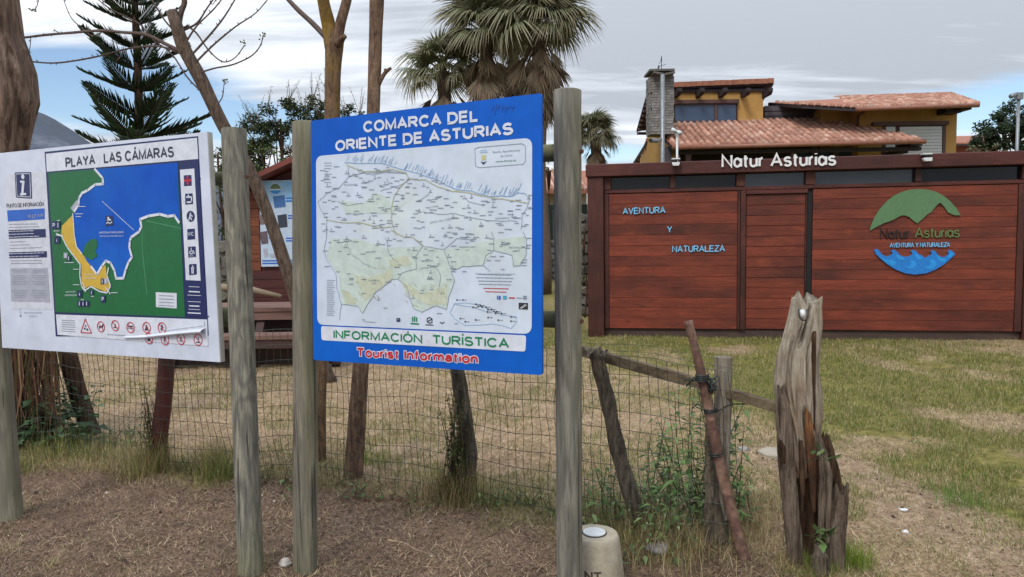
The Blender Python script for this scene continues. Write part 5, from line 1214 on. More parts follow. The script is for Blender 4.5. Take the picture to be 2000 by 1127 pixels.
while pal_pts < 330:
    x = R_.uniform(100, 1690); y = R_.uniform(600, 1127 + 700)
    X, Y_ = (z2(x, y) if y < 1127 else z3(x, y - 1080))
    cy = np.interp(x, [p[0] for p in coastm], [p[1] for p in coastm])
    if y < cy + 15: continue
    if y > 1420 and (x > 1130 or x < 260): continue
    if y > 1500 and R_.random() < .75: continue
    if y > 1250 and R_.random() < .6: continue
    l = R_.uniform(5, 11); mb.ribbon(F2.P([(X, Y_), (X + l, Y_ - l * .02)]), .0027, -.0040); pal_pts += 1
    if R_.random() < .18: mb.ribbon(F2.P([(X + 3, Y_ - 6), (X + 3.5, Y_ - 2.5)]), .003, -.0040)
obj('place_name', mb, INKL, s2, world=False, kind='stuff', label='tiny place names scattered over the map')
mb = MB(); R2 = random.Random(9)
for i in range(90):      # relief hatching
    x = R2.uniform(350, 660) if i % 2 else R2.uniform(740, 1080); y = R2.uniform(230, 520) if i % 2 else R2.uniform(400, 570); mb.ribbon(F2.P([z3(x, y), z3(x + 18, y + 14)]), .0022, -.0032)
obj('relief_hatching', mb, MAPO, s2, world=False, kind='stuff')
for t, p, q_, h in (('LLANES', z2(942, 913), z2(1000, 909), 2.8), ('CABRALES', z3(875, 238), z3(958, 234), 3), ('PEÑAMELLERA', z3(1158, 132), z3(1280, 130), 3), ('ALTA', z3(1200, 154), z3(1240, 153), 3), ('PEÑAMELLERA', z3(1535, 136), z3(1662, 134), 3), ('BAJA', z3(1580, 158), z3(1620, 157), 3), ('RIBADEDEVA', z2(1432, 1002), z2(1540, 998), 3), ('SIERRA DEL CUERA', z2(935, 1035), z2(1105, 1003), 3), ('CANGAS DE', z3(470, 388), z3(552, 385), 2.8), ('ONÍS', z3(495, 408), z3(528, 407), 2.8), ('PARRES', z2(285, 748), z2(386, 746), 3)):
    pr.txt(t, p, q_, h, INKL, -.0042, .0, name='place_name')
# legend, inset, logos
mb = MB(); para(mb, F2, z2(132, 566), z2(132, 735), z2(196, 566), z2(196, 735), 8, -.0030, R2, .0020, (.5, 1)); para(mb, F2, z3(152, 370), z3(152, 650), z3(215, 372), z3(215, 652), 20, -.0030, R2, .0020, (.7, 1)); para(mb, F2, z3(1285, 320), z3(1285, 420), z3(1570, 326), z3(1570, 426), 4, -.0030, R2, .0028, (.8, 1), True); obj('legend', mb, INKL, s2, world=False, kind='stuff')
mb = MB(); para(mb, F2, z3(1330, 426), z3(1330, 476), z3(1540, 430), z3(1540, 482), 2, -.0030, R2, .0032, (.7, 1), True); obj('web_address', mb, PRED, s2, world=False, kind='stuff')
ins = [wig([(1085, 620), (1120, 555), (1200, 550), (1290, 560), (1400, 600), (1480, 640), (1590, 655), (1590, 700), (1550, 740), (1400, 705), (1300, 720), (1200, 720), (1120, 670), (1085, 620)], 3, 4), wig([(1120, 560), (1250, 580), (1370, 620)], 3, 3)]
pr.strokes('inset_map', [[z3(*p) for p in l] for l in ins], .0018, MAPB, -.0030)
mb = MB()
for x, y in ((1140, 527), (1185, 527), (1283, 560), (1300, 575), (1318, 568), (1330, 580), (1262, 583), (1362, 582), (1375, 600), (1403, 598), (1372, 618), (1420, 614), (1440, 616), (1432, 628), (1478, 630), (1550, 655), (1550, 688), (1376, 660), (1165, 668), (1203, 692), (1282, 678), (1453, 680)):
    u, v = F2.uv(*z3(x, y)); mb.disc((u, v), .0038, -.0036, 8); mb.ribbon([(u + .006, v), (u + .02, v)], .0016, -.0036)
obj('inset_marker', mb, INK, s2, world=False, kind='stuff')
pr.poly('logo', [z3(1608, 597), z3(1678, 601), z3(1678, 551), z3(1608, 548)], BLACKP, -.0030)
pr.strokes('logo', [[z3(1620, 590), z3(1660, 560)], [z3(1630, 592), z3(1668, 566)]], .002, PWHITE, -.0038)
for x, c_ in ((1457, BLUEB2), (1503, flat('print_cyan', rgb(70, 170, 200), .4)), (1555, PRED), (1612, INKL), (1655, INKL)):
    pr.poly('logo', [z3(x - 14, 523), z3(x + 14, 524), z3(x + 14, 496), z3(x - 14, 495)], c_, -.0030, rad=.002) if x not in (1555, 1612) else pr.strokes('logo', [[z3(x - 20, 512), z3(x + 20, 513)]], .005 if x == 1555 else .003, c_, -.0030)
pr.txt('f', z3(1453, 518), z3(1462, 518), 5, PWHITE, -.0046, .02)
o_ = pr.strokes('logo', [[z3(684, 690), z3(684, 668), z3(706, 668), z3(706, 690), z3(684, 690)], [z3(684, 680), z3(706, 680)]], .004, NAVY, -.0030)
pr.strokes('logo', [[z3(803, 690), z3(803, 660)], [z3(818, 688), z3(818, 655)], [z3(833, 690), z3(833, 662)], [z3(790, 706), z3(848, 710)]], .006, PGREEN, -.0030)
pr.strokes('logo', [[z3(912, 690), z3(914, 668), z3(932, 660), z3(950, 670), z3(950, 698), z3(932, 704), z3(914, 694), z3(932, 682), z3(950, 672)], [z3(902, 716), z3(960, 718)]], .004, INK, -.0030)
pr.strokes('logo', [[z3(1012, 696), z3(1026, 706), z3(1042, 696)]], .004, INK, -.0030); pr.strokes('logo', [[z3(420, 676), z3(442, 678)], [z3(431, 678), z3(431, 694)], [z3(442, 692), z3(520, 697)]], .0024, INKL, -.0030)
o_ = pr.strokes('crest_frame', [[z2(1275, 470), z2(1300, 458), z2(1630, 430), z2(1658, 445), z2(1660, 560), z2(1640, 586), z2(1310, 612), z2(1280, 600), z2(1275, 470)]], .0020, INKL, -.0030)
pr.txt('Excmo. Ayuntamiento', z2(1412, 502), z2(1618, 486), 4, INKL, -.0030, .01, o_, 'small_print'); pr.txt('de Llanes', z2(1470, 532), z2(1560, 524), 4, INKL, -.0030, .01, o_, 'small_print'); pr.txt('www.llanes.es', z2(1432, 574), z2(1588, 562), 4, PGREEN, -.0030, .02, o_, 'small_print')
pr.poly('crest', [z2(1318, 565), z2(1340, 590), z2(1366, 562), z2(1342, 572)], NAVY, -.0030, parent=o_); pr.poly('crest', [z2(1325, 555), z2(1360, 552), z2(1358, 515), z2(1322, 518)], flat('print_pale_yellow', rgb(206, 206, 150), .4), -.0029, parent=o_); pr.poly('crest', [z2(1312, 500), z2(1372, 496), z2(1362, 474), z2(1320, 478)], flat('print_pale_blue', rgb(168, 188, 216), .4), -.0029, parent=o_)
for t, a, b_ in (('Infórmese en la oficina de turismo', z3(1280, 332), z3(1580, 334)),): pr.txt(t, a, b_, 2.6, INKL, -.0034, 0, name='small_print')
# posts and rails of sign 2
P3b = gnd(1112, 1126); P3b = Vector((at(1112, 1126, 3.0).x, 3.0, 0)); P3 = sign_post(s2, at(1108, 178, 3.0), P3b, .0560, .0535, POSTC, 6, label='tall grey post with long straight grain')
p2t = at(596, 240, 3.47); P2b = Vector((at(597, 1127, 3.47).x, 3.47, 0)); P2 = sign_post(s2, p2t, P2b, .0575, .0570, POSTB, 9, label='grey green post with a long drying crack')
bolt(s2, 1136, 296, 2.98, .010); bolt(s2, 1136, 627, 2.98, .010)
for (py, pyl) in ((298, 310), (625, 628)):
    z = at(1070, py, 3.06).z; a = Vector((p2t.x, 3.52, z)); b_ = Vector((P3b.x, 3.06, z)); obj('rail', logtube([a.lerp(b_, i / 12) for i in range(13)], .036, 7, 16), RAILM, s2, smooth=True)
ck = MB(); 
for i in range(14): 
    t = i / 13
# ------------------------------------------------------------------ kiosk with poster
KY = 11.2
KB = plankmat('kiosk_boards', rgb(92, 46, 40), rgb(62, 32, 30), rgb(40, 22, 22), .12); KO = plankmat('kiosk_orange_boards', rgb(136, 76, 48), rgb(100, 54, 36), rgb(66, 36, 28), .12)
KF = Frame(Vector((at(486, 570, KY).x, KY, 0)), Vector((at(486, 570, KY).x + 1, KY - .06, 0)))
ks = root('wooden_kiosk', 'red brown wooden hut with a pale blue poster behind the two sign boards', 'kiosk', M=KF.M)
kz = lambda x, y: KF.uv(400 + x * 240 / 676, 300 + y * 400 / 1127)
W = 1.75; ze = KF.uv(505, 372)[1]; zap = ze + .37
n = 17; h = (ze - .05) / n
for i in range(n):
    z0 = .05 + i * h; m = KB if i < 8 else KO
    for a, b_ in (((.0, W),) if i < 8 else ((.0, .20), (W - .2, W))): obj('board', MB().box((a, 0, z0 + .003), (b_, .03, z0 + h - .003)), m, ks, world=False)
obj('wall', MB().box((.02, .035, 0), (W - .02, 1.5, ze)).prism([(.02, ze), (W - .02, ze), (W / 2, zap)], .035, 1.5), KB, ks, world=False)
obj('corner_post', MB().box((-.05, -.03, 0), (.03, .06, ze)), KB, ks, world=False); obj('corner_post', MB().box((W - .03, -.03, 0), (W + .05, .06, ze)), KB, ks, world=False)
ov = .22; sl0 = (zap - ze) / (W / 2)
obj('roof', MB().prism([(-ov + .1, ze - sl0 * (ov - .1) + .02), (W / 2, zap + .02), (W + ov - .1, ze - sl0 * (ov - .1) + .02), (W + ov - .1, ze - sl0 * (ov - .1) + .10), (W / 2, zap + .10), (-ov + .1, ze - sl0 * (ov - .1) + .10)], -.32, 1.7), mat('kiosk_roof', rgb(124, 62, 50), rgb(96, 48, 40), rnd=0, scale=4, stretch=(.3, 1, 1)), ks, world=False)
POB = mat('poster_blue', rgb(110, 174, 224), rgb(164, 206, 234), scale=2, rnd=0, bump=0, rough=.3)
POBW = flat('poster_pale_blue', rgb(184, 204, 224)); kp = obj('poster', MB().prism([kz(300, 150), kz(484, 146), (W - .30, kz(484, 146)[1]), (W - .30, kz(314, 622)[1]), kz(314, 622)][::1], -.02, -.005), POBW, ks, world=False, label='pale poster with blue top and small pictures')
u_a, v_a = kz(302, 152); u_b = W - .31; v_c = kz(310, 270)[1]
obj('poster_sky', MB().box((u_a, -.022, v_c), (u_b, -.0205, v_a - .004)), POB, kp, world=False)
u, v = kz(392, 195); obj('poster_logo', MB().disc((u, v), .085, -.024, 20), PWHITE, kp, world=False)
obj('poster_logo', MB().prism([(u + .078 * math.cos(a), v + .078 * math.sin(a)) for a in [math.pi * i / 12 for i in range(13)]], -.0255, -.025), GREENL, kp, world=False); obj('poster_logo', MB().prism([(u + .078 * math.cos(a), v - .02 + .058 * math.sin(a)) for a in [-math.pi * i / 12 for i in range(13)]], -.0255, -.025), BLUE2, kp, world=False)
pics = [((300, 295), (322, 262), SOFFIT), ((380, 300), (446, 228), flat('poster_photo_blue', rgb(60, 110, 170))), ((302, 392), (356, 330), flat('poster_photo_brown', rgb(120, 104, 100))), ((404, 410), (456, 332), flat('poster_photo_dark', rgb(48, 56, 70))), ((308, 500), (350, 425), flat('poster_photo_grey', rgb(96, 84, 92))), ((404, 530), (440, 470), flat('poster_photo_blue2', rgb(70, 110, 150))), ((326, 570), (350, 520), PGREY), ((360, 575), (430, 545), PGREY)]
for (x0, y1), (x1, y0), m in pics:
    a = kz(x0, y1); b_ = kz(x1, y0); obj('poster_picture', MB().prism([(a[0] + .02, a[1]), (b_[0], a[1] + .015), (b_[0] - .01, b_[1]), (a[0], b_[1] - .02)], -.0235, -.0225), m, kp, world=False)
mb = MB()
for x, y, l in ((452, 246, 30), (452, 262, 30), (462, 342, 22), (462, 356, 20), (356, 465, 42), (452, 466, 30), (452, 480, 30), (322, 590, 160), (322, 604, 160)): a = kz(x, y); mb.ribbon([a, (a[0] + l * .0028, a[1])], .02, -.0235)
obj('poster_print', mb, BLUEB2, kp, world=False, kind='stuff')
# ------------------------------------------------------------------ picnic table
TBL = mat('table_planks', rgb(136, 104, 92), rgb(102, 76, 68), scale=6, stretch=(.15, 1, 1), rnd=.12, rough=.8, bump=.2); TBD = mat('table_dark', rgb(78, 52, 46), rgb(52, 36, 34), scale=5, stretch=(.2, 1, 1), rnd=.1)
TY = 9.9; tx0 = at(345, 600, TY).x; tx1 = at(690, 600, TY).x
tb = root('picnic_table', 'heavy brown wooden picnic table with benches in front of the hut', 'picnic table', loc=((tx0 + tx1) / 2, TY, 0))
zt_ = at(500, 601, TY - .4).z
for i in range(5): obj('table_plank', MB().box((tx0, TY - .42 + i * .17, zt_ - .05), (tx1, TY - .26 + i * .17, zt_)), TBL, tb)
obj('table_rail', MB().box((tx0 + .05, TY - .40, zt_ - .16), (tx1 - .05, TY - .35, zt_ - .052)), TBL, tb)
zb = at(500, 655, TY - .95).z
for s_ in (-1, 1):
    y = TY + s_ * .82
    for i in range(2): obj('bench_plank', MB().box((tx0, y - .17 + i * .17, zb - .05), (tx1, y - .01 + i * .17, zb)), TBL, tb)
    obj('bench_apron', MB().box((tx0 + .05, y - .15, zb - .16), (tx1 - .05, y - .11, zb - .052)), TBD, tb)
obj('shade_fill_board', MB().box((tx0 + .04, TY - .66, .02), (tx1 - .04, TY - .62, zb - .21)).box((tx0 + .04, TY - .10, zb - .2), (tx1 - .04, TY - .06, zt_ - .06)), TBD, tb)  # added dark panels, in place of the shade below bench and table top
for x in (tx0 + .15, (tx0 + tx1) / 2, tx1 - .15):
    obj('cross_beam', MB().box((x - .05, TY - .98, zb - .20), (x + .05, TY + .98, zb - .055)), TBD, tb)
    for s_ in (-1, 1): obj('leg', MB().bar((x + .06, TY + s_ * .70, 0), (x + .06, TY + s_ * .22, zt_ - .05), .10, .08), TBD, tb)
# those dark panels stand in for the shade seen through the legs
lg = root('wooden_pole', 'long thin pale pole lying over the picnic table edge', 'pole', loc=at(500, 573, TY - .55)); obj('pole', MB().tube([at(405, 558, TY - .5), at(490, 566, TY - .55), at(549, 579, TY - .6)], [.04, .045, .025], 8, jit=.06), mat('bare_pole', rgb(150, 132, 108), rgb(112, 96, 76), scale=8, stretch=(.2, 1, 1)), lg, smooth=True)
# ------------------------------------------------------------------ bark and weathered wood
def barkmat(name, a, b_, lich, lt=.62, sc=26, bump=1.0, st=(1, 1, .28), zlo=None):
    m, t, b = newmat(name); v, r, o = tcoord(t)
    g = tnoise(t, v, sc, 8, .72, .6, st); g2 = tnoise(t, v, sc * 4, 4, .7, .3, st); pch = tnoise(t, v, 2.4, 5, .6, 0, (1, 1, .5))
    c = tramp(t, g, [(.38, b_), (.60, a)]); c = tmix(t, .6, c, tramp(t, g2, [(.3, (.4, .4, .4, 1)), (.7, (1.1, 1.1, 1.1, 1))]), 'MULTIPLY')
    lm = tramp(t, pch, [(lt, (0, 0, 0, 1)), (lt + .1, (.75, .75, .75, 1))])
    if zlo is not None:
        sp = nd(t, 'ShaderNodeSeparateXYZ'); t.links.new(o, sp.inputs[0]); lm = tmath(t, 'MULTIPLY', lm, tmath(t, 'MULTIPLY', tmath(t, 'SUBTRACT', sp.outputs[2], zlo), 1.2, clamp=True))
    c = tmix(t, lm, c, lich)
    t.links.new(c, b.inputs['Base Color']); b.inputs['Roughness'].default_value = .9; b.inputs['Specular IOR Level'].default_value = .2
    bp = nd(t, 'ShaderNodeBump'); bp.inputs['Strength'].default_value = bump; bp.inputs['Distance'].default_value = .03
    t.links.new(tmath(t, 'ADD', g, tmath(t, 'MULTIPLY', g2, .4)), bp.inputs['Height']); t.links.new(bp.outputs[0], b.inputs['Normal']); return m
BARK = barkmat('brown_bark', rgb(150, 122, 100), rgb(92, 72, 60), rgb(150, 140, 116)); BARKY = barkmat('lichen_bark', rgb(146, 118, 90), rgb(98, 78, 62), rgb(166, 134, 52), .46, zlo=1.7)
BARKG2 = barkmat('grey_brown_bark', rgb(134, 116, 102), rgb(82, 70, 62), rgb(150, 144, 128), .60); BARKD = barkmat('dark_bark', rgb(104, 78, 64), rgb(60, 46, 40), rgb(110, 104, 80), .66); BARKG = barkmat('grey_bark', rgb(128, 116, 100), rgb(66, 58, 50), rgb(148, 140, 122), .58)
TWIG = mat('twig', rgb(96, 76, 66), rgb(66, 52, 48), scale=20, rnd=.1); GREYW2 = barkmat('silver_grey_wood', rgb(172, 162, 146), rgb(112, 102, 92), rgb(120, 104, 86), .6, 50, .8, (1, 1, .07))
def treetube(pts, rad, seed, n=12, sub=4, rough=.07):
    """smooth, slightly uneven limb through the points"""
    P = [Vector(p) for p in pts]; out = []; rr = []
    for i in range(len(P) - 1):
        p0 = P[max(i - 1, 0)]; p1 = P[i]; p2 = P[i + 1]; p3 = P[min(i + 2, len(P) - 1)]
        for k in range(sub):
            t = k / sub; out.append(.5 * ((2 * p1) + (p2 - p0) * t + (2 * p0 - 5 * p1 + 4 * p2 - p3) * t * t + (3 * p1 - p0 - 3 * p2 + p3) * t ** 3)); rr.append(rad[i] + (rad[i + 1] - rad[i]) * t)
    out.append(P[-1]); rr.append(rad[-1])
    ph = seed * 1.7
    return MB().tube(out, rr, n, fn=lambda a, t, i: 1 + rough * (math.sin(2 * a + ph + 5 * t) * .6 + math.sin(3 * a - ph + 11 * t) * .4 + math.sin(i * 1.3 + ph) * .35 + math.sin(5 * a + i * .6) * .3))
def plimb(pts, widths, seed, n=12, sub=4, rough=.07):   # pixel, depth points and pixel widths
    return treetube([at(x, y, Y) for x, y, Y in pts], [w_ * mpp(p[2]) / 2 for w_, p in zip(widths, pts)], seed, n, sub, rough)
# ---- big trunk at the left edge
bt = root('tree', 'huge reddish brown tree trunk at the left edge behind the beach board', 'tree', loc=(at(-10, 900, 5.7).x, 5.7, 0))
g_ = at(-18, 880, 5.7); 
BT_LATER = True
# ---- leaning pollard with thorny shoots
lt = root('tree', 'leaning pollarded trunk with bare thorny shoots between the two sign boards', 'tree', loc=gnd(634, 742).to_tuple())
obj('trunk', plimb([(640, 750, 8.2), (604, 660, 8.0), (571, 560, 7.8), (527, 428, 7.7), (486, 328, 7.6), (436, 246, 7.5), (392, 155, 7.4), (360, 95, 7.35), (345, 50, 7.3), (336, 22, 7.3)], [38, 30, 25, 23, 23, 24, 26, 26, 24, 21], 8, 14, 4, .06), BARKG2, lt, smooth=True)
R_ = random.Random(31)
def shoot(name, pts, w0, w1, Y=7.35, par=None, seed=1, buds=True, dep=.0):
    n_ = len(pts); P = [(x, y, Y - dep * i / (n_ - 1)) for i, (x, y) in enumerate(pts)]; w0 *= .62 if buds else 1; w1 *= .62 if buds else 1
    mb = plimb(P, [w0 + (w1 - w0) * i / (n_ - 1) for i in range(n_)], seed, 6, 4, .1)
    if buds:
        Q = [at(*p) for p in P]
        for i in range(len(Q) - 1):
            L_ = (Q[i + 1] - Q[i]).length; k = max(1, int(L_ / .075))
            for j in range(k):
                a = Q[i].lerp(Q[i + 1], (j + R_.random() * .6) / k); d = (Q[i + 1] - Q[i]).normalized(); s = Vector((R_.uniform(-1, 1), R_.uniform(-.6, .6), R_.uniform(-1, 1))); s = (s - d * s.dot(d)).normalized()
                mb.tube([a, a + s * R_.uniform(.014, .030) + d * .012], [.0065, .002], 4)
    return obj(name, mb, TWIG, par or lt, smooth=False)
shoot('shoot', [(346, 70), (352, 30), (360, 5), (356, -20)], 14, 9, seed=2, buds=False)
for i, (pts, a, b_) in enumerate([([(360, 58), (385, 45), (405, 15), (430, -20)], 8, 4), ([(366, 78), (385, 50), (420, 15), (450, -25)], 7, 3), ([(374, 108), (410, 68), (440, 30), (470, -20)], 8, 4), ([(384, 120), (420, 85), (460, 52), (500, 25), (528, -8)], 7, 3), ([(366, 50), (384, 65), (405, 95), (425, 115), (440, 121), (460, 112), (478, 88)], 6, 3), ([(391, 142), (420, 133), (455, 126), (490, 110), (508, 90), (514, 68)], 6, 3),
        ([(424, 205), (434, 190), (437, 170), (438, 158)], 4, 2), ([(352, 100), (320, 84), (285, 68), (240, 63), (195, 60), (140, 64), (90, 68), (40, 74), (-20, 78)], 11, 7), ([(350, 104), (330, 95), (300, 90), (250, 95), (200, 108), (150, 118), (105, 123), (60, 120), (0, 110), (-30, 105)], 7, 4), ([(390, 176), (365, 150), (335, 105), (300, 78), (270, 45), (220, 20), (180, -10)], 5, 3),
        ([(200, 62), (180, 70), (160, 55), (140, 36), (128, 10), (122, -10)], 4, 2), ([(60, 70), (58, 95), (50, 112)], 3, 2), ([(20, 75), (5, 95), (-20, 130)], 5, 3), ([(75, 0), (72, 12), (66, 20)], 3, 2), ([(120, 66), (108, 60), (105, 56)], 3, 1.5), ([(250, 95), (235, 110), (225, 122)], 3, 2), ([(340, 60), (322, 40), (300, 5), (285, -20)], 6, 4), ([(410, 2), (416, 8), (428, -14)], 3, 2)]):
    shoot('shoot', pts, a, b_, seed=i + 5, buds=True)
lf = MB()
for px, py in ((514, 68), (512, 74), (478, 88), (475, 82), (438, 158), (442, 160), (66, 20), (60, 18), (50, 112)):
    for k in range(4):
        p = at(px + R_.uniform(-3, 3), py + R_.uniform(-3, 3), 7.35); d = Vector((R_.uniform(-1, 1), R_.uniform(-1, 1), R_.uniform(-.2, 1))).normalized() * .035; s = d.cross(Vector((0, 1, .3))).normalized() * .009; lf.quad([p, p + d * .5 + s, p + d, p + d * .5 - s])
obj('new_leaf', lf, mat('bud_green', rgb(120, 126, 84), rgb(96, 100, 66)), lt)
# ---- forked tree and straight tree behind the tourist board
ft = root('tree', 'forked tree with yellow lichen rising just left of the board heading', 'tree', loc=gnd(628, 940).to_tuple())
obj('trunk', plimb([(624, 945, 5.15), (626, 900, 5.15), (629, 700, 5.15), (640, 460, 5.2), (647, 300, 5.2), (649, 225, 5.2), (650, 150, 5.2), (654, 80, 5.2)], [26, 21, 19, 26, 30, 31, 31, 36], 12, 14, 5, .05), BARKY, ft, smooth=True)
obj('limb', plimb([(650, 95, 5.2), (642, 50, 5.2), (633, 10, 5.15), (622, -60, 5.1)], [30, 26, 24, 22], 4, 12, 4, .05), BARKY, ft, smooth=True)
obj('limb', plimb([(656, 88, 5.2), (664, 50, 5.2), (676, 5, 5.2), (690, -60, 5.2)], [24, 20, 19, 17], 5, 12, 4, .05), BARK, ft, smooth=True)
obj('limb', plimb([(646, 82, 5.2), (632, 68, 5.2), (610, 45, 5.25), (585, 22, 5.3), (562, -2, 5.35), (530, -40, 5.4)], [13, 11, 10, 9, 8, 7], 6, 8, 4, .05), TWIG, ft, smooth=True)
obj('knot', plimb([(660, 84, 5.15), (668, 76, 5.1), (674, 70, 5.08)], [18, 12, 9], 9, 8), BARK, ft, smooth=True)
stt = root('tree', 'straight bare trunk with a short forked snag beside the forked tree', 'tree', loc=gnd(690, 952).to_tuple())
obj('trunk', plimb([(689, 955, 4.75), (690, 935, 4.75), (697, 830, 4.75), (705, 710, 4.8), (714, 560, 4.85), (722, 400, 4.9), (729, 218, 4.95), (733, 100, 5.0), (736, 0, 5.0), (738, -80, 5.0)], [44, 39, 35, 31, 29, 27, 25, 26, 28, 26], 15, 14, 5, .05), BARK, stt, smooth=True)
obj('snag', plimb([(738, 168, 4.97), (746, 152, 4.95), (754, 140, 4.95), (764, 133, 4.94)], [9, 9, 8, 5], 9, 8), BARK, stt, smooth=True); obj('snag', plimb([(753, 142, 4.95), (752, 134, 4.94)], [7, 4], 9, 6), BARK, stt, smooth=True)
# ---- leafy crowns
def crown(name, par, clumps, nper, size, cols, wts, seed, sig=.33, aspect=.42, hang=0):
    """clumps: list of (centre, radius); leaves as small bent quads"""
    r = np.random.default_rng(seed); C = []; 
    for c, R in clumps:
        k = int(nper * (R / .4) ** 2); d = r.normal(0, 1, (k, 3)); d /= np.linalg.norm(d, axis=1)[:, None]
        C.append(np.array(c) + d * (R * r.random((k, 1)) ** .45) * np.array([1, 1, .8]))
    C = np.concatenate(C); n = len(C); d = r.normal(0, 1, (n, 3)); d[:, 2] = d[:, 2] * .6 - hang; d /= np.linalg.norm(d, axis=1)[:, None]; e = r.normal(0, 1, (n, 3)); s = np.cross(d, e); s /= np.linalg.norm(s, axis=1)[:, None]
    L_ = size * r.uniform(.6, 1.3, (n, 1)); v = np.stack([C, C + d * L_ * .5 + s * L_ * aspect / 2, C + d * L_, C + d * L_ * .5 - s * L_ * aspect / 2], 1).reshape(-1, 3)
    me = bpy.data.meshes.new(name); me.vertices.add(len(v)); off = np.array(ROOTM[par.name].translation) if par else 0; v = v - off; me.vertices.foreach_set('co', v.astype(np.float32).ravel())
    f = np.arange(n * 4); me.loops.add(n * 4); me.loops.foreach_set('vertex_index', f.astype(np.int32)); me.polygons.add(n); me.polygons.foreach_set('loop_start', np.arange(n) * 4); me.update()
    cc = np.array([rgb(*q)[:3] for q in cols])[r.choice(len(cols), n, p=np.array(wts) / sum(wts))] * r.uniform(.75, 1.25, (n, 1)); cc = np.repeat(np.concatenate([cc, np.ones((n, 1))], 1)[:, None], 4, 1)
    a = me.color_attributes.new('Col', 'FLOAT_COLOR', 'POINT'); a.data.foreach_set('color', cc.astype(np.float32).ravel()); me.materials.append(LEAF)
    o = bpy.data.objects.new(name, me); COL.objects.link(o); o.parent = par; return o
def leafy(lab, basepx, Y, blobs, nper, size, cols, wts, seed, trunkw=14, group=None, ncl=9, twigs=0, cat='tree', name='tree'):
    """blobs: (px,py,rx,ry) ellipses in the photo, each filled with clumps at the tree's own depth"""
    R_ = random.Random(seed); b = Vector((at(basepx, 500, Y).x, Y, 0)); rt = root(name, lab, cat, loc=b.to_tuple(), group=group); cl = []; k = mpp(Y)
    top = at(blobs[0][0], blobs[0][1], Y); tr = treetube([b, b.lerp(top, .4) + Vector((.05, 0, 0)), b.lerp(top, .75), top], [trunkw * k / 2, trunkw * k * .4, trunkw * k * .25, .02], seed, 8)
    for (px, py, rx, ry) in blobs:
        c = at(px, py, Y)
        for i in range(ncl):
            a = R_.uniform(0, 6.28); u = R_.random() ** .5; w_ = R_.uniform(-1, 1) * (1 - u * u) ** .5
            q = c + Vector((math.cos(a) * u * rx * k, w_ * rx * k, math.sin(a) * u * ry * k)); cl.append((tuple(q), R_.uniform(.22, .42) * min(rx, ry) * k * 1.15))
            if i % 2 == 0: tr.tube([b.lerp(c, .8), c.lerp(q, .4) - Vector((0, 0, .1)), q], [.05 * k * 40, .03 * k * 40, .01], 5)
    obj('trunk', tr, BARKD, rt, smooth=True); crown('crown', rt, cl, nper, size, cols, wts, seed); 
    if twigs:
        tw = MB(); ce = []
        for i in range(twigs):
            q = R_.choice(cl); p = Vector(q[0]); d = Vector((R_.uniform(-.6, .6), R_.uniform(-.3, .3), 1)).normalized() * R_.uniform(.3, .7); tw.tube([p, p + d * .5, p + d], [.008, .006, .003], 3)
            for j in range(7): ce.append((tuple(p + d * (.35 + j * .1)), .045))
        obj('sprig', tw, TWIG, rt); crown('sprig_leaf', rt, ce, 260, .035, [(120, 124, 96), (150, 150, 124)], [1, 1], seed + 1)
    return rt
DG = [(46, 58, 36), (60, 74, 42), (34, 44, 30), (84, 92, 54)]
leafy('olive dark tree with feathery tips between the round posts and lichen trunk', 560, 17, [(548, 232, 46, 38), (590, 215, 40, 30), (505, 275, 40, 42), (640, 215, 44, 26), (670, 232, 36, 24), (540, 300, 60, 40), (470, 320, 40, 40)], 900, .08, DG + [(112, 118, 84)], [4, 4, 3, 2, 1.2], 41, 16, twigs=130, ncl=10)
leafy('dense green hedge behind the post and hut at the left', 440, 14.2, [(425, 300, 40, 60), (435, 380, 34, 50), (470, 330, 40, 50), (430, 450, 34, 44), (520, 330, 50, 40), (440, 505, 26, 30)], 300, .09, [(70, 88, 44), (92, 110, 58), (50, 62, 36)], [3, 2, 3], 43, 10, cat='hedge', name='hedge')
leafy('round dark green tree beside the slim camera pole at the far right', 1960, 30, [(1965, 250, 40, 44), (1935, 280, 30, 26), (1985, 230, 28, 34), (1990, 285, 40, 26), (2040, 260, 50, 40)], 330, .15, [(44, 60, 42), (60, 78, 52), (34, 44, 34), (88, 100, 72)], [4, 3, 3, 1], 47, 14, ncl=12)
leafy('low pale shrub with twigs in front of the far right tree', 1925, 27, [(1925, 292, 32, 12), (1900, 296, 16, 10)], 200, .12, [(110, 116, 92), (88, 98, 72)], [1, 1], 48, 5, cat='shrub', name='shrub')
leafy('dark shrub against the left end of the red building', 1141, 14.2, [(1140, 470, 8, 50), (1140, 540, 8, 24)], 260, .08, DG, [1, 1, 1, .4], 49, 4, cat='shrub', name='shrub')
leafy('green shrub on top of the far wall between board and tallest post', 1072, 28, [(1072, 327, 24, 8), (1110, 325, 24, 9)], 240, .12, [(80, 104, 50), (100, 120, 60)], [1, 1], 50, 4, cat='shrub', name='shrub')
leafy('distant dark trees on the right skyline beyond the salmon house', 1700, 70, [(1650, 410, 60, 40), (2150, 330, 120, 60)], 60, .5, DG, [1, 1, 1, .4], 51, 6)
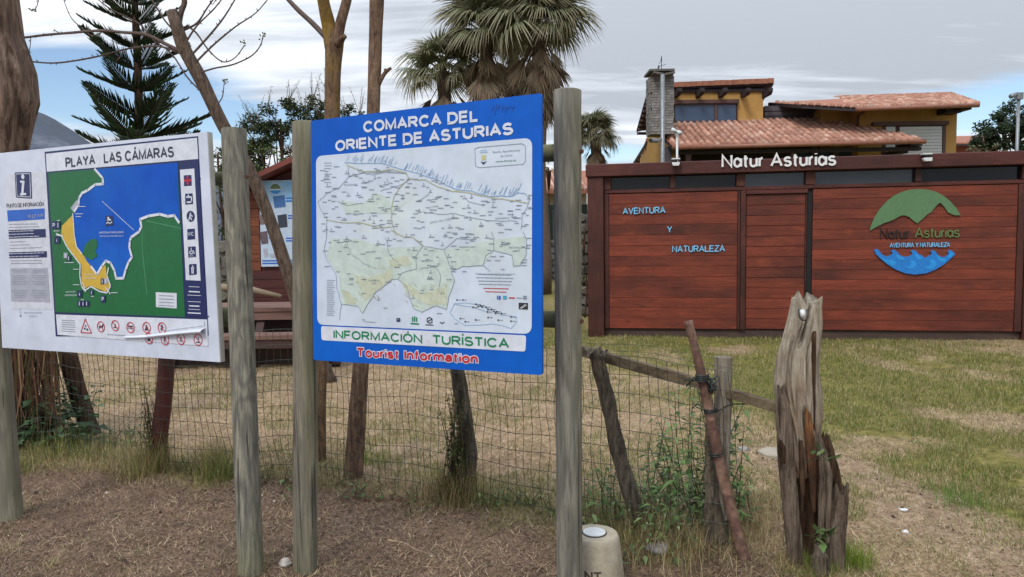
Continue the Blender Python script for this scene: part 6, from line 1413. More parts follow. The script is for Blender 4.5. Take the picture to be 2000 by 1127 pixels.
# ---- araucaria
AY = 17.0
ab = Vector((at(270, 500, AY).x, AY, 0)); ar = root('norfolk_pine', 'tall dark tiered pine with upswept branches behind the beach board', 'tree', loc=ab.to_tuple())
obj('trunk', plimb([(276, 620, AY), (275, 440, AY), (272, 240, AY), (268, 100, AY), (264, 20, AY), (260, -120, AY), (258, -220, AY)], [26, 22, 16, 15, 13, 9, 3], 2, 10), BARKD, ar, smooth=True)
def pine_branch(L_, seed):
    R_ = random.Random(seed); mb = MB(); cols = []
    sp = [Vector((L_ * t, 0, L_ * (.34 * t + .13 * t * t))) for t in [i / 8 for i in range(9)]]
    mb.tube(sp, [.026 - .018 * i / 8 for i in range(9)], 5); cols += [(.045, .034, .022, 1)] * len(mb.v)
    n = int(L_ * 27)
    for i in range(n):
        t = .10 + .90 * (i / n); p = Vector((L_ * t, 0, L_ * (.34 * t + .13 * t * t)))
        ln = (.46 * (1 - t) ** .7 + .10) * L_ * .80 * R_.uniform(.6, 1.25)
        for s in (-1, 1):
            a = Vector((.75, s * .85, .25)).normalized(); b_ = Vector((.55, s * .25, 1)).normalized(); k = R_.uniform(.3, 1.)
            m1 = p + a * ln * .4; m2 = m1 + a.lerp(b_, .6 * k) * ln * .35; m3 = m2 + a.lerp(b_, k) * ln * .35
            c0 = len(mb.v); mb.tube([p, m1, m2, m3], [.007, .013, .012, .003], 4, cap=False)
            g = R_.uniform(.75, 1.25); cc = rgb(*R_.choice([(40, 60, 38), (52, 74, 44), (32, 48, 34)])); cols += [(cc[0] * g, cc[1] * g, cc[2] * g, 1)] * (len(mb.v) - c0)
    return mb, cols
PINE = leafmat('pine_needles', .12, .6); pb = []
for L_, sd_ in ((1.0, 1), (1.0, 2), (1.0, 3)):
    mb, cols = pine_branch(L_, sd_); o = obj('branch', mb, PINE, None, cols=cols); pb.append(o.data); bpy.data.objects.remove(o)
R_ = random.Random(6); yt = 318; tiers = []
while yt > -230:
    tiers.append(yt); yt -= 45
for i, y in enumerate(tiers):
    L_ = [1.9, 1.85, 1.62, 1.42, 1.36, 1.30][i] if i < 6 else 1.25 - .10 * (i - 6); L_ = max(L_ * .86, .25); n_ = 5 + (i % 2); a0 = R_.uniform(0, 6.28)
    c = at(np.interp(y, [-220, 20, 100, 240], [258, 264, 268, 272]), y, AY)
    for k in range(n_):
        a = a0 + 2 * math.pi * k / n_ + R_.uniform(-.3, .3); o = bpy.data.objects.new('branch', R_.choice(pb)); COL.objects.link(o); o.parent = ar
        s = L_ * R_.uniform(.72, 1.12); tl = R_.uniform(-.14, .12)
        o.matrix_local = Matrix.Translation(c - ab + Vector((0, 0, R_.uniform(-.08, .08)))) @ Matrix.Rotation(a, 4, 'Z') @ Matrix.Rotation(-tl, 4, 'Y') @ Matrix.Scale(s, 4)
# ---- fan palms
def frond(seed, dead):
    R_ = random.Random(seed); mb = MB(); cols = []
    base = (.15, .165, .085) if not dead else (.22, .165, .115)
    mb.tube([(0, 0, 0), (.25, 0, .03), (.5, 0, .02)], [.018, .014, .010], 4); cols += [(.12, .12, .05, 1) if not dead else (.14, .10, .065, 1)] * len(mb.v)
    n = 40 if not dead else 26; spread = 1.9 if not dead else .6
    for i in range(n):
        f = i / (n - 1) * 2 - 1; a = f * spread; L_ = .52 * (1 - .28 * f * f) * R_.uniform(.9, 1.08); d = Vector((math.cos(a), math.sin(a), 0)); s = Vector((-math.sin(a), math.cos(a), 0))
        fold = .014 if not dead else .012; z = .02 + .05 * math.cos(a) * (0 if dead else 1); droop = R_.uniform(.18, .55) if not dead else R_.uniform(-.05, .12)
        o = Vector((.5, 0, .02)); w_ = .016 if not dead else .013; zz_ = (1 if i % 2 else -1) * fold * .6
        rows = []
        for t, ww in ((0, .25), (.35, 1), (.62, .9), (.85, .45), (1.0, .05)):
            p = o + d * L_ * t + Vector((0, 0, z * t + zz_ - droop * max(0, t - .35) ** 2 * 2.2 * L_ * 2)); rows.append((p - s * w_ * ww, p + s * w_ * ww))
        b = len(mb.v); 
        for p, q in rows: mb.v += [tuple(p), tuple(q)]
        for j in range(4): mb.f.append((b + 2 * j, b + 2 * j + 1, b + 2 * j + 3, b + 2 * j + 2))
        g = R_.uniform(.7, 1.3)
        for j in range(5):
            c = base
            if not dead and j >= 3: c = (.29, .26, .17)
            if dead: c = (base[0] * (1 + .35 * (R_.random() - .3)), base[1] * (1 + .3 * (R_.random() - .3)), base[2])
            cols += [(c[0] * g, c[1] * g, c[2] * g, 1)] * 2
    return mb, cols
FR = {}
for dead in (False, True):
    FR[dead] = []
    for s_ in range(4):
        mb, cols = frond(s_ + 10 * dead, dead); o = obj('frond', mb, LEAF, None, cols=cols); FR[dead].append(o.data); bpy.data.objects.remove(o)
PTR = mat('palm_trunk', rgb(112, 92, 78), rgb(76, 62, 54), scale=10, stretch=(1, 1, 4), bump=.6)
def palm(lab, px, py, Y, rad, seed, ng, ndead, skirt=1.0, group='fan palms'):
    R_ = random.Random(seed); c = at(px, py, Y); rt = root('palm_tree', lab, 'palm', loc=(c.x, Y, 0), group=group); k = mpp(Y); L_ = rad * k
    hgt = c.z
    obj('trunk', MB().tube([(c.x + .04 * math.sin(i), Y, hgt * i / 10) for i in range(11)], [.26 - .08 * min(1, i / 4) for i in range(11)], 12, jit=.05), PTR, rt, smooth=True)
    for i in range(ng):
        u = i / ng; el = math.radians(80 - 98 * u ** .9 + R_.uniform(-8, 8)); a = i * 2.39996 + R_.uniform(-.2, .2)
        o = bpy.data.objects.new('frond', R_.choice(FR[False])); COL.objects.link(o); o.parent = rt; s = L_ * R_.uniform(.75, 1.18) / .98
        o.matrix_local = Matrix.Translation(Vector((0, 0, hgt - .12 * (u > .5)))) @ Matrix.Rotation(a, 4, 'Z') @ Matrix.Rotation(-el, 4, 'Y') @ Matrix.Rotation(R_.uniform(-.5, .5), 4, 'X') @ Matrix.Scale(s, 4)
    for i in range(ndead):
        u = i / ndead; el = math.radians(-58 - 28 * u + R_.uniform(-10, 6)); a = i * 2.39996
        o = bpy.data.objects.new('dead_frond', R_.choice(FR[True])); COL.objects.link(o); o.parent = rt; s = L_ * R_.uniform(.85, 1.1)
        o.matrix_local = Matrix.Translation(Vector((0, 0, hgt - .15 - u * L_ * skirt))) @ Matrix.Rotation(a, 4, 'Z') @ Matrix.Rotation(-el, 4, 'Y') @ Matrix.Rotation(R_.uniform(-.6, .6), 4, 'X') @ Matrix.Scale(s, 4)
    return rt
palm('biggest fan palm with a brown skirt of dead fronds, right of the cluster', 1052, 44, 20, 113, 1, 46, 52, .75)
palm('fan palm in the middle of the cluster over the board heading', 948, 60, 20.8, 96, 2, 42, 48, .9)
palm('palm crown filling the gap at the back of the cluster', 1000, 70, 23.5, 84, 7, 40, 34, .6)
palm('smallest fan palm of the cluster, low at its left side', 866, 140, 21.5, 88, 3, 34, 22, .4)
palm('small separate fan palm right of the tallest post, left of the ochre house', 1163, 262, 26, 50, 4, 48, 34, .5)
# ------------------------------------------------------------------ wire fence
WIRE = mat('green_grey_wire', rgb(46, 56, 48), rgb(34, 34, 30), rough=.6, rnd=0, bump=0, scale=9)
fen = root('wire_fence', 'sagging square mesh wire fence strung along rough wooden stakes', 'fence', loc=(-1, 4.9, 0))
pts = [p for p in FL]; pts[0] = gnd(-60, 868); seg = [0]
for i in range(1, len(pts) - 1): seg.append(seg[-1] + (pts[i] - pts[i - 1]).length)
def fpos(s): 
    for i in range(len(seg) - 1):
        if s <= seg[i + 1] or i == len(seg) - 2:
            t = (s - seg[i]) / (seg[i + 1] - seg[i]); return pts[i].lerp(pts[i + 1], t)
SL = seg[-1]
def fh(s, h):
    p = fpos(s); t = s / SL
    top = 1.0 + (.03 * math.sin(s * 2.1)) - .10 * max(0, t - .93) / .07
    z = .0 + h * top; wob = .010 * math.sin(s * 3.1 + h * 4) + .008 * math.sin(s * 7.3 - h * 6) + .03 * math.sin(s * 1.3) * h
    sx = .006 * math.sin(s * 5 + h * 7) + .006 * math.sin(s * 17 + h * 11) + .012 * math.sin(h * 3 + s) + .03 * math.sin(s * .9) * (h - .5)
    return Vector((p.x + sx, p.y + wob - .02 + .05 * math.sin(h * 3.1) * math.sin(s * 1.7), z + .007 * math.sin(s * 6.1 + h * 3) + .005 * math.sin(s * 13.)))
mb = MB(); s = .02; NV = int(SL / .052)
for i in range(NV): 
    s = i * SL / NV; mb.tube([fh(s + .006 * math.sin(i * 12.9 + j * 1.7), j / 10) for j in range(11)], .0018, 3, cap=False)
for j in range(11):
    mb.tube([fh(i * SL / (NV), j / 10) for i in range(NV)], .0019 if j else .002, 3, cap=False)
obj('wire_mesh', mb, WIRE, fen, kind='stuff', label='square wire mesh of the fence')
mb = MB()       # loose flap of mesh folded over the rail at the right
for i in range(9):
    s = SL - .95 + i * .11; mb.tube([fh(s, 1.0), fh(s, 1.0) + Vector((.01, .05, .05 - .01 * i)), fh(s, 1.0) + Vector((.02, .12, .02))], .0013, 3, cap=False)
for k_ in (0.02, .05): mb.tube([fh(SL - .95 + i * .05, 1.0) + Vector((.01, k_ * 1.5, k_)) for i in range(20)], .0014, 3, cap=False)
obj('wire_flap', mb, WIRE, fen, kind='stuff')
def stake(pxs, ws, m, lab, seed, rough=.07, n=12, flat_top=True): return obj('stake', plimb(pxs, ws, seed, n, 5, rough), m, fen, smooth=True, label=lab)
stake([(184, 862, 6.0), (172, 830, 6.0), (150, 760, 5.95), (132, 690, 5.9), (118, 620, 5.9)], [36, 35, 35, 34, 30], BARKD, 'leaning brown stake with smooth bark under the beach board', 2)
stake([(306, 935, 5.02), (312, 850, 5.0), (320, 780, 5.0), (326, 700, 5.0), (330, 640, 5.0)], [34, 32, 31, 31, 30], mat('red_brown_paint', rgb(112, 52, 42), rgb(74, 34, 30), scale=9, stretch=(1, 1, .3), rnd=0, bump=.2, c3=rgb(60, 50, 40), c3s=5), 'red brown post overgrown with grass at its foot', 3, .02)
stake([(915, 1000, 4.32), (912, 960, 4.33), (916, 890, 4.35), (908, 820, 4.35), (899, 760, 4.35), (893, 715, 4.35), (890, 690, 4.35)], [38, 30, 31, 29, 31, 28, 24], BARKG, 'crooked dark bark stake wrapped in grass under the tourist board', 4, .14)
stake([(1262, 1070, 3.78), (1245, 1010, 3.8), (1222, 930, 3.8), (1200, 850, 3.82), (1184, 770, 3.84), (1170, 715, 3.85), (1163, 682, 3.85)], [42, 36, 34, 32, 30, 28, 24], BARKG, 'leaning dark bark stake with a frayed top right of the tallest post', 5, .16, 14)
fr_ = MB(); R_ = random.Random(77)
for i in range(26):
    p = at(1163 + R_.uniform(-16, 22), 690 + R_.uniform(-4, 8), 3.84 + R_.uniform(-.05, .05)); fr_.tube([p, p + Vector((R_.uniform(-.03, .03), R_.uniform(-.03, .03), R_.uniform(.01, .045)))], [.006, .002], 4)
obj('frayed_fibres', fr_, GREYW2, fen)
cap_ = obj('stake', plimb([(1404, 1010, 3.62), (1407, 930, 3.62), (1411, 830, 3.62), (1412, 760, 3.62), (1413, 697, 3.62)], [38, 36, 33, 33, 34], 6, 16, 5, .05), GREYW2, fen, smooth=True, label='pale silver grey stake beside the rusty pipe'); cap_.data.set_sharp_from_angle(angle=math.radians(45))
stake([(1400, 1060, 3.58), (1394, 990, 3.6), (1388, 920, 3.6), (1386, 860, 3.6), (1384, 815, 3.6)], [44, 38, 26, 18, 8], BARKG, 'short dark rotten stub in the weeds behind the rusty pipe', 16, .2, 14)
pp = obj('pipe', plimb([(1456, 1098, 3.42), (1440, 1040, 3.45), (1412, 930, 3.5), (1390, 830, 3.52), (1372, 740, 3.54), (1355, 670, 3.56), (1344, 627, 3.57)], [25, 24, 22, 21, 19, 17, 19], 7, 14, 4, .05), RUST, fen, smooth=True, label='leaning rusty brown pipe')
rl = MB(); A = at(1105, 676, 3.98); B = at(1340, 742, 3.72); C_ = at(1518, 796, 3.46); rl.bar(A, B, .05, .052).bar(B + Vector((0, .0, .002)), C_, .046, .044)
obj('rail', rl, barkmat('rail_timber', rgb(126, 112, 90), rgb(84, 72, 58), rgb(96, 92, 62), .6, 14, .4, (.2, 1, 1)), fen, label='thin sloping rail tied to the stakes')
TIE = _plain('black_green_tie', (.012, .02, .018, 1), .5)
def tie(pts, w_=.004): return obj('wire_tie', MB().tube([at(*p) for p in pts], w_, 5), TIE, fen, smooth=True)
R_ = random.Random(12)
def coil(px, py, Y, rpx, n_, h_, lab=None):
    P = []
    for i in range(n_ * 10): a = i * .628; P.append(at(px + rpx * math.cos(a), py - h_ / 2 + h_ * i / (n_ * 10) + 3 * math.sin(a), Y - .04 * math.sin(a) - .01))
    obj('wire_tie', MB().tube(P, .0035, 5), TIE, fen, smooth=True)
coil(1371, 738, 3.54, 13, 4, 14); coil(1391, 750, 3.54, 9, 3, 30); coil(1388, 802, 3.53, 13, 3, 8); coil(1400, 888, 3.53, 15, 2, 8)
tie([(1340, 755, 3.53), (1355, 738, 3.52), (1368, 732, 3.5), (1382, 745, 3.5), (1390, 762, 3.52)]); tie([(1336, 740, 3.6), (1350, 744, 3.55), (1366, 740, 3.52)]); tie([(1360, 795, 3.52), (1376, 801, 3.5), (1398, 806, 3.56), (1420, 792, 3.58), (1430, 789, 3.58), (1470, 789, 3.55), (1516, 795, 3.46)], .003); tie([(1388, 742, 3.52), (1395, 755, 3.5), (1390, 768, 3.5), (1383, 755, 3.52)], .009)
tie([(1352, 798, 3.55), (1362, 788, 3.55), (1372, 796, 3.52)], .003)
# ------------------------------------------------------------------ weathered stump post
stp = root('weathered_post', 'thick split weathered tree trunk post, pale grey and hollow, right of the fence', 'post', loc=gnd(1590, 1130).to_tuple())
SW = None
def stumpmat():
    m, t, b = newmat('split_weathered_wood'); v, r, o = tcoord(t)
    g = tnoise(t, v, 48, 8, .75, .5, (1, 1, .08)); g2 = tnoise(t, v, 110, 5, .7, .3, (1, 1, .07)); pch = tnoise(t, v, 3.2, 5, .6, .3, (1, 1, .4)); sp = nd(t, 'ShaderNodeSeparateXYZ'); t.links.new(o, sp.inputs[0])
    pale = tramp(t, g, [(.28, rgb(88, 76, 66)), (.45, rgb(150, 138, 122)), (.7, rgb(188, 178, 160))]); brown = tramp(t, g, [(.3, rgb(44, 32, 26)), (.5, rgb(112, 88, 70)), (.7, rgb(146, 120, 98))])
    k = tmath(t, 'ADD', tmath(t, 'MULTIPLY', tmath(t, 'SUBTRACT', .86, sp.outputs[2]), 1.5), tmath(t, 'MULTIPLY', tmath(t, 'SUBTRACT', pch, .5), 2.2), clamp=True)
    c = tmix(t, k, pale, brown)
    org = tramp(t, tnoise(t, v, 5, 4, .6, .2, (1, 1, .35)), [(.58, (0, 0, 0, 1)), (.66, (1, 1, 1, 1))])
    zt = tmath(t, 'MULTIPLY', tmath(t, 'SUBTRACT', .62, tmath(t, 'ABSOLUTE', tmath(t, 'SUBTRACT', sp.outputs[2], .52))), 1.0, clamp=True)
    c = tmix(t, tmath(t, 'MULTIPLY', org, tmath(t, 'MULTIPLY', zt, .9)), c, rgb(164, 96, 48))
    c = tmix(t, .55, c, tramp(t, g2, [(.3, (.35, .35, .35, 1)), (.65, (1.15, 1.15, 1.15, 1))]), 'MULTIPLY')
    t.links.new(c, b.inputs['Base Color']); b.inputs['Roughness'].default_value = .95; b.inputs['Specular IOR Level'].default_value = .15
    bp = nd(t, 'ShaderNodeBump'); bp.inputs['Strength'].default_value = .9; bp.inputs['Distance'].default_value = .012; t.links.new(tmath(t, 'ADD', g, tmath(t, 'MULTIPLY', g2, .5)), bp.inputs['Height']); t.links.new(bp.outputs[0], b.inputs['Normal']); return m
SWM = stumpmat()
def gnarl(pxs, ws, seed, Y0, n=56, rings=90, fur=.16, flat_=.8, topjag=.05, name='trunk', lean=0.0, gash=None, m=None, par=None, sn=.22):
    """furrowed split trunk: radius broken by many long grooves that wander with height"""
    r = np.random.default_rng(seed); T = np.linspace(0, 1, len(pxs)); P = np.array([at(x, y, Y0 + lean * i) for i, (x, y) in enumerate(pxs)]); Wd = np.array(ws) * mpp(Y0) / 2
    mb = MB(); ph = r.uniform(0, 6.28, 8)
    for i in range(rings):
        t = i / (rings - 1); c = [np.interp(t, T, P[:, k]) for k in range(3)]; R = np.interp(t, T, Wd)
        for k in range(n):
            a = 2 * math.pi * k / n; aa = a + .35 * math.sin(t * 3 + ph[0]) + .12 * math.sin(t * 9 + ph[1])
            gr = 0
            for q, (fq, am) in enumerate(((5, .5), (9, .45), (14, .35), (23, .25))): gr += am * (abs(math.sin(aa * fq / 2 + ph[q] + .6 * math.sin(t * (4 + q) + ph[q + 2]))) ** .6 - .6)
            nn = vnoise(np.array([a * 2.2]), np.array([t * 7.]), 1.0, seed)[0] - .5
            rad = R * (1 + fur * gr + sn * nn)
            if gash:
                for (ga, gw, t0, t1, dp) in gash:
                    da = (a - ga - .25 * math.sin(t * 5 + ph[3]) + math.pi) % (2 * math.pi) - math.pi; e_ = math.exp(-(da / gw) ** 2) * max(0, min(1, (t - t0) * 9)) * max(0, min(1, (t1 - t) * 9)); rad *= 1 - dp * e_
            z = c[2]
            if i == rings - 1 or t > .93: z += topjag * (vnoise(np.array([a * 3.1]), np.array([5.]), 1.0, seed + 3)[0] - .4) * max(0, (t - .93) / .07)
            # image x is world x here; front of the post looks along -y
            mb.v.append((c[0] + math.cos(a) * rad, c[1] + math.sin(a) * rad * flat_, z))
    for i in range(rings - 1):
        for k in range(n): a = i * n + k; b = i * n + (k + 1) % n; mb.f.append((a, b, b + n, a + n))
    cidx = len(mb.v); tp = mb.v[(rings - 1) * n:]; mb.v.append((sum(p[0] for p in tp) / n, sum(p[1] for p in tp) / n, sum(p[2] for p in tp) / n - .035))
    for k in range(n): mb.f.append(((rings - 1) * n + k, (rings - 1) * n + (k + 1) % n, cidx))
    return obj(name, mb, m or SWM, par or stp, smooth=True)
ROT = barkmat('rotten_brown_wood', rgb(112, 84, 64), rgb(40, 28, 22), rgb(150, 92, 50), .56, 46, 1.2, (1, 1, .09)); ORW = barkmat('fresh_orange_wood', rgb(176, 122, 78), rgb(92, 62, 46), rgb(74, 56, 46), .50, 42, 1.0, (1, 1, .06)); GRYB = barkmat('weathered_grey_brown', rgb(164, 146, 128), rgb(84, 68, 58), rgb(132, 110, 92), .54, 50, 1.2, (1, 1, .07))
def gw(pts, ws, seed, Y, n=26, rings=60, fur=.2, jag=.03, name='split_strip', m=None, flat_=.8, gash=None, sn=.22): return gnarl(pts, ws, seed, Y, n, rings, fur, flat_, jag, name, 0, gash, m, None, sn)
gw([(1566, 930), (1563, 880), (1560, 820), (1556, 750), (1558, 690), (1568, 640), (1577, 588)], [40, 64, 80, 86, 76, 66, 54], 5, 3.42, 140, 120, .24, .075, 'trunk', None, .8, [(4.9, .16, -.1, .42, .8), (4.60, .09, .70, 1.3, .75), (5.45, .10, .0, .75, .5), (4.15, .06, .10, .8, .45), (4.35, .05, .3, .95, .35), (5.1, .05, .4, .9, .4)])
gw([(1580, 1140), (1580, 1000), (1572, 860)], [70, 64, 56], 31, 3.50, 40, 50, .25, .02, 'hollow_back', ROT)
gw([(1556, 1130), (1549, 1040), (1542, 960), (1536, 880), (1532, 800), (1526, 755)], [24, 30, 30, 30, 26, 14], 8, 3.37, 34, 70, .25, .04, m=GRYB)
gw([(1530, 905), (1527, 885), (1527, 872), (1524, 862)], [8, 14, 14, 6], 9, 3.31, 14, 20, .2, .02, 'broken_knot', ROT)
gw([(1590, 1000), (1588, 955), (1585, 900), (1581, 850), (1577, 790)], [5, 12, 17, 18, 7], 12, 3.35, 30, 60, .28, .05, m=ORW)
gw([(1566, 1000), (1567, 930), (1564, 860)], [6, 12, 8], 13, 3.35, 16, 40, .25, .03, m=ROT)
gw([(1603, 1050), (1606, 990), (1610, 930), (1606, 880), (1600, 850)], [10, 15, 17, 14, 6], 14, 3.32, 22, 50, .22, .03, m=GRYB)
gw([(1617, 1060), (1619, 990), (1620, 930), (1612, 885)], [8, 12, 13, 7], 15, 3.30, 18, 50, .22, .03, m=GRYB)
gw([(1630, 1140), (1632, 1060), (1637, 1000), (1642, 955)], [34, 36, 36, 28], 11, 3.34, 44, 60, .22, .06, 'side_stem', GRYB)
gw([(1634, 990), (1630, 940), (1622, 905), (1614, 875), (1611, 853)], [16, 24, 26, 26, 14], 16, 3.36, 36, 50, .26, .05, 'side_stem', ROT)
gw([(1588, 840), (1585, 790), (1584, 740), (1587, 700), (1590, 650)], [8, 14, 16, 14, 8], 17, 3.36, 16, 24, .15, .02, 'dark_bark_strip', ROT)
gw([(1606, 1130), (1602, 1085), (1598, 1062)], [34, 30, 14], 18, 3.27, 24, 24, .06, 0, 'foot_stone_burl', GRYB)
gnarl([(-25, 920), (-28, 780), (-30, 640), (-22, 450), (-14, 320), (-4, 250), (2, 200), (-4, 140), (-20, 70), (-32, -20), (-45, -200)], [176, 136, 124, 116, 112, 118, 128, 122, 108, 112, 100], 23, 5.6, 130, 150, .10, .95, 0, 'trunk', 0, [(5.3, .10, .35, .9, .12), (4.9, .06, .2, .8, .10), (5.9, .12, .3, .7, .14)], barkmat('big_trunk_bark', rgb(156, 132, 116), rgb(84, 66, 56), rgb(124, 84, 72), .60, 16, 1.2, (1, 1, .16)), bt, .10)
st_ = at(1566, 613, 3.28); k = mpp(3.3)
obj('insulator', MB().tube([st_ + Vector((0, 0, 7 * k)), st_ + Vector((0, -.008, 0)), st_ + Vector((0, 0, -9 * k))], [5 * k, 6.5 * k, 4 * k], 10), WHITEP, stp, smooth=True)
obj('hook', MB().tube([st_ + Vector((-8 * k, -.01, 10 * k)), st_ + Vector((-8 * k, -.02, -4 * k)), st_ + Vector((-4 * k, -.025, -11 * k)), st_ + Vector((3 * k, -.025, -11 * k)), st_ + Vector((8 * k, -.02, -3 * k)), st_ + Vector((9 * k, -.01, 9 * k))], .0045, 6), BLACKP, stp, smooth=True)
# ------------------------------------------------------------------ concrete bollard
CONC = mat('concrete', rgb(178, 168, 148), rgb(150, 140, 122), scale=14, bump=.3, rnd=0, c3=rgb(128, 116, 94), c3s=5, rough=.9)
bY = 3.22; bc = at(1161, 1041, bY); bl = root('concrete_bollard', 'short round concrete marker with a white disc on top and dark letters', 'bollard', loc=(bc.x, bY, 0))
R0 = 47 * mpp(bY); zt2 = bc.z
obj('body', MB().lathe((bc.x, bY, 0), [(R0 * 1.32, -.02), (R0 * 1.28, .06), (R0 * 1.06, zt2 - .02), (R0 * 1.0, zt2 - .004), (R0 * .96, zt2)], 36), CONC, bl, smooth=True).data.set_sharp_from_angle(angle=math.radians(35))
obj('rim', MB().lathe((bc.x, bY, zt2), [(.055, -.01), (.055, .003), (.053, .004)], 30), BLACKP, bl); obj('disc', MB().lathe((bc.x, bY, zt2 + .001), [(.050, -.005), (.050, .006), (.048, .007)], 30), WHITEP, bl)
v, f = textmesh('NT', .03, 1.1); mb = MB(); hL = 17 * mpp(bY - R0)
for x, y, z in v:
    zz_ = at(1165, 1129, bY - R0).z + y * hL / .73; rb = R0 * (1.28 - .22 * (zz_ - .06) / max(.05, zt2 - .08)) + .0015; aa = (at(1139, 1100, bY - R0).x - bc.x) / rb + x * hL * 1.05 / .73 / rb
    mb.v.append((bc.x + rb * math.sin(aa), bY - rb * math.cos(aa), zz_))
mb.f = f; obj('lettering', mb, flat('stencil_dark', rgb(76, 66, 56)), bl)
# ------------------------------------------------------------------ plants
def plant(name, lab, cat, px, py, stems, leaf, seed, cols, group=None, Y=None, spread=.12, wide=.45):
    g = gnd(px, py) if Y is None else Vector((at(px, py, Y).x, Y, 0)); rt = root(name, lab, cat, loc=g.to_tuple(), group=group); R_ = random.Random(seed); st = MB(); lv = MB(); cc = []
    for i in range(stems):
        b = g + Vector((R_.gauss(0, spread * .5), R_.gauss(0, spread * .4), 0)); h = R_.uniform(.5, 1.0) * plant.h; lk = .22 if name == 'vine' else 1; ln = Vector((R_.uniform(-.35, .35) * lk, R_.uniform(-.3, .3) * lk, 1)).normalized()
        P = [b + ln * h * t + Vector((.03 * math.sin(t * 4 + i), 0, 0)) for t in (0, .3, .6, 1)]; st.tube(P, [.004, .0035, .003, .0015], 4)
        n_ = int(h / .035)
        for j in range(n_):
            t = (j + 1) / n_
            if t < .12: continue
            p = b + ln * h * t + Vector((.03 * math.sin(t * 4 + i), 0, 0)); a = j * 1.57 + R_.uniform(-.4, .4)
            for s in (0, math.pi):
                d = Vector((math.cos(a + s), math.sin(a + s), R_.uniform(-.5, .5))).normalized(); L_ = leaf * (1.15 - .6 * t) * R_.uniform(.6, 1.3); sd_ = d.cross(Vector((0, 0, 1))).normalized() * L_ * wide * .5
                p1 = p + d * L_ * .3; dr = Vector((0, 0, -.25 * L_)); q = len(lv.v)
                lv.v += [tuple(x) for x in (p1, p1 + d * L_ * .4 + sd_ + Vector((0, 0, .06 * L_)), p1 + d * L_ + dr, p1 + d * L_ * .4 - sd_ + Vector((0, 0, .06 * L_)), p1 + d * L_ * .45 - Vector((0, 0, .04 * L_)))]
                lv.f += [(q, q + 1, q + 4), (q + 1, q + 2, q + 4), (q + 2, q + 3, q + 4), (q + 3, q, q + 4)]; st.tube([p, p1], [.0012, .001], 3)
                c = rgb(*R_.choice(cols)); k_ = R_.uniform(.75, 1.25); cc += [(c[0] * k_, c[1] * k_, c[2] * k_, 1)] * 5
    obj('stem', st, STEMM, rt, kind='stuff'); obj('leaves', lv, LEAF, rt, cols=cc, kind='stuff'); return rt
STEMM = mat('stem_green', rgb(92, 92, 58), rgb(84, 62, 50), rnd=0, bump=0)
NG = [(86, 114, 62), (108, 136, 80), (68, 92, 52), (124, 146, 96)]
plant.h = .62; plant('weed', 'leafy green bramble climbing the mesh just right of the tallest post stake', 'plant', 1300, 1000, 8, .085, 1, NG)
plant.h = .95; plant('nettle', 'tall nettles growing against the rusty pipe', 'plant', 1378, 1045, 10, .085, 2, NG, spread=.14)
plant.h = .45; plant('weed', 'dense low weeds round the foot of the rusty pipe', 'plant', 1400, 1050, 16, .060, 3, NG + [(60, 70, 44)], spread=.2)
plant.h = .42; plant('weed', 'low green weeds at the foot of the leaning bark stake', 'plant', 1215, 1050, 14, .075, 4, NG, spread=.22)
plant.h = .30; plant('weed', 'small weeds between the bollard and the pipe', 'plant', 1300, 1085, 12, .045, 5, NG + [(104, 92, 60)], spread=.3)
plant.h = .5; plant('weed', 'few tall thin weeds beside the mesh left of the pipe', 'plant', 1345, 1035, 8, .055, 6, NG, spread=.2)
plant.h = .50; plant('ivy', 'dark leafy ivy on the mesh beside the leftmost round post', 'plant', 105, 878, 14, .12, 7, [(52, 78, 50), (74, 100, 66), (96, 122, 92)], spread=.35, wide=.8)
plant.h = .62; plant('ivy', 'ivy mound against the big trunk behind the leftmost round post', 'plant', 62, 868, 12, .10, 17, [(46, 62, 44), (66, 86, 56)], spread=.18, wide=.8)
plant.h = .22; plant('ivy', 'low creeping plant at the foot of the leaning brown stake', 'plant', 200, 880, 12, .07, 8, [(62, 84, 48), (90, 108, 64)], spread=.3, wide=.7)
plant.h = .62; plant('vine', 'thin vine clinging to the grassy red brown post', 'plant', 303, 925, 34, .040, 9, [(54, 66, 34), (80, 92, 48), (38, 44, 28)], spread=.07)
plant.h = .72; plant('vine', 'thin vine clinging to the grassy crooked stake', 'plant', 893, 990, 30, .042, 10, [(60, 74, 38), (84, 96, 52), (44, 52, 30)], spread=.07)
for i_, (px_, py_, lab_) in enumerate(((690, 975, 'low weeds at the foot of the straight bare trunk'), (800, 985, 'low weeds beside the thick branch on the fence foot'), (985, 1000, 'low weeds left of the tallest post at the fence foot'), (540, 955, 'low weeds between the two middle round posts'), (395, 935, 'low weeds left of the post with swirling grain'), (1060, 1010, 'low weeds directly behind the tallest post'))):
    plant.h = .16; plant('weed', lab_, 'plant', px_, py_, 12, .045, 60 + i_, NG + [(110, 104, 70), (84, 72, 50)], spread=.28, wide=.6)
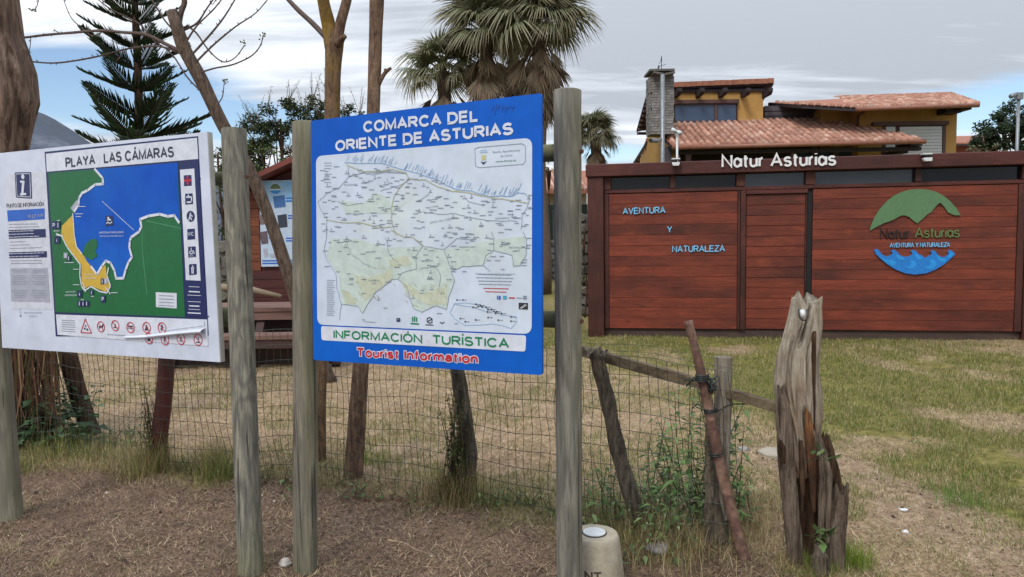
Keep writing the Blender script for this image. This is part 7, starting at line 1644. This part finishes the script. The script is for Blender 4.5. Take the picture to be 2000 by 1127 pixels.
def sprigs(name, lab, px, py, Y, n_, leaf, seed, h, up=1):
    R_ = random.Random(seed); p0 = at(px, py, Y); rt = root(name, lab, 'plant', loc=p0.to_tuple()); lv = MB(); st = MB(); cc = []
    for i in range(n_):
        p = p0 + Vector((R_.uniform(-.05, .05), R_.uniform(-.04, .0), R_.uniform(0, h))); d = Vector((R_.uniform(-1, 1), -R_.uniform(.1, .8), R_.uniform(-.3, .6))).normalized(); L_ = leaf * R_.uniform(.6, 1.2); s = d.cross(Vector((0, .3, 1))).normalized() * L_ * .25; st.tube([p0 + (p - p0) * .6, p], [.002, .0015], 3); q = len(lv.v)
        lv.v += [tuple(x) for x in (p, p + d * L_ * .45 + s, p + d * L_, p + d * L_ * .45 - s)]; lv.f.append((q, q + 1, q + 2, q + 3)); c = rgb(*R_.choice(NG)); cc += [c] * 4
    obj('stem', st, STEMM, rt); obj('leaves', lv, LEAF, rt, cols=cc)
sprigs('weed', 'green leaves sprouting from the hollow low on the split trunk post', 1602, 1052, 3.22, 16, .075, 3, .05); sprigs('weed', 'green shoot halfway up the split trunk post', 1606, 905, 3.24, 12, .06, 4, .10)
# dead vines below the beach board at the left
dv = MB(); R_ = random.Random(19); cc = []
for i in range(150):
    x = R_.uniform(28, 108); y = R_.uniform(640, 700); Y = R_.uniform(5.35, 5.75); a = at(x, y, Y); L_ = R_.uniform(.25, .75); b_ = a + Vector((R_.uniform(-.08, .08), R_.uniform(-.05, .05), -L_)); q = len(dv.v); dv.tube([a, a.lerp(b_, .5) + Vector((R_.uniform(-.05, .05), 0, 0)), b_], [.006, .005, .002], 3, cap=False); c = rgb(*R_.choice([(104, 72, 54), (78, 54, 44), (132, 104, 78), (84, 78, 48)])); cc += [c] * (len(dv.v) - q)
o = single('dead_vine', dv, LITTER, 'hanging brown dead vines on the mesh beside the leftmost round post', 'dead vine', at(70, 700, 5.5), cols=cc)
# ------------------------------------------------------------------ stones, sticks, paper
def stone(lab, px, py, w_, h_, seed, m=STONE, cat='stone', name='stone'):
    g = gnd(px, py + h_ * .3); R_ = random.Random(seed); k = mpp(g.y); bm = bmesh.new(); bmesh.ops.create_icosphere(bm, subdivisions=3, radius=1)
    ph = [R_.uniform(0, 6) for _ in range(6)]
    for v in bm.verts:
        d = 1 + .14 * math.sin(3 * v.co.x + ph[0]) + .12 * math.sin(4 * v.co.y + ph[1]) + .1 * math.sin(5 * v.co.z + ph[2]); v.co = Vector((v.co.x * w_ * k / 2 * d, v.co.y * w_ * k * .4 * d, v.co.z * h_ * k * .55 * d + h_ * k * .2))
    me = bpy.data.meshes.new(name); bm.to_mesh(me); bm.free(); me.materials.append(m); me.shade_smooth(); o = bpy.data.objects.new(name, me); COL.objects.link(o); o.location = (g.x, g.y, float(gz(g.x, g.y))); return tagged(o, lab, cat)
stone('flat pale stone on the dry grass behind the split trunk post', 1508, 884, 66, 14, 1, mat('pale_stone', rgb(166, 156, 142), rgb(132, 122, 108), scale=6, bump=.5, c3=rgb(150, 116, 60), c3s=2.5, c3t=.58))
stone('rounded grey stone between the bollard and the rusty pipe', 1283, 1086, 46, 26, 2); stone('grey stone leaning in the foot of the split trunk post', 1598, 1096, 30, 40, 3); stone('small pale stone between the two middle round posts', 557, 1107, 28, 15, 4, flat('chalk_white', rgb(178, 170, 164)), name='stone')
stone('small white scrap of stone on the bare path', 1765, 994, 18, 4, 5, WHITEP); stone('pale pebble on the bare path edge', 1768, 1034, 12, 6, 6, WHITEP); stone('small brown stone behind the pipe', 1452, 873, 26, 9, 7)
def stick(lab, pts, w_, seed, m=None):
    P = []
    for x, y in pts: g = gnd(x, y); P.append(Vector((g.x, g.y, float(gz(g.x, g.y)) + w_ * .6)))
    mb = treetube(P, [w_ * (1 - .5 * i / (len(P) - 1)) for i in range(len(P))], seed, 7, 3, .1); o = single('stick', mb, m or STK, lab, 'stick', P[0].copy(), smooth=True); return o
STK = mat('dry_stick', rgb(176, 154, 126), rgb(128, 104, 84), scale=20, rnd=.1)
stick('thin pale stick lying on the brown cuttings under the tourist board', [(758, 1062), (790, 1068), (812, 1078), (834, 1082)], .006, 1); stick('thick brown branch lying at the fence foot under the tourist board', [(712, 984), (750, 985), (795, 990)], .016, 2, BARK)
stick('short pale twig on the cuttings under the beach board', [(213, 1046), (220, 1052), (229, 1059)], .005, 3); stick('thin stick on the ground near the leftmost post', [(95, 1050), (130, 1044), (155, 1040)], .004, 4); stick('short stick beside the thick fence foot branch', [(838, 1010), (858, 1003), (880, 985)], .004, 5)
# ------------------------------------------------------------------ render settings
SC.render.engine = 'CYCLES'
